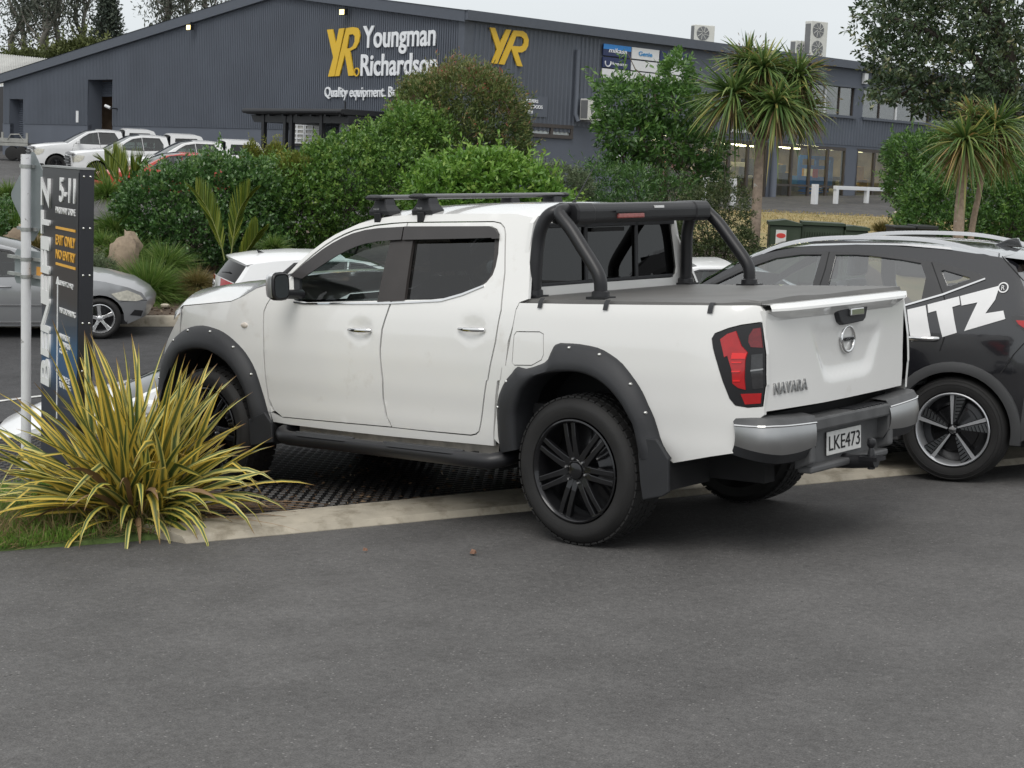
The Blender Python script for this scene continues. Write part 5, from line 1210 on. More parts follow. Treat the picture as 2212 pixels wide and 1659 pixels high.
for x in (.30, 1.28):
    for sgn in (1, -1): mb = MB(); mb.tube([(x - .1, sgn * (yc(x, .80) + .005), .80), (x, sgn * (yc(x, .8) + .03), .80), (x + .1, sgn * (yc(x, .80) + .005), .80)], .016, 8); mb.build('door_handle', SILVER, rt, 40)
for sgn in (1, -1): mb = MB(); mb.lohi((1.78, sgn * .98 - .1, .96), (1.88, sgn * .98 + .1, 1.08)); mb.build('door_mirror', SILVER, rt, bevel=.03)
# white hatchback, rear towards us, behind the ute's bonnet ----------------
hh_ = 24; Hd = np.array([math.cos(R(hh_)), math.sin(R(hh_)), 0]); Ld = np.array([-Hd[1], Hd[0], 0])
cn = on_plane(470, 748, (0, 16, -1.43), (0, -.062, 1)); org = cn + Hd * .82 - Ld * (-.60) + np.array([.26, .1, 0]); org[2] = zlot(org[1])
top = [(3.30, .28), (3.38, .5), (3.30, .72), (3.0, .84), (2.5, .90), (2.05, .96), (1.65, 1.12), (1.3, 1.25), (.9, 1.315), (.3, 1.33), (-.25, 1.30), (-.55, 1.26), (-.62, 1.23), (-.74, 1.06), (-.82, .95), (-.84, .80), (-.88, .55), (-.82, .28)]
wins = [[(1.75, .98), (1.45, 1.13), (1.15, 1.23), (.95, 1.255), (.88, .97)], [(.80, .97), (.86, 1.26), (.4, 1.27), (.05, 1.25), (-.12, 1.13), (-.14, 1.04), (0, 1.0)]]
rt, yc, rows = make_car('hatchback', 'white hatchback seen from behind, parked below the garden bank beyond the bonnet', place(org, hh_, UPL), WCAR, top, 0, (5, 8), (12, 14), wins, (0, 2.6), .32, .89, .98, glassm=GLK, lean=.42)
for x in (0, 2.6):
    for sgn in (1, -1): car_wheel(rt, x, .885, sgn, .32, .22, 5, AL2)
side_bits(rt, yc, [(-.52, .96), (-.82, .97), (-.84, .84), (-.70, .82), (-.50, .88)], REDL, 'tail_lamp', .012)
mb = MB(); r_ = rows[14]; mb.grid([[(p[0] - .012, p[1], p[2] - .01) for p in rows[14][10:16]], [(p[0] - .012, p[1], p[2] - .11) for p in rows[15][10:16]]]); mb.build('tail_lamp', REDL, rt)
mb = MB(); mb.grid([[(p[0] - .012, p[1], p[2] - .01) for p in rows[14][1:7]], [(p[0] - .012, p[1], p[2] - .11) for p in rows[15][1:7]]]); mb.build('tail_lamp', REDL, rt)
mb = MB(); mb.lathe([(.055, 0), (.05, .01), (.03, .012), (.03, .006), (0, .006)], (-1.02, 0, .90), (-1, 0, 0), 20); mb.build('badge', CHRD, rt, 40)
mb = MB(); mb.tube([(-.90, -.05, 1.06), (-.86, -.35, 1.10)], .012, 6); mb.build('rear_wiper', BLK, rt)
mb = MB(); mb.grid([[(p[0] + .04, p[1] * .98, p[2] + .01) for p in rows[11]], [(p[0] - .12, p[1] * .95, p[2] - .02) for p in rows[11]], [(p[0] - .02, p[1] * .95, p[2] - .06) for p in rows[12]]][::-1]); mb.build('tail_spoiler', WCAR, rt, 40)
mb = MB(); mb.prism([(-.32, 1.34), (-.22, 1.35), (-.36, 1.41)], (0, -.01, 0), (1, 0, 0), (0, 0, 1), (0, .02, 0)); mb.build('aerial', BLK, rt)
# white sedan roof beyond the tub --------------------------------------------
org = on_plane(1500, 790, (0, 16, -1.43), (0, -.062, 1)); org = at(1455, 600, 27.0); org[2] = zlot(27.0)
top = [(3.5, .3), (3.58, .55), (3.4, .72), (2.8, .86), (2.2, .95), (1.7, 1.16), (1.25, 1.33), (.8, 1.39), (.2, 1.375), (-.2, 1.30), (-.7, 1.06), (-1.05, 1.0), (-1.12, .6), (-1.05, .3)]
rt, yc, rows = make_car('sedan', 'white sedan whose roof shows behind the pickup tub and sports bar', place(org, 12, UPL), WCAR, top, 0, (4, 7), (8, 10), [[(1.9, .97), (1.55, 1.18), (1.2, 1.30), (.85, 1.33), (.80, .96)], [(.72, .96), (.77, 1.335), (.2, 1.32), (-.15, 1.22), (-.3, 1.0)]], (0, 2.67), .318, .88, .94, glassm=GLC)
for x in (0, 2.67):
    for sgn in (1, -1): car_wheel(rt, x, .875, sgn, .318, .21, 5, AL2)
# white hatchback nose at the far left, below the verge -----------------------
hw_h = 186.0; nose = on_plane(10, 1085, (0, 16, -1.43), (0, -.062, 1)); Hd = np.array([math.cos(R(hw_h)), math.sin(R(hw_h)), 0]); org = nose - Hd * 3.30; org = org + np.array([-Hd[1], Hd[0], 0]) * -.55; org[2] = zlot(org[1])
top = [(3.22, .20), (3.36, .34), (3.38, .52), (3.26, .68), (2.95, .80), (2.6, .90), (2.2, 1.00), (1.7, 1.24), (1.25, 1.41), (.7, 1.48), (.1, 1.47), (-.4, 1.38), (-.75, 1.05), (-.85, .8), (-.85, .5), (-.78, .25)]
rt, yc, rows = make_car('hatchback', 'white car nose with front number plate, low at the left edge behind the sign pole', place(org, hw_h, UPL), WCAR, top, 0, (6, 9), (11, 12), [[(1.85, 1.02), (1.5, 1.24), (1.15, 1.38), (.92, 1.41), (.88, 1.0)], [(.80, 1.0), (.84, 1.41), (.2, 1.41), (-.2, 1.3), (-.4, 1.06)]], (0, 2.55), .31, .86, .99, glassm=GLC)
for x in (0, 2.55):
    for sgn in (1, -1): car_wheel(rt, x, .855, sgn, .31, .21, 6, AL2)
side_bits(rt, yc, [(2.75, .78), (3.05, .74), (3.28, .60), (3.30, .54), (3.1, .58), (2.85, .66)], HLAMP, 'headlamp', .010)
side_bits(rt, yc, [(3.10, .42), (3.34, .36), (3.33, .46), (3.16, .50)], DARK, 'fog_lamp_recess', .006)
mb = MB(); mb.grid([[(3.38 + .16 * (1 - (y / .86) ** 2) - .10 * abs(y) + .012, y, z) for y in np.linspace(-.5, .5, 9)] for z in (.30, .40, .46)]); mb.build('lower_grille', DARK, rt)
mb = MB(); mb.grid([[(3.36 + .16 * (1 - (y / .86) ** 2) - .10 * abs(y) + .012, y, z) for y in np.linspace(-.45, .45, 9)] for z in (.56, .62)]); mb.build('grille', DARK, rt)
mb = MB(); mb.lohi((3.54, -.18, .44), (3.555, .18, .56)); npl = mb.build('number_plate', MATS['plate_white'], rt, bevel=.004)
mb = MB(); mb.lohi((3.553, -.14, .47), (3.5565, .14, .53)); mb.build('plate_characters', DARK, npl)
side_bits(rt, yc, ribbon([(2.1, .98), (2.15, .7), (2.1, .3)], .004), DARK, 'door_seam', .002, rim=0)
for sgn in (1, -1): mb = MB(); mb.lohi((1.80, sgn * .96 - .09, 1.0), (1.92, sgn * .96 + .09, 1.12)); mb.build('door_mirror', WCAR, rt, bevel=.03)
# utes in the upper yard -------------------------------------------------------
UPY = unit(np.array([0, -.04, 1.]))
def yard_ute(px, py, depth, hdg_, label, grp, canopy=True, k=1.0):
    p = at(px, py, depth); p[2] = zland(p[1])
    top = [(4.05, .42), (4.12, .7), (4.10, .95), (3.95, 1.08), (3.4, 1.17), (2.75, 1.24), (2.3, 1.52), (1.95, 1.72), (1.55, 1.80), (.95, 1.80), (.55, 1.76), (.45, 1.30), (.40, 1.22), (-1.0, 1.25), (-1.15, 1.20), (-1.18, .75), (-1.1, .55)]
    wins = [[(2.42, 1.28), (2.1, 1.52), (1.85, 1.66), (1.55, 1.71), (1.5, 1.27)], [(1.42, 1.27), (1.47, 1.72), (.85, 1.71), (.72, 1.5), (.72, 1.30)]]
    rt, yc, rows = make_car('pickup_truck', label, place(p, hdg_, UPY), WCAR, top, 0, (5, 8), (10, 11), wins, (0, 3.22), .38, .93, 1.24, glassm=GLC, group=grp, floor=.42, cat='pickup truck', arch_r=.47, lean=.36)
    for x in (0, 3.22):
        for sgn in (1, -1): car_wheel(rt, x, .92, sgn, .38, .23, 6, RIMB, w=.24)
        for sgn in (1, -1):
            pr = [(x + .47 * math.cos(a), .38 + .47 * math.sin(a)) for a in np.linspace(-.2, math.pi + .2, 14)]; mb = MB(); mb.grid([[(u, sgn * .90, v) for u, v in pr], [(u, sgn * .55, v) for u, v in pr]]); mb.add([(u, sgn * .55, v) for u, v in pr], [tuple(range(14))]); mb.build('wheel_well', DARK, rt)
    gy = np.linspace(-.62, .62, 9)
    mb = MB(); mb.grid([[(4.13 + .16 * (1 - (y / .93) ** 2) - .02 + .02, y, z) for y in gy] for z in (.66, .80, .98)]); gr = mb.build('grille', BLK2, rt)
    for z in (.76, .88): mb = MB(); mb.grid([[(4.16 + .16 * (1 - (y / .93) ** 2), y, z + dz) for y in gy] for dz in (-.015, .015)]); mb.build('grille_bar', CHRD, gr)
    mb = MB(); mb.grid([[(3.98 + .16 * (1 - (y / .93) ** 2) + dx, y, z) for y in np.linspace(-.8, .8, 11)] for dx, z in ((0, 1.10), (.12, 1.06), (.14, 1.03))]); mb.build('bonnet_guard', SMK, rt, 40)
    mb = MB(); mb.lohi((4.18, -.55, .5), (4.24, .55, .62)); mb.build('lower_grille', DARK, rt)
    side_bits(rt, yc, [(3.70, 1.00), (3.98, 1.02), (4.09, .92), (4.10, .76), (3.92, .76), (3.75, .86)], HLAMP, 'headlamp', .012)
    for sgn in (1, -1):
        mb = MB(); mb.grid([[(4.10 + .06 * (1 - (y / .93) ** 2) - .0, sgn * y, z) for y in np.linspace(.62, .78, 4)] for z in (.74, .86, .99)]); mb.build('headlamp', HLAMP, rt)
        mb = MB(); mb.lohi((2.30, sgn * 1.06 - .12, 1.26), (2.42, sgn * 1.06 + .12, 1.42)); mb.build('door_mirror', WCAR if canopy else CHR, rt, bevel=.03)
        for x in (.82, 1.72): mb = MB(); mb.tube([(x - .1, sgn * (yc(x, 1.08) + .004), 1.08), (x, sgn * (yc(x, 1.08) + .03), 1.08), (x + .1, sgn * (yc(x, 1.08) + .004), 1.08)], .016, 6); mb.build('door_handle', CHRD, rt, 40)
    for pts in ([(1.46, 1.26), (1.40, .9), (1.42, .45)], [(.62, 1.28), (.66, .9), (.55, .6)], [(2.5, 1.26), (2.62, .9), (2.55, .5)]): side_bits(rt, yc, ribbon(pts, .005), DARK, 'door_seam', .003, rim=0)
    if canopy:
        ctop = [(.44, 1.24), (.40, 1.84), (.30, 1.90), (-.55, 1.90), (-.80, 1.84), (-1.12, 1.28)]
        cw_ = [[(.28, 1.38), (.22, 1.76), (-.62, 1.76), (-.86, 1.42), (-.80, 1.38)]]
        for sgn in (1, -1):
            mb = MB(); panel(mb, ctop, lambda u, v: (u, sgn * (.85 - (v - 1.24) * .22), v), cw_, .2, .02, (0, -sgn, 0), 0, sgn > 0); cp = mb.build('canopy_side', WCAR, rt, 40)
            mb = MB(); panel(mb, offset(cw_[0], .01), lambda u, v: (u, sgn * (.848 - (v - 1.24) * .22), v), (), .3, 0, None, 0, sgn > 0); mb.build('canopy_window', GLK, rt)
        mb = MB(); mb.grid([[(u, (.85 - (v - 1.24) * .22) * f_, v + .03 * (1 - f_ * f_)) for f_ in np.linspace(-1, 1, 9)] for u, v in ctop[1:5]][::-1]); mb.build('canopy_roof', WCAR, rt, 50)
        mb = MB(); mb.grid([[(u, (.85 - (v - 1.24) * .22) * f_, v) for f_ in np.linspace(-1, 1, 9)] for u, v in ctop[4:]][::-1]); mb.build('canopy_rear_door', GLK, rt, 50)
    return rt
GU = 'white utes in the upper yard'
yard_ute(284, 392, 71.5, 203, 'white pickup with matching canopy nearest the grey roller door', GU)
yard_ute(382, 402, 66.5, 203, 'white pickup with rounded canopy parked in front of the other pickup', GU)
u3 = yard_ute(500, 425, 62.0, 203, 'white pickup half hidden by the hedge beside the canopied pickups', GU)
p = at(432, 430, 58.0); p[2] = zland(58.0) + .03
RED = pm('red_car_paint', (.50, .055, .035), .25, coat=.6, var=.03)
top = [(3.4, .3), (3.5, .55), (3.35, .74), (2.8, .86), (2.2, .96), (1.7, 1.22), (1.3, 1.40), (.8, 1.47), (.2, 1.46), (-.3, 1.38), (-.7, 1.08), (-.85, 1.0), (-.9, .6), (-.82, .3)]
rt, yc, rows = make_car('hatchback', 'red car behind the hedge in front of the white pickups', place(p, 205, UPY), RED, top, 0, (4, 7), (9, 10), [[(1.9, .99), (1.5, 1.24), (1.2, 1.37), (.85, 1.40), (.8, .98)], [(.72, .98), (.77, 1.40), (.2, 1.395), (-.2, 1.28), (-.35, 1.04)]], (0, 2.6), .31, .87, .97, glassm=GLC)
for x in (0, 2.6):
    for sgn in (1, -1): car_wheel(rt, x, .865, sgn, .31, .21, 5, AL2)
# silver-white ute beside the shop rails, mostly behind shrubs
# ================================================================= totem sign and traffic sign
FD = unit(np.array([-.561, 1.0, 0.0]))                      # along the sign face, going away to the left
SP = at(170, 600, 10.35)                                    # near (right-hand) edge of the face
SN = np.array([-FD[1], FD[0], 0.0]);  SN = SN if np.dot(SN, -SP) > 0 else -SN
SGN = pm('sign_black', (.020, .021, .026), .32, var=.08, vscale=4, coat=.2)
def sign_face_mat():
    m, N, L, b = nodes_of('sign_print'); t = N.new('ShaderNodeTexCoord'); s_ = N.new('ShaderNodeSeparateXYZ'); L.new(t.outputs['Object'], s_.inputs[0])
    cr_ = N.new('ShaderNodeValToRGB'); el = cr_.color_ramp.elements
    el[0].position = 0; el[0].color = (.012, .013, .016, 1); el[1].position = 1; el[1].color = (.016, .017, .022, 1)
    for p, c in ((.32, (.012, .022, .04)), (.42, (.018, .085, .20)), (.47, (.02, .10, .22)), (.53, (.02, .05, .09)), (.62, (.018, .022, .028))):
        q = el.new(p); q.color = (*c, 1)
    n = N.new('ShaderNodeTexNoise'); n.inputs['Scale'].default_value = 2.5; n.inputs['Detail'].default_value = 1; L.new(t.outputs['Object'], n.inputs['Vector'])
    a = N.new('ShaderNodeMath'); a.operation = 'MULTIPLY_ADD'; L.new(s_.outputs['Z'], a.inputs[0]); a.inputs[1].default_value = 1 / 2.2; a.inputs[2].default_value = -.02
    a2 = N.new('ShaderNodeMath'); a2.operation = 'MULTIPLY_ADD'; L.new(n.outputs[0], a2.inputs[0]); a2.inputs[1].default_value = .06; L.new(a.outputs[0], a2.inputs[2])
    L.new(a2.outputs[0], cr_.inputs[0]); L.new(cr_.outputs[0], b.inputs['Base Color']); b.inputs['Roughness'].default_value = .3; b.inputs['Coat Weight'].default_value = .2
    return m
def face(px, py):
    q = on_plane(px, py, SP, SN); return float(np.dot(q - SP, FD)), float(q[2])
ltop = face(92.5, 360); rtop = face(170, 366)
SW = face(92.5, 500)[0]; ZT = (ltop[1] + rtop[1]) / 2; ZB = -.28; TH = .092
def sp(s, z, o=0.): return SP[:2].tolist() and np.array([SP[0], SP[1], 0]) + FD * s + np.array([0, 0, z]) + SN * o
Msg = basis(sp(0, ZB), FD, SN, (0, 0, 1))
sg = empty('totem_sign', Msg, 'tall black totem sign with white and yellow lettering behind the variegated flax', 'sign')
def L3(s, z, o=0.): return (s, o, z - ZB)
mb = MB(); mb.lohi((0, -TH, 0), (SW, 0, ZT - ZB)); mb.build('cabinet', SGN, sg, bevel=.004)
mb = MB(); mb.lohi((.006, .0025, .01), (SW - .006, .005, ZT - ZB - .02)); mb.build('face_panel', sign_face_mat(), sg)
mb = MB(); mb.lohi((-.004, -TH - .004, ZT - ZB), (SW + .004, .008, ZT - ZB + .012)); mb.build('top_cap', pm('grey_cap', (.30, .31, .31), .5), sg)
WT = pm('sign_white', (.82, .82, .82), .4, var=.03); YL = pm('sign_yellow', (.80, .42, .045), .45, var=.08, vscale=20)
def face_text(s, p0, p1, ytop, ybot, mat, ext=.002, name='lettering', off=.007, **k):
    """text on the face: p0,p1 are the photo x of its left and right ends, ytop/ybot photo y of its left end"""
    s0_, zt = face(p0, ytop); _, zb = face(p0, ybot); s1_, _ = face(p1, ytop)
    o = text(s, 1.0, ext, mat=mat, parent=sg, name=name, **k)
    xs_ = [v.co.x for v in o.data.vertices]; z_ = [v.co.y for v in o.data.vertices]
    x0, x1, y0, y1 = min(xs_), max(xs_), min(z_), max(z_)
    for v in o.data.vertices:
        a, b, c = v.co; v.co = (s0_ + (s1_ - s0_) * (a - x0) / (x1 - x0), off + c, zb + (zt - zb) * (b - y0) / (y1 - y0) - ZB)
    return o
face_text('5-11', 132, 165.5, 383, 436, WT, .006, bold=.015)
face_text('PARKWAY DRIVE', 122.6, 165.3, 446, 460, WT, bold=-.004)
face_text('EXIT ONLY', 123, 165, 506, 528, YL, bold=.012); face_text('NO ENTRY', 123, 165, 538, 558, YL, bold=.012)
face_text('BENEFITZ HQ', 131, 160, 605, 617, WT); face_text('VISITOR PARKING', 131, 165.5, 663, 675, WT)
face_text('INWARDS &', 131, 153, 719, 731, WT); face_text('OUTWARDS', 131, 154, 735, 747, WT); face_text('GOODS', 131, 147, 751, 762, WT)
face_text('SIGNAGE &', 130.5, 153, 808, 820, WT); face_text('XL PRINTING', 130.5, 154, 823, 835, WT)
for y in (491, 569):
    a, z1 = face(123, y); b, _ = face(165, y); mb = MB(); mb.lohi(L3(a, z1 - .008, .005), L3(b, z1 + .008, .009)); mb.build('rule_line', YL, sg)
a, z1 = face(126.5, 614); _, z2 = face(126.5, 905); mb = MB(); mb.lohi(L3(a - .009, z2, .005), L3(a + .009, z1, .008)); mb.build('guide_line', WT, sg)
mb = MB(); mb.prism([(a + .04, z1 - ZB), (a - .04, z1 - ZB), (a, z1 - ZB + .05)], (0, .005, 0), (1, 0, 0), (0, 0, 1), (0, .004, 0)); mb.build('arrow_head', WT, sg)
# raised letters running up the far edge, read from the bottom
for ch_, yb, yt in (('B', 836, 777), ('E', 773, 722), ('N', 721, 646), ('E', 646, 597), ('F', 593, 543), ('I', 542, 513), ('T', 508, 456), ('Z', 450, 384)):
    s1_, _ = face(93.2, yb); s0_, zb = face(111, yb); _, zt = face(111, yt)
    if ch_ == 'I': pass
    o = text(ch_, 1.0, .006, mat=WT, parent=sg, name='raised_letter', bold=.02)
    xs_ = [v.co.x for v in o.data.vertices]; z_ = [v.co.y for v in o.data.vertices]; x0, x1, y0, y1 = min(xs_), max(xs_), min(z_), max(z_)
    for v in o.data.vertices:
        p, q, c = v.co; v.co = (s0_ + (s1_ - s0_) * (q - y0) / (y1 - y0), .011 + c, zb + (zt - zb) * (p - x0) / (x1 - x0) - ZB)
for y in (378, 490, 592, 696, 800):
    for o_ in (.30, .74):
        z = face(170, y + 3)[1] - ZB; mb = MB(); mb.lathe([(0, .006), (.006, .004), (.008, 0)], (-.0005, -TH * o_, z), (-1, 0, 0), 8); mb.build('rivet', BOLT, sg, 50)
# traffic sign seen from behind
PP = at(56.5, 1040, 11.55); zp = t2w((w2t(PP)[0], w2t(PP)[1], .03))[2]
ts = empty('road_sign', Matrix.Translation((PP[0], PP[1], zp)), 'white flaking sign pole with the grey back of a diamond road sign beside the totem', 'road sign')
top_z = at(56, 333, 11.55)[2] - zp
POLE = pm('flaking_white_paint', (.70, .70, .72), .55, var=.06, vscale=8, dirt=((.22, .21, .20), 16., .64, .70))
mb = MB(); xt = at(55.9, 333, 11.55)[0] - PP[0]; mb.tube([(0, 0, -.15), (xt * .5, 0, top_z * .5), (xt, 0, top_z)], .034, 20); mb.build('pole', POLE, ts, 50)
PLT = pm('aluminium_back', (.26, .29, .30), .45, metal=.35, var=.12, vscale=7, dirt=((.34, .32, .14), 6., .66, .80))
FD2 = np.array([-math.sin(R(44)), math.cos(R(44)), 0.]); SN2 = np.array([-FD2[1], FD2[0], 0.]); SN2 = SN2 if np.dot(SN2, -SP) > 0 else -SN2
PB = np.array([PP[0], PP[1], 0]) - SN2 * .055
def pf(px, py):
    q = on_plane(px, py, PB, SN2); return q - np.array([PP[0], PP[1], zp])
cen = pf(70, 424); hh = (pf(70, 322)[2] - pf(70, 527)[2]) / 2; cen[2] = (pf(70, 322)[2] + pf(70, 527)[2]) / 2
def plate(mb, pts, c, thick=.004):
    mb.prism(pts, c, FD2, (0, 0, 1), -SN2 * thick)
di = []
for a in range(4):
    for da in (-.10, -.04, .04, .10):
        t = math.pi / 2 * a + da; r_ = hh / (abs(math.cos(t)) + abs(math.sin(t))) * (1 - .02 * (abs(da) < .05)); di.append((r_ * math.cos(t), r_ * math.sin(t)))
mb = MB(); plate(mb, di, cen); mb.build('diamond_plate', PLT, ts)
mb = MB(); c2 = pf(72, 580); w2, h2 = .27, .12; mb_p = [(-w2, -h2 + .03), (-w2 + .03, -h2), (w2 - .03, -h2), (w2, -h2 + .03), (w2, h2 - .03), (w2 - .03, h2), (-w2 + .03, h2), (-w2, h2 - .03)]
plate(mb, mb_p, c2); mb.build('supplementary_plate', PLT, ts)
mb = MB(); plate(mb, [(-.05, -.035), (.05, -.035), (.05, .035), (-.05, .035)], pf(88, 588) + SN2 * .006, .003); mb.build('orange_sticker', pm('orange_sticker', (.62, .30, .06), .5), ts)
for yy, hw in ((359, .09), (494, .13), (558, .27), (595, .27)):
    c = pf(62, yy); mb = MB(); q = c + SN2 * .012
    mb.box(q, (2 * hw, .022, .022), np.array([FD2, SN2, [0, 0, 1]]).T); mb.lathe([(.038, -.012), (.0385, .012)], (xt * (c[2] / top_z), 0, c[2]), (0, 0, 1), 18); mb.build('clamp', pm('galvanised', (.40, .41, .40), .5, metal=.6, var=.2, vscale=20), ts, 40)
# ================================================================= variegated flax
def flax_mat(name, edge, mid, edge2):
    m, N, L, b = nodes_of(name)
    a = N.new('ShaderNodeAttribute'); a.attribute_name = 'ac'; al = N.new('ShaderNodeAttribute'); al.attribute_name = 'al'
    cr_ = N.new('ShaderNodeValToRGB'); el = cr_.color_ramp.elements; cr_.color_ramp.interpolation = 'EASE'
    el[0].position = 0.; el[0].color = (*mid, 1); el[1].position = 1.; el[1].color = (*edge, 1)
    for p, c in ((.24, mid), (.30, edge2), (.34, mid), (.42, mid), (.50, edge)): q = el.new(p); q.color = (*c, 1)
    t = N.new('ShaderNodeTexCoord'); n = N.new('ShaderNodeTexNoise'); n.inputs['Scale'].default_value = 9; L.new(t.outputs['Object'], n.inputs['Vector'])
    ad = N.new('ShaderNodeMath'); ad.operation = 'MULTIPLY_ADD'; L.new(n.outputs[0], ad.inputs[0]); ad.inputs[1].default_value = .22; ad.inputs[2].default_value = -.11
    ad2 = N.new('ShaderNodeMath'); ad2.operation = 'ADD'; L.new(a.outputs['Fac'], ad2.inputs[0]); L.new(ad.outputs[0], ad2.inputs[1]); L.new(ad2.outputs[0], cr_.inputs[0])
    tip = N.new('ShaderNodeMapRange'); tip.inputs['From Min'].default_value = .90; tip.inputs['From Max'].default_value = 1.0; L.new(al.outputs['Fac'], tip.inputs[0])
    mx = N.new('ShaderNodeMix'); mx.data_type = 'RGBA'; L.new(tip.outputs[0], mx.inputs[0]); L.new(cr_.outputs[0], mx.inputs[6]); mx.inputs[7].default_value = (.20, .08, .03, 1)
    L.new(mx.outputs[2], b.inputs['Base Color']); b.inputs['Roughness'].default_value = .38; b.inputs['Specular IOR Level'].default_value = .45
    tl = N.new('ShaderNodeBsdfTranslucent'); L.new(mx.outputs[2], tl.inputs[0]); ms = N.new('ShaderNodeMixShader'); ms.inputs[0].default_value = .18
    L.new(b.outputs[0], ms.inputs[1]); L.new(tl.outputs[0], ms.inputs[2]); L.new(ms.outputs[0], N['Material Output'].inputs[0])
    return m
FX = [flax_mat('flax_yellow', (.72, .54, .10), (.12, .15, .045), (.52, .45, .09)), flax_mat('flax_cream', (.68, .60, .19), (.085, .14, .06), (.40, .40, .12)), flax_mat('flax_green', (.62, .54, .12), (.065, .115, .04), (.20, .24, .07))]
FXD = pm('flax_dead', (.24, .15, .08), .8, var=.3, vscale=6)
def strap_leaf(base, d, L_, Wd, bend, mat, parent, rng, twist=0., name='leaf', seg=9, kink=None):
    """a folded strap leaf that arcs over; bend = how far the tip turns down (rad)"""
    d = unit(d); hz_ = np.array([d[0], d[1], 0.]); hz_ = unit(hz_) if np.linalg.norm(hz_) > .05 else unit(np.array([rng.normal(), rng.normal(), 0]))
    el0 = math.asin(np.clip(d[2], -1, 1)); sd_ = np.array([-hz_[1], hz_[0], 0.]); p = np.array(base, float); V = []; AC = []; AL = []
    tw0 = rng.normal() * .35
    for i in range(seg + 1):
        t = i / seg; e_ = el0 - bend * t ** 2.0
        if kink and t > kink[0]: e_ -= kink[1] * min(1, (t - kink[0]) / .12)
        dd = hz_ * math.cos(e_) + np.array([0, 0, math.sin(e_)])
        if i: p = p + dd * L_ / seg
        w = Wd * (.55 + .45 * min(1, t / .3)) * (1 if t < .5 else max(.02, 1 - ((t - .5) / .5) ** 1.7)) * .5
        nn = np.cross(dd, sd_); a = tw0 + twist * t; s_ = sd_ * math.cos(a) + nn * math.sin(a); n2 = np.cross(s_, dd)
        for q in (-1, -.5, 0, .5, 1): V.append(p + s_ * w * q - n2 * w * .42 * (1 - abs(q))); AC.append(abs(q)); AL.append(t)
    Fq = [(i * 5 + k, i * 5 + k + 1, i * 5 + 6 + k, i * 5 + 5 + k) for i in range(seg) for k in range(4)]
    me = bpy.data.meshes.new(name); me.from_pydata([tuple(v) for v in V], [], Fq); me.materials.append(mat); me.shade_smooth()
    for nm, dat in (('ac', AC), ('al', AL)):
        at_ = me.attributes.new(nm, 'FLOAT', 'POINT'); at_.data.foreach_set('value', np.array(dat, np.float32))
    o = bpy.data.objects.new(name, me); link(o, parent); return o
fb = t2w((2.52, 2.02, .05)); fr_ = np.random.default_rng(21)
flax = empty('flax_plant', Matrix.Translation(fb), 'large variegated yellow and green flax clump between sign and front wheel', 'plant')
cu = np.cross([0, 0, 1.], unit(np.array([fb[0], fb[1], 0.])))       # image-left is -x; leaves fan mostly across the view
for i in range(228):
    ph = fr_.uniform(0, 2 * math.pi); tilt = abs(fr_.normal(0, .62)); tilt = min(tilt, 1.45)
    if i < 150: tilt = fr_.uniform(.05, 1.15)
    hd = np.array([math.cos(ph) * 1.0, math.sin(ph) * .8, 0]); 
    if hd[0] < 0 and fr_.random() < .7: tilt = min(1.4, tilt + .25)
    d = unit(hd * math.sin(tilt) + np.array([0, 0, math.cos(tilt)]))
    L_ = fr_.uniform(.70, 1.12) * (1.12 if tilt < .5 else .98) * (1.02 if hd[0] < -.3 else .86); Wd = fr_.uniform(.042, .068)
    bs = np.array([fr_.normal(0, .10), fr_.normal(0, .07), fr_.uniform(-.02, .06)]) + hd * .05
    bend = fr_.uniform(.02, .42) * (1 + tilt * .7); kink = (fr_.uniform(.45, .7), fr_.uniform(.7, 1.6)) if (fr_.random() < .13 and tilt > .5) else None
    strap_leaf(bs, d, L_, Wd, bend, FX[fr_.choice(3, p=(.55, .25, .20))], flax, fr_, fr_.normal(0, .5), kink=kink)
for i in range(50):                                          # old leaves lying around the foot
    ph = fr_.uniform(-3.1, .2); hd = np.array([math.cos(ph), math.sin(ph), 0]); d = unit(hd * 1.0 + np.array([0, 0, fr_.uniform(.15, 1.3)]))
    strap_leaf(hd * .1, d, fr_.uniform(.5, .95), fr_.uniform(.035, .055), fr_.uniform(.8, 1.9), FXD if i % 6 == 0 else FX[i % 3], flax, fr_, .4)
for i in range(14):                                          # thin dead stalks towards the mat
    ph = fr_.uniform(-.5, .9); hd = np.array([math.cos(ph), math.sin(ph) * .8, 0]); strap_leaf(hd * .1, unit(hd + np.array([0, 0, .18])), fr_.uniform(.7, 1.15), .012, .35, FXD, flax, fr_, .2)
# ================================================================= warehouse
C0 = at(1001, 200, 62.0); C0[2] = 0
WLd = unit(np.array([-1, 1, 0.])); WRd = unit(np.array([1, 1, 0.])); UZ = np.array([0, 0, 1.])
NL = np.array([-WRd[0], -WRd[1], 0.]); NR = np.array([WRd[0], -WRd[1], 0.])       # outward normals of the two walls
def wl(px, py, off=0.):
    q = on_plane(px, py, C0 + NL * off, NL); return float(np.dot(q - C0, WLd)), float(q[2])
def wr(px, py, off=0.):
    q = on_plane(px, py, C0 + NR * off, NR); return float(np.dot(q - C0, WRd)), float(q[2])
def PL(s, z, o=0.): return C0 + WLd * s + UZ * z + NL * o
def PR(t, z, o=0.): return C0 + WRd * t + UZ * z + NR * o
GREY = pm('charcoal_cladding', (.098, .112, .140), .5, var=.12, vscale=.5, metal=.1)
GREYB = pm('charcoal_block_wall', (.104, .118, .147), .75, var=.08, vscale=.6, bump=.3, bscale=20)
TRIM = pm('dark_trim', (.082, .094, .118), .5, var=.06)
NEARB = pm('near_black_trim', (.014, .015, .018), .5, var=.1)
BROWN = pm('bronze_frame', (.055, .045, .040), .5, var=.1)
WTRIM = pm('white_trim', (.72, .73, .74), .5, var=.05)
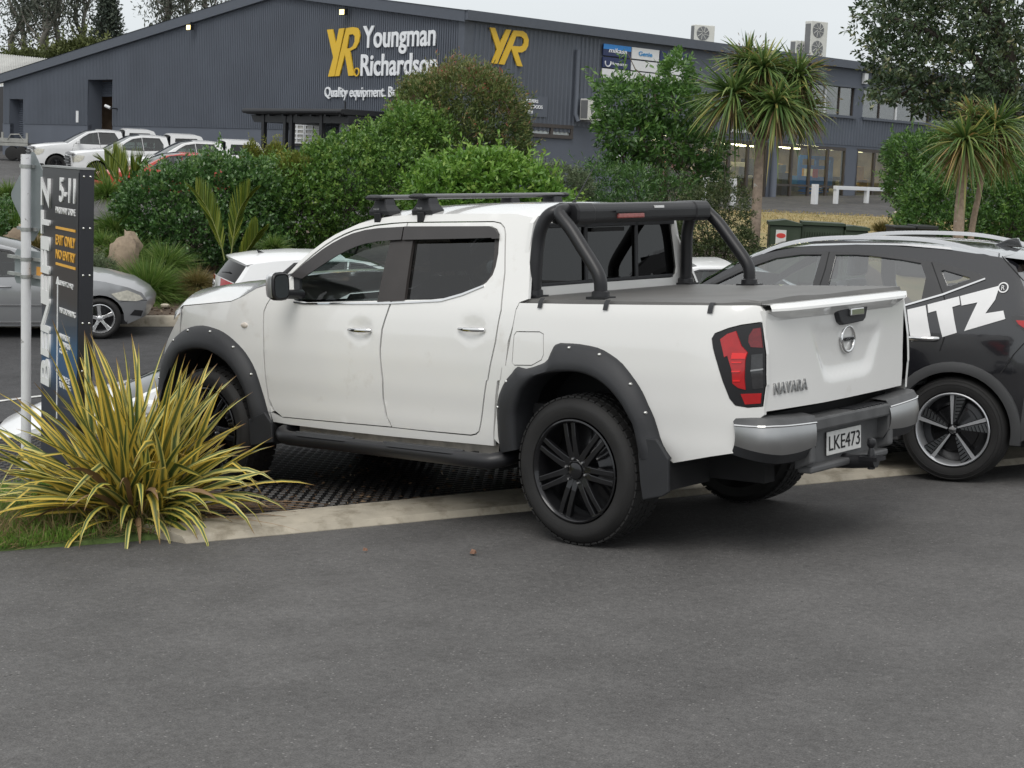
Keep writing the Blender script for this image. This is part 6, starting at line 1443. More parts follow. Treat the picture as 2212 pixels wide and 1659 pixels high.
whs = empty('warehouse', Matrix.Translation(C0), 'large charcoal corrugated warehouse with gabled end wall and two-storey shop front', 'building')
def loc(P): return tuple(np.asarray(P) - C0)
JZ = (wl(5, 265)[1] + wl(544, 278)[1]) / 2                 # top of the block base
LEN_L = wl(6, 200)[0]
EAVE = wl(1003, 30)[1]; eL = wl(12, 168)[1]; pk = wl(540, -2)
sl_l = (pk[1] - eL) / (LEN_L - pk[0]); q = wl(780, 0); sl_r = (q[1] - EAVE) / q[0]
s_pk = (pk[1] + sl_l * pk[0] - EAVE) / (sl_l + sl_r)
def gable(s): return min(EAVE + sl_r * s, pk[1] + sl_l * (pk[0] - s))
d1 = (wl(243.5, 250)[0], wl(190, 250)[0], wl(215, 172)[1])   # tall roller door opening (s0, s1, top)
d2 = (wl(50, 300)[0], wl(22, 300)[0], wl(40, 214)[1])        # low roller door at the far end
BZ = .2
# block base with openings
poly = [(0, BZ), (LEN_L, BZ), (LEN_L, JZ), (0, JZ)]
def clampz(z): return min(z, JZ)
poly = [(0, BZ), (d1[0], BZ), (d1[0], JZ), (0, JZ)]
mb = MB(); mb.prism([(0, BZ), (d1[0], BZ), (d1[0], JZ), (0, JZ)], loc(PL(0, 0)), WLd, UZ, -NL * .2); mb.prism([(d1[1], BZ), (d2[0], BZ), (d2[0], JZ), (d1[1], JZ)], loc(PL(0, 0)), WLd, UZ, -NL * .2); mb.prism([(d2[1], BZ), (LEN_L, BZ), (LEN_L, JZ), (d2[1], JZ)], loc(PL(0, 0)), WLd, UZ, -NL * .2)
mb.build('block_base_wall', GREYB, whs)
# corrugated gable wall: real trapezoid ribs
pitch = .128; V = []; Q = []
n = int(LEN_L / pitch)
for i in range(n):
    for f_, o_ in ((0, .015), (.30, .015), (.42, .045), (.58, .045), (.70, .015), (1., .015)):
        s = (i + f_) * pitch; zb = JZ - .02
        if d1[0] < s < d1[1]: zb = d1[2]
        if d2[0] < s < d2[1]: zb = max(JZ - .02, d2[2])
        V += [loc(PL(s, zb, o_)), loc(PL(s, gable(s) - .05, o_))]
m_ = len(V) // 2; Q = [(2 * i, 2 * i + 2, 2 * i + 3, 2 * i + 1) for i in range(m_ - 1)]
fast_mesh('gable_cladding', V, Q, GREY, whs)
# barge boards, corner trim, eave fascia
def strip(a, b, w_, o0, o1, mat, name, P=PL):
    mb = MB(); A = [P(a[0], a[1], o0), P(b[0], b[1], o0), P(b[0], b[1] - w_, o0), P(a[0], a[1] - w_, o0)]; B_ = [p + (P(0, 0, o1) - P(0, 0, o0)) for p in A]
    mb.add([loc(p) for p in A + B_], [(0, 1, 2, 3), (7, 6, 5, 4), (0, 4, 5, 1), (1, 5, 6, 2), (2, 6, 7, 3), (3, 7, 4, 0)]); return mb.build(name, mat, whs)
RT = .12
strip((-.15, EAVE + RT), (s_pk, gable(s_pk) + RT), .42, .02, .22, TRIM, 'barge_board'); strip((s_pk, gable(s_pk) + RT), (LEN_L + .2, gable(LEN_L) + RT), .42, .02, .22, TRIM, 'barge_board')
LEN_R = 66.0
mb = MB(); mb.add([loc(p) for p in (PR(-.2, EAVE + RT, .30), PR(LEN_R, EAVE + RT, .30), PR(LEN_R, EAVE + RT - .36, .30), PR(-.2, EAVE + RT - .36, .30), PR(-.2, EAVE + RT, -.1), PR(LEN_R, EAVE + RT, -.1), PR(LEN_R, EAVE + RT - .36, -.1), PR(-.2, EAVE + RT - .36, -.1))], [(0, 1, 2, 3), (4, 7, 6, 5), (0, 4, 5, 1), (3, 2, 6, 7), (0, 3, 7, 4)]); mb.build('eave_fascia', TRIM, whs)
mb = MB(); mb.add([loc(p) for p in (PL(.32, BZ, .07), PL(.32, EAVE - .2, .07), PL(-.02, EAVE - .2, .07), PL(-.02, BZ, .07), PR(.30, BZ, .07), PR(.30, EAVE - .2, .07))], [(0, 1, 2, 3), (3, 2, 5, 4)]); mb.build('corner_flashing', TRIM, whs)
ROOFM = pm('grey_roof', (.16, .17, .18), .5, var=.1, vscale=.3)
mb = MB(); rp = [(-.3, EAVE + RT - sl_r * .3), (s_pk, gable(s_pk) + RT), (LEN_L + .3, gable(LEN_L) + RT)]
mb.grid([[loc(PL(s, z + .004, .25)) for s, z in rp], [loc(PL(s, z + .004, -LEN_R)) for s, z in rp]]); mb.build('roof', ROOFM, whs)
for k in range(90):
    pass
# roller doors
def roller(d, zt, rec, shut, nm):
    s0_, s1_ = d[0], d[1]; mb = MB()
    mb.add([loc(p) for p in (PL(s0_, BZ, .02), PL(s0_, d[2], .02), PL(s0_, d[2], -rec), PL(s0_, BZ, -rec), PL(s1_, BZ, .02), PL(s1_, d[2], .02), PL(s1_, d[2], -rec), PL(s1_, BZ, -rec))], [(0, 1, 2, 3), (7, 6, 5, 4), (1, 5, 6, 2)]); mb.build('door_reveal', GREYB, whs)
    V = []; zz = np.arange(shut, d[2], .055); rows = [[loc(PL(s0_, z, -rec + (.03 if i % 2 else 0))), loc(PL(s1_, z, -rec + (.03 if i % 2 else 0)))] for i, z in enumerate(zz)]
    mb = MB(); mb.grid(rows); mb.build('roller_shutter', TRIM, whs)
roller(d1, 0, .75, wl(215, 207)[1], 'roller'); roller(d2, 0, .5, BZ, 'roller')
mb = MB(); a, b = d1[0], d1[1]
mb.grid([[loc(PL(a - 1, BZ, -3)), loc(PL(b + 1, BZ, -3))], [loc(PL(a - 1, 6, -3)), loc(PL(b + 1, 6, -3))]]); mb.grid([[loc(PL(a, BZ + .9, -.8)), loc(PL(b, BZ + .9, -.8))], [loc(PL(a, BZ + .9, -6)), loc(PL(b, BZ + .9, -6))]]); mb.grid([[loc(PL(a - 1, BZ, -6)), loc(PL(a - 1, 6, -6))], [loc(PL(a - 1, BZ, -.8)), loc(PL(a - 1, 6, -.8))]]); mb.grid([[loc(PL(b + 1, BZ, -6)), loc(PL(b + 1, 6, -6))], [loc(PL(b + 1, BZ, -.8)), loc(PL(b + 1, 6, -.8))]]); mb.build('loading_bay', pm('bay_interior', (.30, .22, .16), .8, var=.6, vscale=1.5), whs)
for k, (f_, w_, h_, c) in enumerate(((.25, .5, 1.6, (.25, .05, .03)), (.55, .4, 2.2, (.30, .24, .16)), (.8, .5, 1.2, (.45, .12, .04)), (.4, .3, 2.8, (.05, .05, .05)))):
    s = a + (b - a) * f_; mb = MB(); q = loc(PL(s, 1.0 + h_ / 2, -1.6 - k * .25)); mb.box(q, (w_, .6, h_), np.array([WLd, NL, UZ]).T); mb.build('stored_goods', pm('goods_%d' % k, c, .6, var=.3, vscale=4), whs)
sgw = wl(168.5, 252); mb = MB(); mb.box(loc(PL(sgw[0], sgw[1], .04)), (.22, .02, .55), np.array([WLd, NL, UZ]).T); mb.build('door_notice', WTRIM, whs)
def lpoly(pts, P, W_): return [W_(*p) for p in pts]
def wall_shape(parent, outer, holes, P, off, thick, mat, name):
    """solid letter on a wall: outline in wall coordinates"""
    mb = MB(); nrm = P(0, 0, 1) - P(0, 0, 0)
    panel(mb, outer, lambda u, v: loc(P(u, v, off + thick)), holes, .8, thick, -nrm); return mb.build(name, mat, parent)
YEL = pm('logo_yellow', (.72, .46, .03), .45, var=.06, vscale=1); SGW = pm('letter_white', (.80, .82, .85), .4, var=.03)
def q2(x, y): return 548.6 + .2728 * x, .2728 * y
def q5(x, y): return 960 + .1654 * x, .1654 * y
s1 = empty('wall_sign', Matrix.Translation(C0), 'yellow and white raised lettering sign on the corrugated gable wall', 'sign')
wall_shape(s1, lpoly([q2(593, 237), q2(638, 233), q2(664, 350), q2(688, 229), q2(732, 224), q2(652, 605), q2(601, 608), q2(642, 455)], PL, wl), [], PL, .05, .05, YEL, 'logo_letter')
wall_shape(s1, lpoly([q2(745, 224), q2(800, 216), q2(832, 222), q2(848, 246), q2(854, 285), q2(846, 335), q2(822, 382), q2(776, 405), q2(806, 599), q2(763, 602), q2(735, 432), q2(690, 603), q2(656, 605)], PL, wl), [lpoly([q2(768, 277), q2(798, 272), q2(813, 288), q2(812, 330), q2(796, 368), q2(772, 384), q2(750, 386)], PL, wl)], PL, .05, .05, YEL, 'logo_letter')
def wall_text(par, s, p0, p1, yt, yb, W_, P, mat, ext, name='lettering', off=.08, **k):
    a0, zt = W_(p0, yt); _, zb = W_(p0, yb); a1, _ = W_(p1, yt)
    o = text(s, 1., ext, mat=mat, parent=par, name=name, **k); xs_ = [v.co.x for v in o.data.vertices]; zs_ = [v.co.y for v in o.data.vertices]; x0, x1 = min(xs_), max(xs_)
    ref = [v.co.y for v in o.data.vertices]; y0 = k.get('base', 0.); 
    for v in o.data.vertices:
        a, b, c = v.co; v.co = loc(P(a0 + (a1 - a0) * (a - x0) / (x1 - x0), zb + (zt - zb) * b / CAPH, off + c))
    return o
CAPH = .70
wall_text(s1, 'Youngman', *[q2(880, 0)[0], q2(1456, 0)[0]], q2(0, 208)[1], q2(0, 377)[1], wl, PL, SGW, .025, bold=.018)
wall_text(s1, 'Richardson', q2(863, 0)[0], q2(1470, 0)[0], q2(0, 432)[1], q2(0, 598)[1], wl, PL, SGW, .025, bold=.018)
wall_text(s1, 'Quality equipment. Built', q2(576, 0)[0], q2(1198, 0)[0], q2(0, 690)[1], q2(0, 768)[1], wl, PL, SGW, .03, bold=.012)
c = wl(*q2(829, 572)); wall_shape(s1, [(c[0] + .17 * math.cos(a), c[1] + .17 * math.sin(a)) for a in np.linspace(0, 2 * math.pi, 18, endpoint=False)], [[(c[0] + .12 * math.cos(a), c[1] + .12 * math.sin(a)) for a in np.linspace(0, 2 * math.pi, 18, endpoint=False)]], PL, .07, .05, YEL, 'registered_mark')
s2 = empty('wall_sign', Matrix.Translation(C0), 'yellow two-letter logo on the shaded side wall near the corner', 'sign')
wall_shape(s2, lpoly([q5(570, 358), q5(640, 365), q5(705, 560), q5(782, 385), q5(850, 390), q5(665, 835), q5(592, 825), q5(662, 650)], PR, wr), [], PR, .05, .05, YEL, 'logo_letter')
wall_shape(s2, lpoly([q5(880, 397), q5(1000, 405), q5(1050, 440), q5(1078, 520), q5(1070, 600), q5(1040, 655), q5(990, 685), q5(935, 685), q5(998, 868), q5(928, 862), q5(850, 635), q5(760, 845), q5(690, 838)], PR, wr), [lpoly([q5(915, 475), q5(980, 478), q5(1014, 510), q5(1018, 560), q5(1000, 596), q5(972, 608), q5(868, 600)], PR, wr)], PR, .05, .05, YEL, 'logo_letter')
# lit floodlights, camera
for px, py in ((424, 60), (756, 27)):
    s, z = wl(px, py); fl_ = empty('floodlight', Matrix.Translation(PL(s, z, .1)), 'lit yellow floodlight %s' % ('high on the left slope of the gable wall' if px < 500 else 'above the lettering on the gable wall'), 'lamp')
    mb = MB(); mb.box((NL * .22), (.34, .16, .26), np.array([WLd, NL, UZ]).T); mb.tube([(0, 0, .25), tuple(NL * .22 + UZ * .2)], .02, 6); mb.build('housing', NEARB, fl_, bevel=.02)
    mb = MB(); mb.box(NL * .312 - UZ * .02, (.26, .02, .19), np.array([WLd, NL, UZ]).T); mb.build('lens', emis('floodlight_glow', (1., .78, .30), 3.0), fl_)
s, z = wl(255, 235); cm = empty('security_camera', Matrix.Translation(PL(s, z, .05)), 'small white security camera right of the tall roller door', 'camera')
mb = MB(); mb.tube([(0, 0, 0), tuple(NL * .3)], .03, 6); mb.build('bracket', NEARB, cm); mb = MB(); mb.tube([tuple(NL * .3 + WLd * .1 + UZ * .02), tuple(NL * .42 + WLd * .35 + UZ * .12)], .07, 8); mb.build('camera_body', WTRIM, cm, 40)
# porch under the gable sign
OUT = 3.2
def pw(px, py): q = on_plane(px, py, C0 + NL * OUT, NL); return float(np.dot(q - C0, WLd)), float(q[2])
pl_, zc = pw(531.5, 236); pr_ = wl(868, 240)[0] - .5; zc = pw(620, 240)[1]
pc = empty('porch', Matrix.Translation(C0), 'black flat-roofed porch on posts against the gable wall', 'porch')
mb = MB(); mb.prism([(pr_, zc - .12), (pl_, zc - .12), (pl_, zc + .10), (pr_, zc + .10)], loc(PL(0, 0, .1)), WLd, UZ, NL * (OUT - .1)); mb.build('roof_slab', NEARB, pc, bevel=.02)
mb = MB(); mb.prism([(pr_, zc - .42), (pl_ - .25, zc - .42), (pl_ - .05, zc - .14), (pr_, zc - .14)], loc(PL(0, 0, .3)), WLd, UZ, NL * (OUT - .5)); mb.build('roof_beam', NEARB, pc)
mb = MB(); mb.tube([loc(PL(pl_ + .05, zc, OUT + .08)), loc(PL(pr_, zc, OUT + .08))], .09, 8); mb.build('gutter', NEARB, pc)
for k in range(7):
    s = pr_ + (pl_ - pr_) * (k + .3) / 7; mb = MB(); mb.box(loc(PL(s, zc - .1, OUT / 2)), (.09, OUT, .16), np.array([WLd, NL, UZ]).T); mb.build('rafter', NEARB, pc)
for px in (559, 605.5, 619.5, 684):
    s = pw(px, 290)[0]; mb = MB(); mb.box(loc(PL(s, (zc + .3) / 2, OUT - .25)), (.16, .16, zc - .3), np.array([WLd, NL, UZ]).T); mb.build('post', NEARB, pc)
s0_, s1_ = pw(700, 300)[0], pw(556, 300)[0]; zf = pw(560, 332)[1]
for k in range(26):
    s = s0_ + (s1_ - s0_) * k / 25; mb = MB(); mb.box(loc(PL(s, zf - .5, OUT - .2)), (.03, .03, 1.0), np.array([WLd, NL, UZ]).T); mb.build('baluster', NEARB, pc)
mb = MB(); mb.box(loc(PL((s0_ + s1_) / 2, zf, OUT - .2)), (s1_ - s0_, .06, .06), np.array([WLd, NL, UZ]).T); mb.build('handrail', NEARB, pc)
a0, z0 = wl(632, 308); a1, z1 = wl(697, 261)
win = empty('window', Matrix.Translation(C0), 'barred white-framed window under the black porch', 'window')
mb = MB(); mb.box(loc(PL((a0 + a1) / 2, (z0 + z1) / 2, .06)), (a0 - a1 + .25, .06, z1 - z0 + .25), np.array([WLd, NL, UZ]).T); mb.build('frame', BROWN, win)
for k in range(2):
    b0 = a0 - (a0 - a1) * (.52 * k); b1 = b0 - (a0 - a1) * .47
    mb = MB(); mb.box(loc(PL((b0 + b1) / 2, (z0 + z1) / 2, .10)), (b0 - b1, .02, z1 - z0), np.array([WLd, NL, UZ]).T); mb.build('pane', pm('pale_blind_glass', (.34, .33, .30), .15, var=.2, vscale=2, coat=.5), win)
    for i in range(3): mb = MB(); mb.box(loc(PL(b0 + (b1 - b0) * i / 2, (z0 + z1) / 2, .13)), (.07, .03, z1 - z0), np.array([WLd, NL, UZ]).T); mb.build('glazing_bar', WTRIM, win)
    for i in range(6): mb = MB(); mb.box(loc(PL((b0 + b1) / 2, z0 + (z1 - z0) * i / 5, .128)), (b0 - b1, .03, .06), np.array([WLd, NL, UZ]).T); mb.build('glazing_bar', WTRIM, win)
a, z = pw(746, 285); b = on_plane(744, 284, C0 + NL * 2.4, NL); sb = empty('notice_board', Matrix.Translation(C0), 'blank pale notice board hanging at the right end of the porch', 'sign'); mb = MB(); mb.box(tuple(b - C0), (.55, .04, 1.25), np.array([WLd, NL, UZ]).T); mb.build('panel', pm('pale_board', (.38, .40, .42), .5), sb)
mb = MB(); mb.box(tuple(b - C0 + UZ * .85), (.05, .05, .5), np.array([WLd, NL, UZ]).T); mb.build('hanger', NEARB, sb)
# ---------------- side wall with shop front (along PR)
t_end = LEN_R
up1 = [wr(1723, 177), wr(1846, 243)]; 
z_wt = wr(1780, 183)[1]; z_wb = wr(1780, 246)[1]
uw = [(wr(1723, 200)[0], wr(1846, 200)[0]), (wr(1866, 200)[0], wr(2012, 200)[0]), (wr(1560, 200)[0], wr(1700, 200)[0])]
z_gt = wr(1750, 314)[1]; z_gb = wr(1720, 446)[1]
gl_ = [(wr(1400, 350)[0], wr(1656, 350)[0]), (wr(1671, 350)[0], wr(1826, 350)[0]), (wr(1851, 350)[0], wr(2000, 350)[0])]
sw = [wr(1146, 269), wr(1232, 297)]; swz1 = wr(1190, 272)[1]; swz0 = wr(1190, 294)[1]
zs_b = wr(1190, 296)[1] - .05                           # foot of the cladding at the left part
z_sp = z_gt + .12
# block wall (ground floor)
hol = [[(a, z_gb), (b, z_gb), (b, z_gt), (a, z_gt)] for a, b in gl_] + [[(sw[0][0], swz0), (sw[1][0], swz0), (sw[1][0], swz1), (sw[0][0], swz1)]] + [[(a, z_wb), (b, z_wb), (b, z_wt), (a, z_wt)] for a, b in uw]
mb = MB(); panel(mb, [(0, BZ), (t_end, BZ), (t_end, EAVE), (0, EAVE)], lambda u, v: loc(PR(u, v, 0)), hol, 3., .25, -NR); mb.build('side_wall', GREYB, whs)
# ribs
def ribs(t0, t1, z0, z1, pitch, name):
    V = []; Q = []; t = t0
    while t < t1:
        k = len(V)
        for (dt, o_) in ((0, .012), (.03, .055), (.075, .055), (.105, .012)): V += [loc(PR(t + dt, z0, o_)), loc(PR(t + dt, z1, o_))]
        Q += [(k, k + 1, k + 3, k + 2), (k + 2, k + 3, k + 5, k + 4), (k + 4, k + 5, k + 7, k + 6)]; t += pitch
    ob = fast_mesh(name, V, Q, GREY, whs); ob['kind'] = 'stuff'; return ob
strip((.3, EAVE - .02), (wr(1240, 200)[0], EAVE - .02), EAVE - zs_b - .3, .0, .012, GREY, 'cladding_sheet', PR)
ribs(.45, wr(1240, 200)[0], zs_b + .25, EAVE - .3, .235, 'cladding_ribs')
zt2 = z_wb - .06
strip((wr(1236, 250)[0], zt2), (t_end - 2, zt2), zt2 - z_sp, .0, .012, GREY, 'spandrel_sheet', PR); ribs(wr(1240, 250)[0], t_end - 2, z_sp, zt2, .235, 'spandrel_ribs')
ribs(wr(1240, 250)[0], wr(1290, 250)[0], zt2, EAVE - .3, .235, 'cladding_ribs')
# window frames and panes
for k, (a, b) in enumerate(uw):
    w_ = empty('window', Matrix.Translation(C0), ['wide upper window left of the pillar above the shop front', 'wide upper window behind the overhanging tree branches', 'upper window hidden behind the cabbage tree crown'][k], 'window')
    for nm, bx in (('sill', ((a + b) / 2, z_wb - .05, b - a + .2, .12)), ('head', ((a + b) / 2, z_wt + .04, b - a + .1, .1))): mb = MB(); mb.box(loc(PR(bx[0], bx[1], .05)), (bx[2], .2, bx[3]), np.array([WRd, NR, UZ]).T); mb.build(nm, TRIM, w_)
    nn = 4
    for i in range(nn + 1): mb = MB(); mb.box(loc(PR(a + (b - a) * i / nn, (z_wb + z_wt) / 2, -.08)), (.09 if i % 2 == 0 else .05, .08, z_wt - z_wb), np.array([WRd, NR, UZ]).T); mb.build('mullion', BROWN if i != 2 else WTRIM, w_)
    for i in range(nn): mb = MB(); mb.box(loc(PR(a + (b - a) * (i + .5) / nn, (z_wb + z_wt) / 2, -.10)), ((b - a) / nn - .05, .012, z_wt - z_wb), np.array([WRd, NR, UZ]).T); mb.build('pane', glass('office_glass', (.75, .77, .76), .02, 1., 2.4), w_)
    mb = MB(); bd = [PR(a - .3, z_wb - .4, -.3), PR(b + .3, z_wb - .4, -.3), PR(b + .3, z_wt + .3, -.3), PR(a - .3, z_wt + .3, -.3)]; dd = -NR * 4
    mb.add([loc(p) for p in bd] + [loc(p + dd) for p in bd], [(4, 5, 6, 7), (0, 4, 7, 3), (1, 2, 6, 5), (3, 7, 6, 2), (0, 1, 5, 4)]); mb.build('room', pm('office_wall', (.66, .63, .56), .8, var=.1, vscale=.6), w_)
    mb = MB(); mb.box(loc(PR(a + (b - a) * .62, z_wb + .45, -1.4)), (b - a, .1, .9), np.array([WRd, NR, UZ]).T); mb.build('desk_screen', pm('office_screen', (.07, .07, .075), .7), w_)
    mb = MB(); mb.box(loc(PR(a + (b - a) * .30, (z_wb + z_wt) / 2, -.16)), ((b - a) * .42, .02, z_wt - z_wb), np.array([WRd, NR, UZ]).T); mb.build('roller_blind', pm('blind_grey', (.48, .49, .49), .8), w_) if k == 0 else None
w_ = empty('window', Matrix.Translation(C0), 'low pair of frosted windows beside the outdoor heat pump', 'window')
a, b = sw[0][0], sw[1][0]
for i in range(3): mb = MB(); mb.box(loc(PR(a + (b - a) * i / 2, (swz0 + swz1) / 2, .02)), (.14, .1, swz1 - swz0 + .1), np.array([WRd, NR, UZ]).T); mb.build('mullion', BROWN, w_)
for z in (swz0, swz1): mb = MB(); mb.box(loc(PR((a + b) / 2, z, .03)), (b - a + .14, .12, .14), np.array([WRd, NR, UZ]).T); mb.build('frame_rail', BROWN, w_)
for i in range(2): mb = MB(); mb.box(loc(PR(a + (b - a) * (i + .5) / 2, (swz0 + swz1) / 2, -.03)), ((b - a) / 2 - .1, .02, swz1 - swz0 - .1), np.array([WRd, NR, UZ]).T); mb.build('pane', pm('frosted_pane', (.48, .52, .52), .25, var=.15, vscale=1.5, coat=.4), w_)
# shop front
SH = ['shop glazing behind the leafy tree, left of the downpipe', 'shop glazing with the blue scissor lift behind it', 'shop glazing right of the grey pier behind white rails']
for k, (a, b) in enumerate(gl_):
    w_ = empty('shop_window', Matrix.Translation(C0), SH[k], 'shop window'); nn = (6, 4, 4)[k]
    for i in range(nn + 1): mb = MB(); mb.box(loc(PR(a + (b - a) * i / nn, (z_gb + z_gt) / 2, -.06)), (.13, .12, z_gt - z_gb), np.array([WRd, NR, UZ]).T); mb.build('mullion', BROWN, w_)
    for z in (z_gb + .06, z_gt - .08): mb = MB(); mb.box(loc(PR((a + b) / 2, z, -.06)), (b - a, .11, .14), np.array([WRd, NR, UZ]).T); mb.build('frame_rail', BROWN, w_)
    if k: mb = MB(); mb.box(loc(PR((a + b) / 2, z_gb + .95, -.06)), (b - a, .10, .09), np.array([WRd, NR, UZ]).T); mb.build('transom', BROWN, w_)
    for i in range(nn): mb = MB(); mb.box(loc(PR(a + (b - a) * (i + .5) / nn, (z_gb + z_gt) / 2, -.07)), ((b - a) / nn - .12, .012, z_gt - z_gb - .2), np.array([WRd, NR, UZ]).T); mb.build('pane', glass('shop_glass', (.86, .87, .85), .0, 1., 1.55), w_)
# showroom behind the glazing
a, b = gl_[0][0] - .5, gl_[2][1] + .5; dp = 7.5
mb = MB(); c4_ = [PR(a, z_gb - .05, -.26), PR(b, z_gb - .05, -.26), PR(b, z_gt + .25, -.26), PR(a, z_gt + .25, -.26)]; dd = -NR * dp
mb.add([loc(p) for p in c4_] + [loc(p + dd) for p in c4_], [(4, 5, 6, 7)], 0); mb.add([loc(p) for p in c4_] + [loc(p + dd) for p in c4_], [(0, 4, 7, 3), (1, 2, 6, 5)], 0); mb.add([loc(p) for p in c4_] + [loc(p + dd) for p in c4_], [(3, 7, 6, 2)], 1); mb.add([loc(p) for p in c4_] + [loc(p + dd) for p in c4_], [(0, 1, 5, 4)], 2)
mb.build('showroom', [pm('shop_wall', (.26, .21, .15), .8, var=.5, vscale=1.2), pm('shop_ceiling', (.5, .48, .42), .8), pm('shop_floor', (.20, .19, .17), .5)], whs)
TUBE = emis('fluorescent_tube', (1., .93, .55), 14.0); rs = np.random.default_rng(5)
for i in range(22):
    t = a + 1 + (b - a - 2) * (i + .5) / 22; o_ = -(1.0 + (i * 2.3) % 5.5); mb = MB(); mb.box(loc(PR(t, z_gt + .05 - .04 * (i % 3), o_)), (1.35, .12, .06), np.array([WRd, NR, UZ]).T)
    lt = mb.build('strip_light', TUBE); lt.matrix_world = Matrix.Translation(C0); tag(lt, 'lit strip light on the showroom ceiling, number %s along the shop front from the left' % ['one','two','three','four','five','six','seven','eight','nine','ten','eleven','twelve','thirteen','fourteen','fifteen','sixteen','seventeen','eighteen','nineteen','twenty','twenty-one','twenty-two'][i], 'light', 'strip lights in the showroom')
# goods in the showroom
gcol = [(.55, .30, .06), (.30, .28, .24), (.05, .05, .055), (.60, .57, .50), (.25, .06, .04), (.10, .12, .16)]
for i in range(70):
    t = a + .6 + (b - a - 1.2) * rs.random(); o_ = -rs.uniform(1.9, 5.5); h_ = rs.uniform(.4, 1.5); z0_ = z_gb if rs.random() < .55 else z_gb + rs.uniform(.8, 1.5)
    w1 = rs.uniform(.3, .9); mb = MB(); mb.box(loc(PR(t, z0_ + h_ / 2, o_)), (w1, rs.uniform(.3, .7), h_), np.array([WRd, NR, UZ]).T)
    if z0_ > z_gb + .1: mb.box(loc(PR(t, z0_ - .03, o_)), (w1 + .5, .7, .05), np.array([WRd, NR, UZ]).T); mb.box(loc(PR(t - w1 / 2 - .2, (z0_ + z_gb) / 2, o_)), (.05, .6, z0_ - z_gb), np.array([WRd, NR, UZ]).T); mb.box(loc(PR(t + w1 / 2 + .2, (z0_ + z_gb) / 2, o_)), (.05, .6, z0_ - z_gb), np.array([WRd, NR, UZ]).T)
    ob = mb.build('shop_goods', pm('shopgoods_%d' % (i % 6), gcol[i % 6], .5, var=.3, vscale=3), whs, bevel=.03); ob['kind'] = 'stuff'
# blue scissor lift
BLUE = pm('lift_blue', (.02, .16, .48), .4, var=.08)
def wrz(px, py, o_): q = on_plane(px, py, C0 + NR * o_, NR); return float(np.dot(q - C0, WRd)), float(q[2])
sl0, sl1 = wrz(1712, 430, -1.6)[0], wrz(1782, 430, -1.6)[0]; zb_ = z_gb
lift = empty('scissor_lift', Matrix.Translation(C0), 'blue scissor lift standing inside the shop window', 'scissor lift')
def lb(t0, t1, z0, z1, o0, o1, mat, nm, bev=.02): mb = MB(); mb.box(loc(PR((t0 + t1) / 2, (z0 + z1) / 2, (o0 + o1) / 2)), (t1 - t0, abs(o1 - o0), z1 - z0), np.array([WRd, NR, UZ]).T); return mb.build(nm, mat, lift, bevel=bev)
lb(sl0, sl1, zb_ + .15, zb_ + .50, -1.3, -2.1, BLUE, 'chassis'); lb(sl0 - .1, sl1 + .1, zb_ + 1.0, zb_ + 1.4, -1.3, -2.1, BLUE, 'platform')
for t in (sl0 + .2, sl1 - .2): mb = MB(); mb.lathe([(.0, .1), (.15, .1), (.19, .06), (.19, -.06)], loc(PR(t, zb_ + .19, -1.28)), NR, 16); mb.build('wheel', RUB, lift, 40)
for t in (sl0, sl1 - .12, (sl0 + sl1) / 2): lb(t - .05, t + .2, zb_ + 1.2, zb_ + 2.3, -1.3, -1.4, BLUE, 'guard_post', .01)
for z in (1.75, 2.2): lb(sl0, sl1, zb_ + z, zb_ + z + .17, -1.3, -1.38, BLUE, 'guard_rail', .01)
for k in range(3):
    mb = MB(); z_ = zb_ + .5 + k * .19; mb.add([loc(PR(sl0 + .1, z_, -1.35)), loc(PR(sl1 - .1, z_ + .18, -1.35)), loc(PR(sl1 - .1, z_ + .24, -1.35)), loc(PR(sl0 + .1, z_ + .06, -1.35))], [(0, 1, 2, 3)]); mb.add([loc(PR(sl0 + .1, z_ + .18, -1.4)), loc(PR(sl1 - .1, z_, -1.4)), loc(PR(sl1 - .1, z_ + .06, -1.4)), loc(PR(sl0 + .1, z_ + .24, -1.4))], [(0, 1, 2, 3)]); mb.build('scissor_arms', BLUE, lift)
lb((sl0 + sl1) / 2 - .3, (sl0 + sl1) / 2 + .1, zb_ + 1.35, zb_ + 1.75, -1.25, -1.27, pm('red_notice', (.5, .06, .05), .5), 'red_placard', 0)
st_ = wrz(1690, 430, -.9)[0]; stn = empty('display_stand', Matrix.Translation(C0), 'black and timber display stand inside the glazing left of the scissor lift', 'stand')
mb = MB(); mb.box(loc(PR(st_, z_gb + .75, -.9)), (.62, .3, 1.5), np.array([WRd, NR, UZ]).T); mb.build('panel', pm('stand_dark', (.05, .05, .055), .5, var=.3, vscale=3), stn); mb = MB(); mb.box(loc(PR(st_ + .36, z_gb + .78, -.9)), (.1, .34, 1.56), np.array([WRd, NR, UZ]).T); mb.build('side_board', pm('pine', (.5, .33, .14), .6), stn)
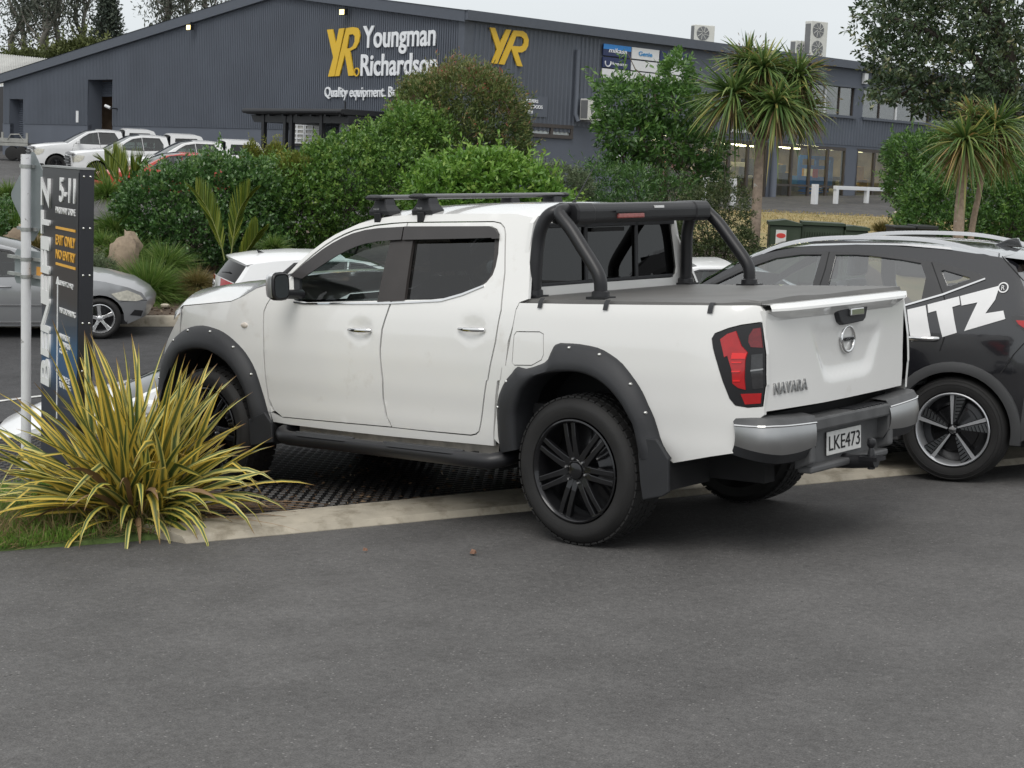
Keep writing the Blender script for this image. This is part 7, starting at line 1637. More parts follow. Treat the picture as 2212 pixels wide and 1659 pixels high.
# signs on the side wall
s3 = empty('wall_sign', Matrix.Translation(C0), 'white couriers lettering with an arrow beside the red-tipped bush', 'sign')
def q3(x, y): return 1097.2 + .2728 * x, .2728 * y
def rtext(par, s, x0, x1, yt, yb, mat, ext=.02, off=.07, **k): return wall_text(par, s, q3(x0, 0)[0], q3(x1, 0)[0], q3(0, yt)[1], q3(0, yb)[1], wr, PR, mat, ext, off=off, **k)
pn = [wr(*q3(30, 745)), wr(*q3(300, 930))]; mb = MB(); mb.box(loc(PR((pn[0][0] + pn[1][0]) / 2, (pn[0][1] + pn[1][1]) / 2, .065)), (pn[1][0] - pn[0][0], .01, pn[0][1] - pn[1][1]), np.array([WRd, NR, UZ]).T); mb.build('back_panel', GREYB, s3)
rtext(s3, 'COURIERS', 98, 228, 780, 806, SGW, .01, .085, bold=.02); rtext(s3, 'INWARD GOODS', 36, 263, 818, 845, SGW, .01, .085, bold=.02)
wall_shape(s3, [wr(*q3(*p)) for p in ((134, 885), (158, 862), (158, 874), (185, 876), (184, 898), (157, 896), (157, 906))], [], PR, .072, .01, SGW, 'arrow')
s4 = empty('wall_sign', Matrix.Translation(C0), 'white sales lettering above the shop glazing by the cabbage tree trunk', 'sign'); rtext(s4, 'SALES & PARTS', 1750, 1922, 1019, 1046, SGW, .01, .07, bold=.02)
tx = [q3(x, 0)[0] for x in (738, 958, 965, 1182, 1190, 1412)]; tt = [wr(x, 110)[0] for x in tx]; zr_ = [wr(tx[0], q3(0, y)[1])[1] for y in (345, 437, 449, 531, 541, 622, 632, 712)]
NAVY = pm('panel_navy', (.012, .025, .10), .4); PBL = pm('panel_blue', (.02, .22, .62), .4); PW = pm('panel_white', (.74, .75, .76), .4, var=.04); TXB = pm('text_blue', (.02, .26, .60), .4); TXK = pm('text_black', (.015, .015, .015), .5)
LB = {(0, 0): ('upper left brand panel with blue band, left of the row', NAVY, 'mikasa', SGW), (1, 0): ('white brand panel with blue lettering in the top row', PW, 'Genie', TXB), (2, 0): ('navy brand panel at the right end of the top row', NAVY, 'KATO', SGW), (0, 1): ('navy brand panel with crown mark, second row', NAVY, 'Husqvarna', SGW), (1, 1): ('white brand panel with dark lettering in the second row, middle', PW, None, TXK), (2, 1): ('white brand panel at the right end of the second row', PW, None, TXK), (0, 2): ('white brand panel with blue lettering in the third row, left', PW, None, TXB), (1, 2): ('white brand panel in the third row, middle, behind leaves', PW, None, TXK), (2, 2): ('white brand panel in the third row, right, behind leaves', PW, None, TXK)}
for (c_, r_), (lab, mt, tx_, tm) in LB.items():
    t0, t1 = tt[2 * c_], tt[2 * c_ + 1]; z1_, z0_ = zr_[2 * r_], zr_[2 * r_ + 1]
    bp_ = empty('brand_panel', Matrix.Translation(C0), lab, 'sign', 'brand panels on the side wall')
    mb = MB(); mb.box(loc(PR((t0 + t1) / 2, (z0_ + z1_) / 2, .10)), (t1 - t0, .04, z1_ - z0_), np.array([WRd, NR, UZ]).T); mb.build('panel', mt, bp_)
    if (c_, r_) == (0, 0): mb = MB(); mb.box(loc(PR((t0 + t1) / 2, z1_ - (z1_ - z0_) * .22, .125)), (t1 - t0, .008, (z1_ - z0_) * .44), np.array([WRd, NR, UZ]).T); mb.build('blue_band', PBL, bp_)
    if tx_:
        o = text(tx_, 1., .004, mat=tm, parent=bp_, bold=.02, shear=.25 if tx_ == 'mikasa' else 0); xs_ = [v.co.x for v in o.data.vertices]; x1_ = max(xs_); x0_ = min(xs_)
        f0_, f1_ = (.28, .85) if tx_ == 'Husqvarna' else ((.18, .84) if tx_ == 'mikasa' else (.24, .74) if tx_ == 'Genie' else (.16, .8))
        for v in o.data.vertices:
            p, q, c = v.co; v.co = loc(PR(t0 + (t1 - t0) * (f0_ + (f1_ - f0_) * (p - x0_) / (x1_ - x0_)), z0_ + (z1_ - z0_) * (.32 + .55 * q * (1 if tx_ != 'Husqvarna' else .75)), .132 + c))
    if tx_ == 'Husqvarna':
        mb = MB(); m0 = PR(t0 + (t1 - t0) * .18, (z0_ + z1_) / 2, .126); mb.tube([loc(m0 + (WRd * math.cos(a_) + UZ * math.sin(a_)) * .16) for a_ in np.linspace(-math.pi * 1.1, .1 * math.pi, 12)], .025, 6); mb.build('crown_mark', SGW, bp_)
# services: heat pumps, pipes
ACW = pm('heat_pump_white', (.62, .62, .58), .5, var=.06); ACG = pm('heat_pump_grille', (.16, .165, .17), .6)
def heat_pump(P3, w_, d_, h_, ux, uy, label, fans=1, grp=None):
    r_ = empty('heat_pump', Matrix.Translation(P3), label, 'heat pump', grp); Mx = np.array([ux, uy, UZ]).T
    mb = MB(); mb.box(UZ * h_ / 2, (w_, d_, h_), Mx); mb.build('casing', ACW, r_, bevel=.02)
    for k in range(fans):
        c = UZ * (h_ * (k + .5) / fans) + uy * (d_ / 2 + .005) - ux * w_ * .08; rad = min(w_ * .36, h_ / fans * .42)
        mb = MB(); mb.lathe([(rad, 0), (rad * .97, .02), (rad * .25, .03), (0, .03)], c, uy, 24); fg = mb.build('fan_grille', ACG, r_, 30)
        for j in range(8): a_ = j * math.pi / 4; mb = MB(); mb.tube([c + uy * .035 + (ux * math.cos(a_) + UZ * math.sin(a_)) * rad * .2, c + uy * .03 + (ux * math.cos(a_ + .5) + UZ * math.sin(a_ + .5)) * rad * .96], .012, 5); mb.build('grille_blade', ACW, fg)
    for sx in (-.35, .35): mb = MB(); mb.box(ux * w_ * sx - UZ * .04, (.06, d_ + .1, .08), Mx); mb.build('foot', pm('galv_foot', (.35, .35, .35), .5, metal=.6), r_)
    mb = MB(); mb.box(-ux * (w_ / 2 + .004) + UZ * h_ / 2, (.01, d_ * .8, h_ * .85), Mx); mb.build('side_coil', ACG, r_)
p0 = wr(*q3(610, 965)); p1 = wr(*q3(512, 780)); hgt = p1[1] - p0[1]
heat_pump(PR(wr(*q3(608, 900))[0], p0[1] + .05, .5), 1.15, .45, hgt * .95, WRd, NR, 'white heat pump mounted on the side wall above the low windows')
q = PR(wr(1518, 70, -1.2)[0], EAVE + .25, -1.2); heat_pump(q, .95, .4, .70, unit(WRd * .8 + NR * .4), unit(NR * .8 - WRd * .4), 'single-fan heat pump on the roof edge, left of the cabbage tree', 1)
q = PR(wr(1763, 70, -1.)[0], EAVE + .2, -1.0); heat_pump(q, 1.0, .45, 1.62, unit(WRd * .9 + NR * .2), unit(NR * .9 - WRd * .2), 'tall twin-fan heat pump on the roof edge', 2)
q = PR(wr(1726, 90, -1.6)[0], EAVE + .2, -1.6); heat_pump(q, .7, .4, .72, unit(WRd * .9 + NR * .2), unit(NR * .9 - WRd * .2), 'small heat pump on the roof just left of the twin-fan unit', 1)
for (xa_, ya_), (xb_, yb_), nm in ((q3(540, 395), q3(505, 965), 'a'), ((1673, 270), (1660, 440), 'b')):
    t0, z1_ = wr(xa_, ya_); _, z0_ = wr(xb_, yb_); mb = MB(); mb.tube([loc(PR(t0, z1_, .12)), loc(PR(t0, z0_ + .3, .12)), loc(PR(t0 + .0, z0_, .3))], .09 if nm == 'a' else .16, 10); mb.build('downpipe', GREYB, whs, 40)
t0, z0_ = wr(1686, 60); mb = MB(); mb.tube([loc(PR(t0, EAVE, -.8)), loc(PR(t0, EAVE + .95, -.8))], .02, 6); mb.build('roof_aerial', pm('galv_foot', (.35, .35, .35), .5, metal=.6), whs)
t0, z0_ = wr(1334, 328); nt_ = empty('notice', Matrix.Translation(C0), 'white safety notice on the wall behind the leafy tree', 'sign'); mb = MB(); mb.box(loc(PR(t0, z0_, .03)), (.75, .02, .55), np.array([WRd, NR, UZ]).T); mb.build('board', PW, nt_); mb = MB(); mb.box(loc(PR(t0, z0_ + .2, .045)), (.6, .008, .09), np.array([WRd, NR, UZ]).T); mb.build('red_heading', pm('notice_red', (.55, .06, .10), .5), nt_)
t0, z0_ = wr(1865, 170); mb = MB(); mb.box(loc(PR(t0, z0_, .1)), (.3, .18, .5), np.array([WRd, NR, UZ]).T); al = mb.build('alarm_box', WTRIM, whs, bevel=.03)
# white rails in front of the shop
def q7(x, y): return 1645.9 + .1736 * x, 263.3 + .1736 * y
ro = 4.2
def rp_(px, py): q = on_plane(px, py, C0 + NR * ro, NR); return q
def rail_post(parent, x, yt, yb, w_=.17):
    a_ = rp_(*q7(x, yt)); b_ = rp_(*q7(x, yb)); mb = MB(); mb.box(loc(((a_ + b_) / 2)), (w_, w_, a_[2] - b_[2] + .1), np.array([WRd, NR, UZ]).T); mb.build('post', WTRIM, parent, bevel=.01)
b1 = empty('bollard', Matrix.Translation(C0), 'single white square bollard in front of the blue scissor lift', 'bollard'); rail_post(b1, 655, 790, 1090, .22)
b2 = empty('guard_rail', Matrix.Translation(C0), 'white timber guard rail with three posts before the shop front', 'guard rail')
for x, yt, yb in ((918, 810, 1100), (1298, 845, 1115), (1662, 860, 1130)): rail_post(b2, x, yt, yb)
A_, B_ = rp_(*q7(905, 815)), rp_(*q7(1680, 850)); mb = MB(); mb.box(loc((A_ + B_) / 2), (np.linalg.norm((B_ - A_)[:2]), .14, .16), np.array([WRd, NR, UZ]).T); mb.build('rail', WTRIM, b2, bevel=.01)
b3 = empty('guard_rail', Matrix.Translation(C0), 'white guard rail end showing between tree stems left of the cabbage tree', 'guard rail')
def rail3(px, py): return rp_(px, py)
A_, B_ = rail3(1520, 388), rail3(1589, 390); mb = MB(); mb.box(loc((A_ + B_) / 2), (np.linalg.norm((B_ - A_)[:2]), .14, .16), np.array([WRd, NR, UZ]).T); mb.build('rail', WTRIM, b3, bevel=.01)
for px in (1524, 1586): a_ = rail3(px, 388); mb = MB(); mb.box(loc(a_ - UZ * .55), (.17, .17, 1.1), np.array([WRd, NR, UZ]).T); mb.build('post', WTRIM, b3, bevel=.01)
# neighbouring shed with a pale corrugated roof
sh = empty('shed', None, 'low shed with a pale corrugated roof at the far left', 'building')
A_, B_, C_, D_ = at(-90, 108, 108), at(135, 131, 100), at(140, 182, 92), at(-90, 190, 94)
V = []; n = 46
mb = MB(); rows = []
for i in range(n * 2 + 1):
    t = i / (n * 2); o_ = .06 if i % 2 else 0; rows.append([tuple(A_ + (B_ - A_) * t + UZ * o_), tuple(D_ + (C_ - D_) * t + UZ * o_)])
mb.grid(rows); mb.build('roof', pm('weathered_zinc', (.42, .42, .40), .6, metal=.2, var=.25, vscale=.6), sh)
mb = MB(); mb.add([tuple(C_), tuple(D_), (D_[0], D_[1], 0), (C_[0], C_[1], 0), tuple(B_), (B_[0], B_[1], 0)], [(0, 1, 2, 3), (0, 3, 5, 4)]); mb.build('wall', pm('shed_wall', (.05, .05, .055), .7), sh)
# trailer at the far left
tr_p = at(12, 343, 80.0); tr_p[2] = zland(80.); trl = empty('trailer', Matrix.Translation(tr_p), 'galvanised equipment trailer parked against the wall at the far left', 'trailer')
GALV = pm('trailer_galv', (.34, .34, .32), .55, metal=.5, var=.25, vscale=3)
mb = MB(); mb.box((0, 0, .75), (2.6, 1.7, .16)); mb.build('deck', GALV, trl)
for sx in (-1.2, .1, 1.25): mb = MB(); mb.box((sx, -.8, 1.0), (.10, .08, .6)); mb.build('stake', GALV, trl)
mb = MB(); mb.box((0, -.82, .92), (2.6, .06, .22)); mb.build('side_rail', GALV, trl)
for sx in (.55, 1.0): mb = MB(); mb.lathe([(.0, .12), (.18, .12), (.31, .10), (.33, .0), (.33, -.1)], (sx, -.8, .33), (0, -1, 0), 18); mb.build('wheel', RUB, trl, 40)
mb = MB(); mb.tube([(.35, -.85, .95), (.5, -.85, 1.2), (.9, -.85, 1.22), (1.1, -.85, .95)], .03, 6); mb.build('mudguard', GALV, trl)
for k in range(2): mb = MB(); mb.tube([(-.9 + k * .35, .2, .8), (-1.05 + k * .35, .2, 2.1)], .035, 6); mb.build('ramp_rail', GALV, trl)
for k in range(6): mb = MB(); mb.tube([(-.9 - k * .025, .2, .95 + k * .2), (-.55 - k * .025, .2, .95 + k * .2)], .022, 6); mb.build('ramp_rung', GALV, trl)
# ================================================================= planting
pr = np.random.default_rng(99)
BARK = pm('bark_grey_brown', (.17, .135, .105), .9, var=.3, vscale=9, bump=.8, bscale=25)
BARKD = pm('bark_dark', (.06, .05, .042), .9, var=.3, vscale=6, bump=.8, bscale=20)
def lump(px, py, Yd, rx, rz, ry): c = at(px, py, Yd); k = Yd / F; return (c[0], c[1], c[2], rx * k, ry, rz * k)
def zg(p): return zbank(p[0], p[1]) if p[1] < 46 else zland(p[1])
def shrub(name, label, cat, lumps, n, k, L_, Wd, mat, foot_px, spread=1.1, depth=.3, stems=5, group=None, up=.25, top_tint=.35, bark=BARKD, stem_r=.03):
    c = at(*foot_px); c[2] = zg(c); root = empty(name, Matrix.Translation(c), label, cat, group)
    Ls = [(l[0] - c[0], l[1] - c[1], l[2] - c[2], l[3], l[4], l[5]) for l in lumps]
    P, Nn = on_lumps(Ls, n, pr, depth, zmin=-.05, noise=.11); Nn = Nn + np.array([0, 0, up]); Nn /= np.linalg.norm(Nn, axis=1, keepdims=True)
    b, d = rosette(P, Nn, k, spread, pr); b = b + pr.normal(size=b.shape) * L_ * .25
    zz = P[:, 2]; zt = (zz - zz.min()) / (zz.max() - zz.min() + 1e-6); tip = np.repeat(np.clip(pr.normal(.35, .2, len(P)) + top_tint * (zt - .5), 0, 1), k)  # leaf colour shifts towards new-growth tints with height
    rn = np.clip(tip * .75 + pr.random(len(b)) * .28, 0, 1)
    m = max(20, n // 22); P2, N2 = on_lumps(Ls, m, pr, .1, zmin=.1); q = N2 + pr.normal(size=N2.shape) * .35 + np.array([0, 0, .7]); q /= np.linalg.norm(q, axis=1, keepdims=True)   # shoots breaking the outline
    tt_ = np.tile(np.linspace(.1, 1, 12), len(P2))[:, None]; sl_ = np.repeat(L_ * pr.uniform(1.5, 4.2, len(P2)), 12)[:, None]; b2 = np.repeat(P2, 12, 0) + np.repeat(q, 12, 0) * tt_ * sl_
    b = np.concatenate([b, b2]); d = np.concatenate([d, np.repeat(q, 12, 0) * .7 + pr.normal(size=b2.shape) * .6]); rn = np.concatenate([rn, np.clip(pr.normal(.72, .15, len(b2)), 0, 1)])
    leaves('foliage', b, d, L_ * pr.uniform(.7, 1.2, len(b)), Wd * pr.uniform(.8, 1.2, len(b)), mat, root, pr, rn)
    big = sorted(Ls, key=lambda l: -l[3] * l[5])[:stems]
    for l in big:
        a = np.array([l[0] * .25 + pr.normal() * .12, l[1] * .25 + pr.normal() * .1, -.12]); e = np.array(l[:3]) + np.array([0, 0, l[5] * .3]); m = (a + e) / 2 + pr.normal(size=3) * .12
        mb = MB(); mb.tube(smoothline([a, m, e], 4), list(np.linspace(stem_r, stem_r * .3, 9)), 7); mb.build('stem', bark, root, 60)
        for j in range(5):
            t = pr.uniform(.35, .95); q = a + (e - a) * t; f_ = np.array(l[:3]) + pr.normal(size=3) * np.array(l[3:]) * .6; mb = MB(); mb.tube([q, (q + f_) / 2 + pr.normal(size=3) * .08, f_], [stem_r * .45, stem_r * .3, stem_r * .15], 5); mb.build('branch', bark, root, 60)
    return root
def straps(name, base, d, L_, Wd, bend, mat, parent, seg=4, rnd=None, flat=.0):
    n = len(base); d = d / np.linalg.norm(d, axis=1, keepdims=True); L_ = np.broadcast_to(np.asarray(L_, float), (n,))[:, None]; Wd = np.broadcast_to(np.asarray(Wd, float), (n,))[:, None]; bend = np.broadcast_to(np.asarray(bend, float), (n,))[:, None]
    s_ = np.cross(d, np.array([0, 0, 1.]) + pr.normal(size=(n, 3)) * .35); s_ /= np.linalg.norm(s_, axis=1, keepdims=True) + 1e-9
    V = []
    for i in range(seg + 1):
        t = i / seg; p = base + d * L_ * t - np.array([0, 0, 1.]) * bend * L_ * t * t; w = Wd * .5 * (1 - t ** 2.2) * (.6 + .4 * min(1, t * 3)) + .0008
        V += [p - s_ * w, p + s_ * w]
    V = np.stack(V, 1); m = 2 * (seg + 1); F0 = np.array([(2 * i, 2 * i + 1, 2 * i + 3, 2 * i + 2) for i in range(seg)]); Fq = (np.arange(n)[:, None, None] * m + F0[None]).reshape(-1, 4)
    rn = np.repeat(pr.random(n) if rnd is None else rnd, seg)
    return fast_mesh(name, V.reshape(-1, 3), Fq, mat, parent, rn, True)
# leaf colours
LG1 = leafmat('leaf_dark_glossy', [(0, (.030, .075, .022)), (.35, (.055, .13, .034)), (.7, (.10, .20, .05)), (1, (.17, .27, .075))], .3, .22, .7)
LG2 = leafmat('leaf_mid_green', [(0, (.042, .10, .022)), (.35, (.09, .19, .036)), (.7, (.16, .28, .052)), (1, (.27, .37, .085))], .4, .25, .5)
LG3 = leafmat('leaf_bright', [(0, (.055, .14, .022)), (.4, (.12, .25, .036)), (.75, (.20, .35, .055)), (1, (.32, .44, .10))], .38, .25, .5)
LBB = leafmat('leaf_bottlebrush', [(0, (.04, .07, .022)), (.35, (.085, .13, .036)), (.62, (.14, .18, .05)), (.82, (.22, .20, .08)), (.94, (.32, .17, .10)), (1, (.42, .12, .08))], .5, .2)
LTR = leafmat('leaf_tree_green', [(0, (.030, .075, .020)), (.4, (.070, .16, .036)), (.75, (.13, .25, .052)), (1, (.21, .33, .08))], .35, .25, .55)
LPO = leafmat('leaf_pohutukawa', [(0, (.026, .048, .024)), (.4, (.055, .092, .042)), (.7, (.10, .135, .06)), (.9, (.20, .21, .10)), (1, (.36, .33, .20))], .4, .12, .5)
LYE = leafmat('leaf_yellow_conifer', [(0, (.07, .10, .02)), (.5, (.15, .18, .03)), (1, (.30, .28, .04))], .5, .25)
LGY = leafmat('leaf_grey_green', [(0, (.06, .085, .045)), (.5, (.12, .16, .085)), (1, (.22, .26, .15))], .6, .2)
LEU = leafmat('leaf_gum', [(0, (.045, .055, .042)), (.5, (.085, .10, .078)), (1, (.15, .165, .13))], .6, .3)
LCO = leafmat('leaf_conifer', [(0, (.030, .042, .034)), (.5, (.055, .072, .055)), (1, (.09, .11, .08))], .6, .1)
# hedges and shrubs along the bank
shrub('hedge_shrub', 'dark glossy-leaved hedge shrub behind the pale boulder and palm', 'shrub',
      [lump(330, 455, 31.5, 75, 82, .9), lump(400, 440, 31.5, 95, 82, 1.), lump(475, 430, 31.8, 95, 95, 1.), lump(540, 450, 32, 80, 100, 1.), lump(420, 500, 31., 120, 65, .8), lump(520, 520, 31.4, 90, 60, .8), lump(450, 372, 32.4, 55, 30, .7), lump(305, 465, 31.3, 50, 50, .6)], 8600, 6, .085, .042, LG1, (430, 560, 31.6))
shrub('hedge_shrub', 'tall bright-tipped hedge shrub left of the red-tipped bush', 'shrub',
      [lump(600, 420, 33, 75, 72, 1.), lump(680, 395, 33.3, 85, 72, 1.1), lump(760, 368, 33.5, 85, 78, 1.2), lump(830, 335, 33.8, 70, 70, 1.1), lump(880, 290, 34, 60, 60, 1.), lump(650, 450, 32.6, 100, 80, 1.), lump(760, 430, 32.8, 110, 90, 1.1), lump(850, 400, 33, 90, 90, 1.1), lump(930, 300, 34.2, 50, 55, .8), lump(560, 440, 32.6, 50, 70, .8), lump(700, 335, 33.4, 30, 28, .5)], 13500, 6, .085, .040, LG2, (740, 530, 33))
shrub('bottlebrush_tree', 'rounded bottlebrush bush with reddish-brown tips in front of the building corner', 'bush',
      [lump(930, 255, 35.5, 75, 85, 1.2), lump(1000, 220, 35.8, 85, 80, 1.3), lump(1065, 260, 35.8, 75, 90, 1.2), lump(985, 300, 35.2, 100, 75, 1.2), lump(1090, 320, 35.5, 55, 60, 1.), lump(960, 195, 36, 50, 45, .8), lump(1040, 190, 36, 45, 42, .8), lump(900, 215, 35.8, 40, 45, .7)], 10500, 6, .095, .024, LBB, (1010, 470, 35.5), top_tint=.75, spread=.9, up=.5, stem_r=.05)
# reddish upright shoots on its top
c = at(1000, 200, 35.8); shp = bpy.data.objects['bottlebrush_tree']; o0_ = np.array(shp.matrix_world.translation)
B0 = np.array([at(pr.uniform(870, 1120), 0, 35.8) for _ in range(230)]); xs_px = CX + F * (B0[:, 0]) / 35.8
for i in range(230):
    x = pr.uniform(868, 1125); ytop = 150 + 95 * ((x - 990) / 130) ** 2 + pr.uniform(0, 38); B0[i] = at(x, ytop + 12, 35.8 + pr.uniform(-.6, .6))
Bb = np.repeat(B0 - o0_, 22, 0); tt_ = np.tile(np.linspace(0, 1, 22), 230); Bb[:, 2] += tt_ * .26; Bb += pr.normal(size=Bb.shape) * .012
dd = pr.normal(size=Bb.shape); dd[:, 2] = np.abs(dd[:, 2]) + .8; leaves('flower_shoots', Bb, dd, .055, .012, leafmat('shoot_red_brown', [(0, (.20, .11, .075)), (.6, (.34, .16, .11)), (1, (.46, .20, .15))], .6, .3), shp, pr)
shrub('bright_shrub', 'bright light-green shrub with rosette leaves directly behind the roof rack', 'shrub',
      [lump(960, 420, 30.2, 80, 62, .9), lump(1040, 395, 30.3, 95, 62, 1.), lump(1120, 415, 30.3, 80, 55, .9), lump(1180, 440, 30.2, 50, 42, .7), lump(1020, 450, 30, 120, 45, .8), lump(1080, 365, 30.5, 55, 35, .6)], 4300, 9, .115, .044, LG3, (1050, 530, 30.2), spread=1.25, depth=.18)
for px, lab in ((545, 'left of the pair'), (595, 'right of the pair')):
    shrub('conifer_shrub', 'small yellowish feathery shrub, %s in front of the porch rail' % lab, 'shrub', [lump(px, 350, 36, 18, 38, .3), lump(px - 14, 368, 36, 16, 28, .3), lump(px + 15, 362, 36, 15, 30, .3)], 900, 6, .09, .02, LYE, (px, 440, 36), spread=.6, up=1.4, stems=2)
shrub('conifer_shrub', 'yellow-green feathery shrub between the two hedge shrubs', 'shrub', [lump(640, 372, 32.6, 30, 36, .35), lump(615, 385, 32.6, 22, 30, .3)], 900, 6, .08, .02, LYE, (632, 470, 32.6), spread=.6, up=1.3, stems=2)
shrub('grey_shrub', 'grey-green shrub right of the bright rosette shrub', 'shrub', [lump(1205, 395, 33, 50, 40, .6), lump(1245, 405, 33, 35, 36, .5), lump(1170, 385, 33.4, 30, 26, .5)], 1700, 7, .055, .018, LGY, (1210, 500, 33), stems=2)
shrub('dark_shrub', 'dark low shrub under the leafy tree stems', 'shrub', [lump(1300, 400, 34.5, 60, 50, .7), lump(1370, 420, 34.5, 60, 60, .7), lump(1440, 440, 34.8, 70, 70, .8), lump(1330, 470, 34, 110, 70, .8)], 3000, 6, .10, .022, LG1, (1370, 560, 34.5), stems=3)
shrub('dark_shrub', 'dark small-leaved shrub left of the cabbage tree trunk, above the white sedan roof', 'shrub', [lump(1520, 480, 31.5, 60, 80, .7), lump(1575, 470, 31.5, 45, 80, .6), lump(1480, 520, 31.2, 60, 60, .6), lump(1600, 540, 31.2, 40, 45, .5), lump(1550, 555, 31, 90, 40, .6)], 3800, 6, .065, .020, leafmat('leaf_olive', [(0, (.025, .040, .016)), (.5, (.055, .080, .026)), (.85, (.11, .13, .05)), (1, (.22, .22, .10))], .5, .2), (1540, 640, 31.3), stems=4)
# leafy small tree with pale stems
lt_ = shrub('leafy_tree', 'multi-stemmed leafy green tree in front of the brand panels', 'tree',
      [lump(1340, 222, 36, 54, 58, .9), lump(1395, 222, 36, 52, 50, .9), lump(1462, 158, 36, 34, 44, .7), lump(1465, 230, 36, 60, 60, .9), lump(1360, 290, 35.8, 70, 48, .9), lump(1440, 310, 35.8, 80, 45, 1.), lump(1520, 320, 35.8, 50, 38, .8), lump(1350, 340, 35.6, 45, 30, .6), lump(1530, 380, 35.5, 40, 36, .6)], 1900, 7, .15, .046, LTR, (1440, 520, 35.8), stems=0, depth=.5, up=.0, spread=1.2, top_tint=.5)
o0_ = np.array(lt_.matrix_world.translation)
for pts in (((1428, 530), (1440, 430), (1400, 330), (1370, 250)), ((1440, 530), (1480, 400), (1465, 300), (1450, 190)), ((1455, 530), (1490, 440), (1510, 370), (1530, 320)), ((1420, 530), (1380, 420), (1350, 360), (1335, 280)), ((1432, 530), (1425, 380), (1430, 280), (1405, 170))):
    P = [at(x, y, 35.8 + pr.uniform(-.2, .2)) - o0_ for x, y in pts]; mb = MB(); mb.tube(smoothline(P, 5), list(np.linspace(.055, .016, 16)), 8); mb.build('trunk', BARK, lt_, 60)
    for j in range(5):
        q = P[1] + (P[3] - P[1]) * pr.random(); e = q + np.array([pr.normal() * .5, pr.normal() * .3, pr.uniform(.3, .8)]); mb = MB(); mb.tube([q, (q + e) / 2 + pr.normal(size=3) * .06, e], [.018, .012, .006], 5); mb.build('branch', BARK, lt_, 60)
# cabbage trees
COR = leafmat('leaf_cordyline', [(0, (.06, .12, .032)), (.45, (.12, .20, .055)), (.8, (.22, .29, .085)), (.93, (.42, .38, .12)), (1, (.42, .27, .11))], .4, .25)
COD = leafmat('leaf_cordyline_dead', [(0, (.14, .095, .05)), (.6, (.24, .165, .085)), (1, (.20, .19, .08))], .8, .2)
def cabbage(label, trunk, heads, Yd, r_tr):
    base = at(trunk[0][0], trunk[0][1], Yd); root = empty('cabbage_tree', Matrix.Translation(base), label, 'tree', 'cabbage trees'); P = [at(x, y, Yd) - base for x, y in trunk]
    mb = MB(); mb.tube(smoothline(P, 5), list(np.linspace(r_tr, r_tr * .75, (len(P) - 1) * 5 + 1)), 12); mb.build('trunk', pm('cordyline_bark', (.30, .235, .185), .9, var=.3, vscale=10, bump=.9, bscale=30, dirt=((.5, .5, .46), 7., .62, .7)), root, 60)
    for hx, hy, rad, n, dy in heads:
        c = at(hx, hy, Yd + dy) - base; Rm = rad * Yd / F
        mb = MB(); mb.tube(smoothline([P[-1], (P[-1] + c) / 2 + np.array([0, 0, -.1]), c], 4), list(np.linspace(r_tr * .6, .05, 9)), 8); mb.build('limb', BARK, root, 60)
        u = pr.normal(size=(n, 3)); u /= np.linalg.norm(u, axis=1, keepdims=True); u[:, 2] = u[:, 2] * .8 + .30
        straps('leaf_head', c + u * .05, u, Rm * pr.uniform(.85, 1.15, n), .055, pr.uniform(.08, .75, n), COR, root)
        m = n // 3; u = pr.normal(size=(m, 3)); u[:, 2] = -np.abs(u[:, 2]) * .8 - .3; u /= np.linalg.norm(u, axis=1, keepdims=True)
        straps('dead_leaf_skirt', c + np.array([0, 0, -.08]) + u * .04, u, Rm * pr.uniform(.55, .95, m), .04, .35, COD, root)
        f_ = pr.normal(size=(220, 3)) * .12; f_[:, 2] = np.abs(f_[:, 2]); 
        if dy > .3: q = c + np.array([0, 0, .1]); dd = pr.normal(size=(420, 3)); dd[:, 2] *= .6; leaves('flower_spray', q + dd * Rm * .32, dd, .09, .02, COD, root, pr)['kind'] = 'stuff'
cabbage('broad cabbage tree with several drooping heads right of centre', [(1622, 640), (1630, 520), (1636, 420), (1640, 345), (1642, 300)], [(1585, 205, 105, 260, 0), (1650, 150, 95, 240, .2), (1725, 165, 85, 220, .4), (1675, 225, 95, 240, -.4), (1735, 235, 75, 160, .5), (1615, 135, 80, 160, .6)], 34., .115)
cabbage('slim cabbage tree with straight trunk, left of the far right pair', [(2068, 560), (2072, 470), (2078, 400), (2084, 335)], [(2085, 305, 100, 230, 0), (2100, 250, 60, 80, .5)], 37., .13)
cabbage('slim cabbage tree with leaning trunk at the far right', [(2092, 560), (2102, 480), (2116, 410), (2124, 350), (2130, 320)], [(2150, 275, 100, 240, 0), (2160, 320, 70, 120, .3)], 37.5, .075)
# right-hand shrubs
shrub('feathery_shrub', 'pale feathery green shrub in front of the shop rail end', 'shrub', [lump(1960, 330, 44, 48, 40, .9), lump(2010, 350, 44, 50, 50, 1.), lump(1975, 395, 43.5, 60, 55, 1.), lump(2040, 320, 44, 40, 40, .8)], 2600, 7, .12, .034, LTR, (1990, 500, 44), stems=3)
shrub('dark_hedge', 'long dark green hedge behind the far right cabbage trees', 'hedge', [lump(2010, 440, 42, 65, 60, 1.2), lump(2090, 430, 42, 75, 75, 1.3), lump(2170, 440, 42, 75, 75, 1.3), lump(2250, 440, 42, 80, 80, 1.3), lump(2060, 480, 41.5, 110, 45, 1.2), lump(2190, 490, 41.5, 110, 50, 1.2), lump(2010, 480, 41.6, 60, 40, 1.), lump(2200, 380, 43, 70, 60, 1.2)], 6500, 7, .12, .042, LTR, (2110, 560, 42), stems=4)
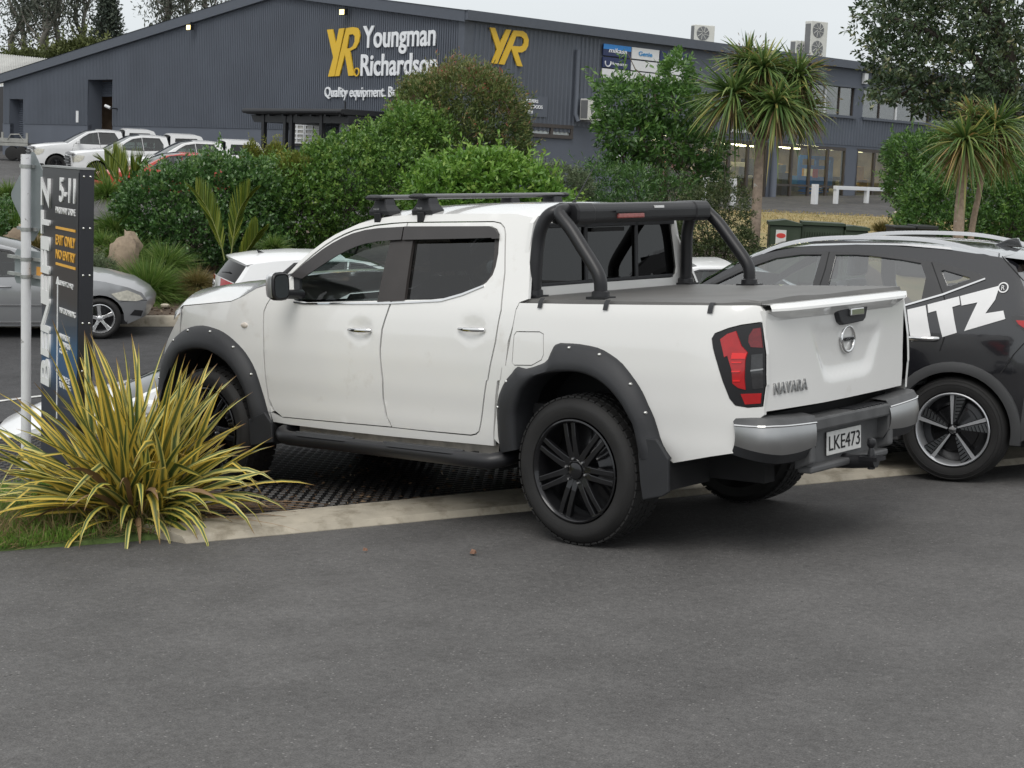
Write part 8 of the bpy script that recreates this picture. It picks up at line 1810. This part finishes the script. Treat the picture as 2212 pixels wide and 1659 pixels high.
# big overhanging tree at the right
bt = shrub('evergreen_tree', 'big dark evergreen tree overhanging the top right corner', 'tree',
      [lump(1920, 30, 46, 70, 55, 1.6), lump(2010, 40, 46, 90, 70, 2.), lump(2110, 30, 46, 100, 80, 2.2), lump(2200, 60, 46, 80, 90, 2.), lump(1960, 130, 45.5, 85, 50, 1.5), lump(2050, 140, 45.5, 100, 60, 1.8), lump(2150, 160, 45.5, 100, 70, 2.), lump(1930, 190, 45.2, 60, 36, 1.2), lump(2030, 215, 45.2, 80, 40, 1.4), lump(2120, 240, 45.2, 90, 45, 1.5), lump(2200, 250, 45.4, 60, 50, 1.4), lump(1900, 110, 45.6, 45, 40, 1.), lump(2080, -40, 46.5, 150, 60, 2.4), lump(1960, -30, 46.2, 90, 40, 1.6)], 4300, 7, .165, .062, LPO, (2196, 520, 45.6), stems=0, depth=.75, up=-.1, spread=1.3, top_tint=.2)
o0_ = np.array(bt.matrix_world.translation)
for pts, r0 in ((((2196, 540), (2192, 400), (2190, 250), (2180, 120), (2150, 20)), .34), (((2192, 330), (2120, 240), (2040, 190), (1960, 160)), .15), (((2188, 220), (2110, 130), (2010, 70), (1930, 40)), .14), (((2190, 280), (2150, 255), (2060, 225), (1990, 215), (1940, 200)), .09), (((2186, 160), (2150, 60), (2100, -20)), .13)):
    P = [at(x, y, 45.6) - o0_ for x, y in pts]; mb = MB(); m = (len(P) - 1) * 5 + 1; mb.tube(smoothline(P, 5), list(np.linspace(r0, r0 * .3, m)), 10); mb.build('trunk' if r0 > .3 else 'limb', BARKD, bt, 60)
    for j in range(10 if r0 < .3 else 0):
        q = P[0] + (P[-1] - P[0]) * pr.uniform(.2, 1); e = q + np.array([pr.normal() * .7, pr.normal() * .6, pr.uniform(0, .9)]); mb = MB(); mb.tube([q, (q + e) / 2 + pr.normal(size=3) * .1, e], [.04, .025, .012], 5); mb.build('branch', BARKD, bt, 60)
# grass clumps on the bank
LOM = leafmat('leaf_lomandra', [(0, (.05, .105, .018)), (.45, (.105, .20, .035)), (.8, (.18, .28, .06)), (1, (.30, .34, .12))], .45, .3)
LOB = leafmat('leaf_brown_tussock', [(0, (.10, .10, .035)), (.5, (.19, .16, .055)), (1, (.30, .22, .09))], .6, .3)
def clump(px, py, Yd, rad, n, mat, label, w_=.009, flat=.9, group='grass clumps on the garden bank', name='grass_clump', up=.0):
    c = at(px, py, Yd); r = rad * Yd / F; root = empty(name, Matrix.Translation((c[0], c[1], c[2])), label, 'grass clump', group)
    u = pr.normal(size=(n, 3)); u[:, 2] = np.abs(u[:, 2]) * flat + .15 + up; u /= np.linalg.norm(u, axis=1, keepdims=True)
    b = u * np.array([.18, .18, .03]) * r * pr.random((n, 1)); straps('blades', b, u, r * pr.uniform(.9, 1.45, n), w_, pr.uniform(.15, .55, n), mat, root, seg=5)
clump(318, 645, 28.4, 96, 4200, LOM, 'biggest bright green grass clump, above the silver sedan bonnet')
clump(356, 585, 29.4, 70, 2000, LOM, 'green grass clump just behind the biggest clump, right side')
clump(265, 575, 29.8, 76, 2000, LOM, 'green grass clump behind the pale boulder')
clump(248, 510, 31., 66, 2000, LOM, 'green grass clump right beside the totem sign, middle height')
clump(232, 430, 32.5, 56, 1700, LOM, 'green grass clump right beside the top of the totem sign')
clump(222, 530, 30., 36, 900, LOM, 'green grass clump partly behind the totem sign edge')
clump(426, 622, 28.6, 50, 1700, LOB, 'small brownish grass clump between the bright clump and white hatchback', w_=.007)
clump(28, 510, 31.5, 74, 1900, LOM, 'green grass clump at the left edge behind the sign pole')
clump(20, 430, 33., 45, 1200, LOM, 'green grass clump at the left edge below the upper yard')
clump(80, 540, 30., 40, 1000, LOB, 'brownish grass clump behind the road sign plates')
clump(590, 540, 29.5, 40, 1000, LOM, 'dark grass clump above the white hatchback roof', w_=.008)
clump(1905, 505, 48., 30, 600, LOB, 'yellow tussock on the lawn between the green cabinet and bin', w_=.02, up=.8)
shrub('lavender_bush', 'grey lavender bush right of the totem sign above the silver bonnet', 'shrub', [lump(222, 585, 28.4, 28, 26, .35), lump(205, 575, 28.4, 20, 20, .3)], 900, 6, .05, .010, LGY, (218, 640, 28.4), stems=2, spread=.7, up=1.)
shrub('hedge_shrub', 'dark hedge shrub at the left edge behind the road sign', 'shrub', [lump(-10, 520, 31., 40, 60, .7), lump(15, 470, 32., 30, 40, .6), lump(-40, 480, 32, 50, 60, .7)], 1800, 6, .075, .034, LG1, (0, 600, 31.))
# green flax in the shade
FLG = leafmat('leaf_green_flax', [(0, (.05, .07, .03)), (.5, (.10, .13, .05)), (1, (.17, .19, .08))], .4, .2)
c = at(1350, 500, 33.); c[2] = zg(c); fx_ = empty('green_flax', Matrix.Translation(c), 'plain green flax behind the sports bar under the leafy tree', 'plant')
n = 90; u = pr.normal(size=(n, 3)) * np.array([1, .6, 1]); u[:, 2] = np.abs(u[:, 2]) + 1.1; u /= np.linalg.norm(u, axis=1, keepdims=True); straps('blades', u * .1 + np.stack([pr.uniform(-.6, .6, n), pr.uniform(-.2, .2, n), np.zeros(n)], 1), u, pr.uniform(1.1, 1.75, n), .075, .12, FLG, fx_, 5)
# young palms
PAL = leafmat('leaf_palm', [(0, (.06, .11, .02)), (.5, (.14, .20, .03)), (1, (.30, .33, .05))], .4, .35)
def palm(label, foot, fronds, Yd):
    base = at(foot[0], foot[1], Yd); root = empty('palm', Matrix.Translation(base), label, 'palm')
    for pts in fronds:
        P = smoothline([at(x, y, Yd + dy) - base for x, y, dy in pts], 8); m = len(P); mb = MB(); mb.tube(P, list(np.linspace(.016, .004, m)), 6); fo_ = mb.build('frond', pm('palm_stalk', (.20, .22, .07), .5), root, 60)
        B_ = []; D_ = []; Ln = []
        for i in range(int(m * .28), m - 1):
            t = (i - m * .28) / (m * .72); ax_ = unit(P[i + 1] - P[i]); sd_ = unit(np.cross(ax_, [0, -1, .2]))
            for sg_ in (-1, 1):
                for h_ in (0, .25, .5, .75):
                    q = P[i] + (P[i + 1] - P[i]) * h_; B_.append(q); D_.append(unit(sd_ * sg_ * .45 + ax_ * .8 + np.array([0, 0, .45]))); Ln.append(.5 * math.sin(math.pi * (.15 + .8 * t)) ** .7)
        straps('leaflets', np.array(B_), np.array(D_), np.array(Ln), .026, .05, PAL, fo_, 3)
palm('young feather palm with arching fronds above the white hatchback', (492, 605), [((492, 605, 0), (478, 530, 0), (450, 455, .1), (424, 414, .2)), ((494, 605, 0), (502, 530, .1), (515, 460, .1), (540, 418, .0)), ((496, 605, 0), (520, 560, -.2), (540, 530, -.3), (556, 505, -.4))], 29.6)
palm('young feather palm behind the dark hedge near the totem sign top', (262, 430), [((262, 430, 0), (252, 395, 0), (240, 365, .1), (228, 352, .2)), ((264, 430, 0), (270, 390, 0), (262, 360, .1), (246, 338, .2)), ((266, 430, 0), (284, 392, 0), (292, 370, 0), (300, 362, 0)), ((263, 430, 0), (240, 405, 0), (222, 392, .1), (208, 388, .1))], 33.)
# boulders
def boulder(px, py, Yd, rx, rz, label, seed):
    rg = np.random.default_rng(seed); c = at(px, py, Yd); k = Yd / F; n = 14; rows = []
    for i in range(9):
        ph = math.pi * (i / 8 - .5); row = []
        for j in range(n):
            th = 2 * math.pi * j / n; w = 1 + .16 * math.sin(2.3 * th + seed) + .12 * rg.normal(); cx_ = math.copysign(abs(math.cos(ph)) ** .6, math.cos(ph)); row.append((c[0] + rx * k * cx_ * math.copysign(abs(math.cos(th)) ** .7, math.cos(th)) * w, c[1] + rx * k * .6 * cx_ * math.sin(th) * w, c[2] + rz * k * math.copysign(abs(math.sin(ph)) ** .75, math.sin(ph)) * (1 + .08 * rg.normal()) + (.10 * math.cos(th + .5))))
        rows.append(row)
    mb = MB(); mb.grid(rows, closed=True); mb.add(rows[-1], [tuple(range(n))]); o = mb.build('boulder', pm('sandstone', (.30, .235, .17), .9, var=.3, vscale=5, bump=.9, bscale=18, dirt=((.12, .09, .07), 4., .55, .75)), None, 50)
    return tag(o, label, 'rock', 'boulders on the garden bank')
boulder(268, 560, 29.2, 38, 48, 'pale leaning boulder between the grass clumps', 3); boulder(40, 520, 30.5, 36, 26, 'low brown boulder behind the sign pole', 8); boulder(88, 540, 30.5, 34, 22, 'flat brown boulder just left of the totem sign', 5)
mb = MB(); c = at(356, 660, 27.6); mb.lathe([(0, .035), (.05, .03), (.075, .01), (.065, -.02), (0, -.02)], c, (0, 0, 1), 10); tag(mb.build('stone', pm('pale_stone', (.5, .45, .36), .8), None, 40), 'small pale stone on the mulch by the kerb near the pickup nose', 'rock')
# mulch chips on the bank
n = 9000; P = np.stack([pr.uniform(-12, 4, n), pr.uniform(26.2, 33, n), np.zeros(n)], 1); ok = np.array([b > kerb_y(a) + .2 for a, b in P[:, :2]]); P = P[ok]; P[:, 2] = [zbank(a, b) + .015 for a, b in P[:, :2]]
d = pr.normal(size=P.shape); d[:, 2] *= .3; tag(leaves('bank_mulch', P, d, pr.uniform(.05, .14, len(P)), .035, leafmat('mulch_chips', [(0, (.05, .035, .025)), (.6, (.16, .11, .08)), (1, (.34, .27, .20))], .9, 0)), 'coarse bark mulch over the planted bank', 'mulch', kind='stuff')
# trees beyond the roof on the left
def gum(label, px, ytop, ybot, Yd, rad, n, trunks, grp):
    base = at(px, ybot + 60, Yd); root = empty('gum_tree', Matrix.Translation(base), label, 'tree', grp); k = Yd / F; B_ = []
    for t in range(trunks):
        x0 = px + pr.normal() * rad * .35; P = [at(x0 + pr.normal() * rad * .10 * i, ybot + 60 - (ybot + 60 - ytop) * i / 5, Yd + pr.normal() * .4) - base for i in range(6)]
        mb = MB(); mb.tube(smoothline(P, 4), list(np.linspace(.30, .05, 21)), 7); mb.build('trunk', pm('gum_bark', (.20, .185, .165), .9, var=.3, vscale=2), root, 60)
        for j in range(11):
            f_ = pr.uniform(.3, 1); i = min(4, int(f_ * 5)); q = P[i] + (P[i + 1] - P[i]) * (f_ * 5 - i); e = q + np.array([pr.normal() * rad * k * .55, pr.normal() * 1.0, pr.uniform(.5, 3.2)]); mb = MB(); mb.tube([q, (q + e) / 2 + pr.normal(size=3) * .25, e], [.09, .06, .02], 5); mb.build('limb', pm('gum_bark', (.20, .185, .165), .9), root, 60); B_.append(e); B_.append((q + e) / 2); B_.append(q + (e - q) * .8)
    B_ = np.array(B_); kk = n // len(B_) + 1; C_ = np.repeat(B_, kk, 0) + pr.normal(size=(len(B_) * kk, 3)) * np.array([.75, .75, .8]); d = pr.normal(size=C_.shape); d[:, 2] -= .5
    leaves('foliage', C_, d, pr.uniform(.25, .5, len(C_)), .11, LEU, root, pr)
GG = 'tall gum trees beyond the roof'
gum('leftmost tall gum tree beyond the pale shed roof', 25, -60, 130, 128, 42, 2600, 3, GG); gum('tall gum tree standing left of the conifer', 110, -70, 130, 126, 50, 3200, 3, GG); gum('slender gum tree touching the conifer', 165, -60, 125, 130, 36, 2000, 2, GG)
gum('gum tree above the middle of the left roof slope', 370, -70, 80, 125, 46, 2600, 3, GG); gum('gum tree above the roof slope furthest right', 470, -60, 40, 128, 45, 1800, 2, GG)
cb = at(232, 160, 122); cf = empty('conifer_tree', Matrix.Translation(cb), 'tiered dark conifer rising behind the roof slope', 'tree'); k = 122 / F; H_ = 175 * k
mb = MB(); mb.tube([(0, 0, -2), (0, 0, H_)], [.25, .05], 7); mb.build('trunk', BARKD, cf); B_ = []; D_ = []
for lv in range(17):
    z = H_ * (.12 + .86 * lv / 17); rr = (1 - lv / 17.5) * 40 * k + .25
    for j in range(9):
        a = 2 * math.pi * j / 9 + lv; e = np.array([math.cos(a) * rr, math.sin(a) * rr, .25 * rr]); mb = MB(); mb.tube([(0, 0, z), tuple(np.array([0, 0, z]) + e)], [.05, .02], 4); mb.build('bough', BARKD, cf)
        m = 26; t = pr.uniform(.2, 1, m)[:, None]; B_.append(np.array([0, 0, z]) + e * t + pr.normal(size=(m, 3)) * np.array([.16, .16, .05])); dd = np.repeat(e[None], m, 0) * .5 + pr.normal(size=(m, 3)) * .5; dd[:, 2] += .3; D_.append(dd)
leaves('foliage', np.concatenate(B_), np.concatenate(D_), .35, .13, LCO, cf, pr)
shrub('round_tree', 'rounded olive-green tree at the foot of the conifer behind the roof', 'tree', [lump(150, 125, 112, 36, 30, 1.8), lump(185, 112, 112, 28, 26, 1.5), lump(120, 140, 112, 26, 22, 1.5), lump(60, 135, 114, 50, 22, 1.8), lump(210, 120, 112, 25, 24, 1.2)], 2600, 6, .30, .14, leafmat('leaf_far_olive', [(0, (.05, .06, .022)), (.5, (.09, .11, .034)), (1, (.16, .18, .06))], .6, .2), (150, 200, 112), stems=2)
# dark strappy plant beyond the ute, seen under its sill
c = t2w((3.0, -2.6, .04)); uf = empty('green_flax', Matrix.Translation(c), 'dark strappy plant in the shade beyond the pickup, seen under the sill', 'plant')
n = 120; u = pr.normal(size=(n, 3)); u[:, 2] = np.abs(u[:, 2]) * .6 + .2; straps('blades', u * .05 + np.stack([pr.uniform(-.9, .9, n), pr.uniform(-.5, .5, n), np.zeros(n)], 1), u, pr.uniform(.4, .8, n), .04, .4, FLG, uf, 5)
# ================================================================= utility cabinet, bin, bird, debris
GRN = pm('cabinet_green', (.030, .048, .026), .5, var=.15, vscale=3, dirt=((.07, .075, .06), 4., .6, .85))
YT = 33.0
def cab_at(px, py): return at(px, py, YT)
c = cab_at(1765, 500); c[2] = zbank(c[0], c[1]); w_ = 206 * YT / F; top_z = at(1765, 482, YT)[2] - c[2]
tb = empty('utility_cabinet', Matrix.Translation(c) @ Matrix.Rotation(R(-6), 4, 'Z'), 'dark green steel transformer cabinet on the lawn behind the SUV', 'cabinet')
def bx(a, b, nm, mat=GRN, bev=.02): mb = MB(); mb.lohi(a, b); return mb.build(nm, mat, tb, bevel=bev)
bx((-w_ / 2, -.5, 0), (-w_ * .18, .5, top_z - .06), 'end_cabinet'); bx((-w_ * .18, -.42, 0), (w_ * .26, .5, top_z - .03), 'tank'); bx((w_ * .26, -.5, 0), (w_ / 2, .5, top_z - .10), 'end_cabinet')
mb = MB(); mb.prism([(-w_ / 2 - .03, top_z - .06), (-w_ * .17, top_z - .06), (-w_ * .17, top_z - .02), (-w_ * .34, top_z + .05), (-w_ / 2 - .03, top_z)], (0, -.54, 0), (1, 0, 0), (0, 0, 1), (0, 1.08, 0)); mb.build('lid', GRN, tb)
mb = MB(); mb.prism([(-w_ * .17, top_z - .03), (w_ * .27, top_z - .03), (w_ * .27, top_z + .02), (-w_ * .17, top_z + .03)], (0, -.47, 0), (1, 0, 0), (0, 0, 1), (0, 1.0, 0)); mb.build('lid', GRN, tb)
mb = MB(); mb.prism([(w_ * .27, top_z - .10), (w_ / 2 + .03, top_z - .10), (w_ / 2 + .03, top_z - .04), (w_ * .35, top_z - .01), (w_ * .27, top_z - .02)], (0, -.54, 0), (1, 0, 0), (0, 0, 1), (0, 1.08, 0)); mb.build('lid', GRN, tb)
for k in range(15): x = -w_ * .13 + k * w_ * .36 / 14; bx((x - .012, -.50, top_z - .62), (x + .012, -.42, top_z - .16), 'cooling_fin', GRN, 0)
sg_ = bx((-w_ / 2 + .12, -.512, top_z - .62), (-w_ / 2 + .32, -.502, top_z - .15), 'danger_label', pm('label_white', (.66, .66, .64), .5), 0)
mb = MB(); mb.lathe([(0, .004), (.085, .004), (.09, 0)], (-w_ / 2 + .22, -.513, top_z - .26), (0, -1, 0), 20); mb.v = [(v[0], v[1], top_z - .26 + (v[2] - (top_z - .26)) * .55) for v in mb.v]; mb.build('red_oval', pm('label_red', (.60, .05, .04), .5), sg_)
for k in range(3): mb = MB(); mb.lohi((-w_ / 2 + .15, -.5155, top_z - .45 - k * .05), (-w_ / 2 + .29, -.5125, top_z - .43 - k * .05)); mb.build('label_line', TXK, sg_)
bx((w_ * .36, -.512, top_z - .30), (w_ * .42, -.503, top_z - .25), 'number_label', pm('label_cream', (.6, .55, .42), .5), 0)
cb = at(1968, 500, 36.); cb[2] = zbank(cb[0], cb[1]); hb = at(1968, 486, 36.)[2] - cb[2]
bn = empty('wheelie_bin', Matrix.Translation(cb), 'wide black bin with a split lid right of the green cabinet', 'bin'); BK = pm('bin_black', (.016, .018, .018), .5, var=.15)
mb = MB(); mb.grid([[(-.38, -.4, 0), (.38, -.4, 0), (.38, .4, 0), (-.38, .4, 0)], [(-.44, -.45, hb - .08), (.44, -.45, hb - .08), (.44, .45, hb - .08), (-.44, .45, hb - .08)]], closed=True); mb.build('body', BK, bn)
for a, b in ((-.46, -.01), (.01, .46)): mb = MB(); mb.lohi((a, -.5, hb - .08), (b, .48, hb - (.02 if a < 0 else -.01))); mb.build('lid', BK, bn, bevel=.02)
for sx in (-.3, .3): mb = MB(); mb.lathe([(0, .04), (.09, .04), (.1, 0), (.1, -.04), (0, -.04)], (sx, -.40, .1), (1, 0, 0), 14); mb.build('wheel', RUB, bn, 40)
# gull resting on the kerb side of the lawn
p = at(1939, 470, 62.); p[2] = zland(62.) + .06; gl0 = empty('bird', Matrix.Translation(p), 'small pale bird standing on the asphalt edge by the lawn', 'bird')
mb = MB(); rows = []
for t, r_, z in ((-.22, .004, .18), (-.14, .03, .2), (-.04, .062, .23), (.06, .068, .26), (.13, .045, .31), (.17, .035, .37), (.205, .036, .41), (.235, .02, .415), (.27, .004, .405)): rows.append([(t, r_ * math.cos(a), z + r_ * math.sin(a)) for a in np.linspace(0, 2 * math.pi, 10, endpoint=False)])
mb.grid(rows, closed=True); mb.build('body', pm('feathers', (.42, .38, .34), .8, var=.4, vscale=12), gl0, 60)
for s_ in (-.025, .025): mb = MB(); mb.tube([(.02, s_, .2), (.03, s_, .0)], .006, 5); mb.build('leg', pm('bird_leg', (.4, .2, .05), .6), gl0)
# bark crumbs and a stain on the drive
for px, py, s_, lab in ((437 + 352, 1190, .03, 'small brown bark crumb on the driveway left of the rear wheel'), (1021, 1196, .045, 'reddish bark crumb on the driveway before the rear wheel')):
    q = tZ(px, py, .008); mb = MB(); rg = np.random.default_rng(int(px)); mb.add([tuple(q + np.array([a * s_ + rg.normal() * .004, b * s_ * .6, c_ * s_ * .5 + .002])) for a, b, c_ in ((-.5, -.5, 0), (.5, -.4, 0), (.4, .5, 0), (-.4, .4, 0), (-.3, -.3, .8), (.3, -.2, 1), (.2, .3, .7), (-.2, .2, .9))], [(0, 3, 2, 1), (4, 5, 6, 7), (0, 1, 5, 4), (1, 2, 6, 5), (2, 3, 7, 6), (3, 0, 4, 7)])
    tag(mb.build('bark_crumb', pm('bark_crumb', (.22, .12, .08), .9, var=.3, vscale=60), None, M=MT), lab, 'debris')
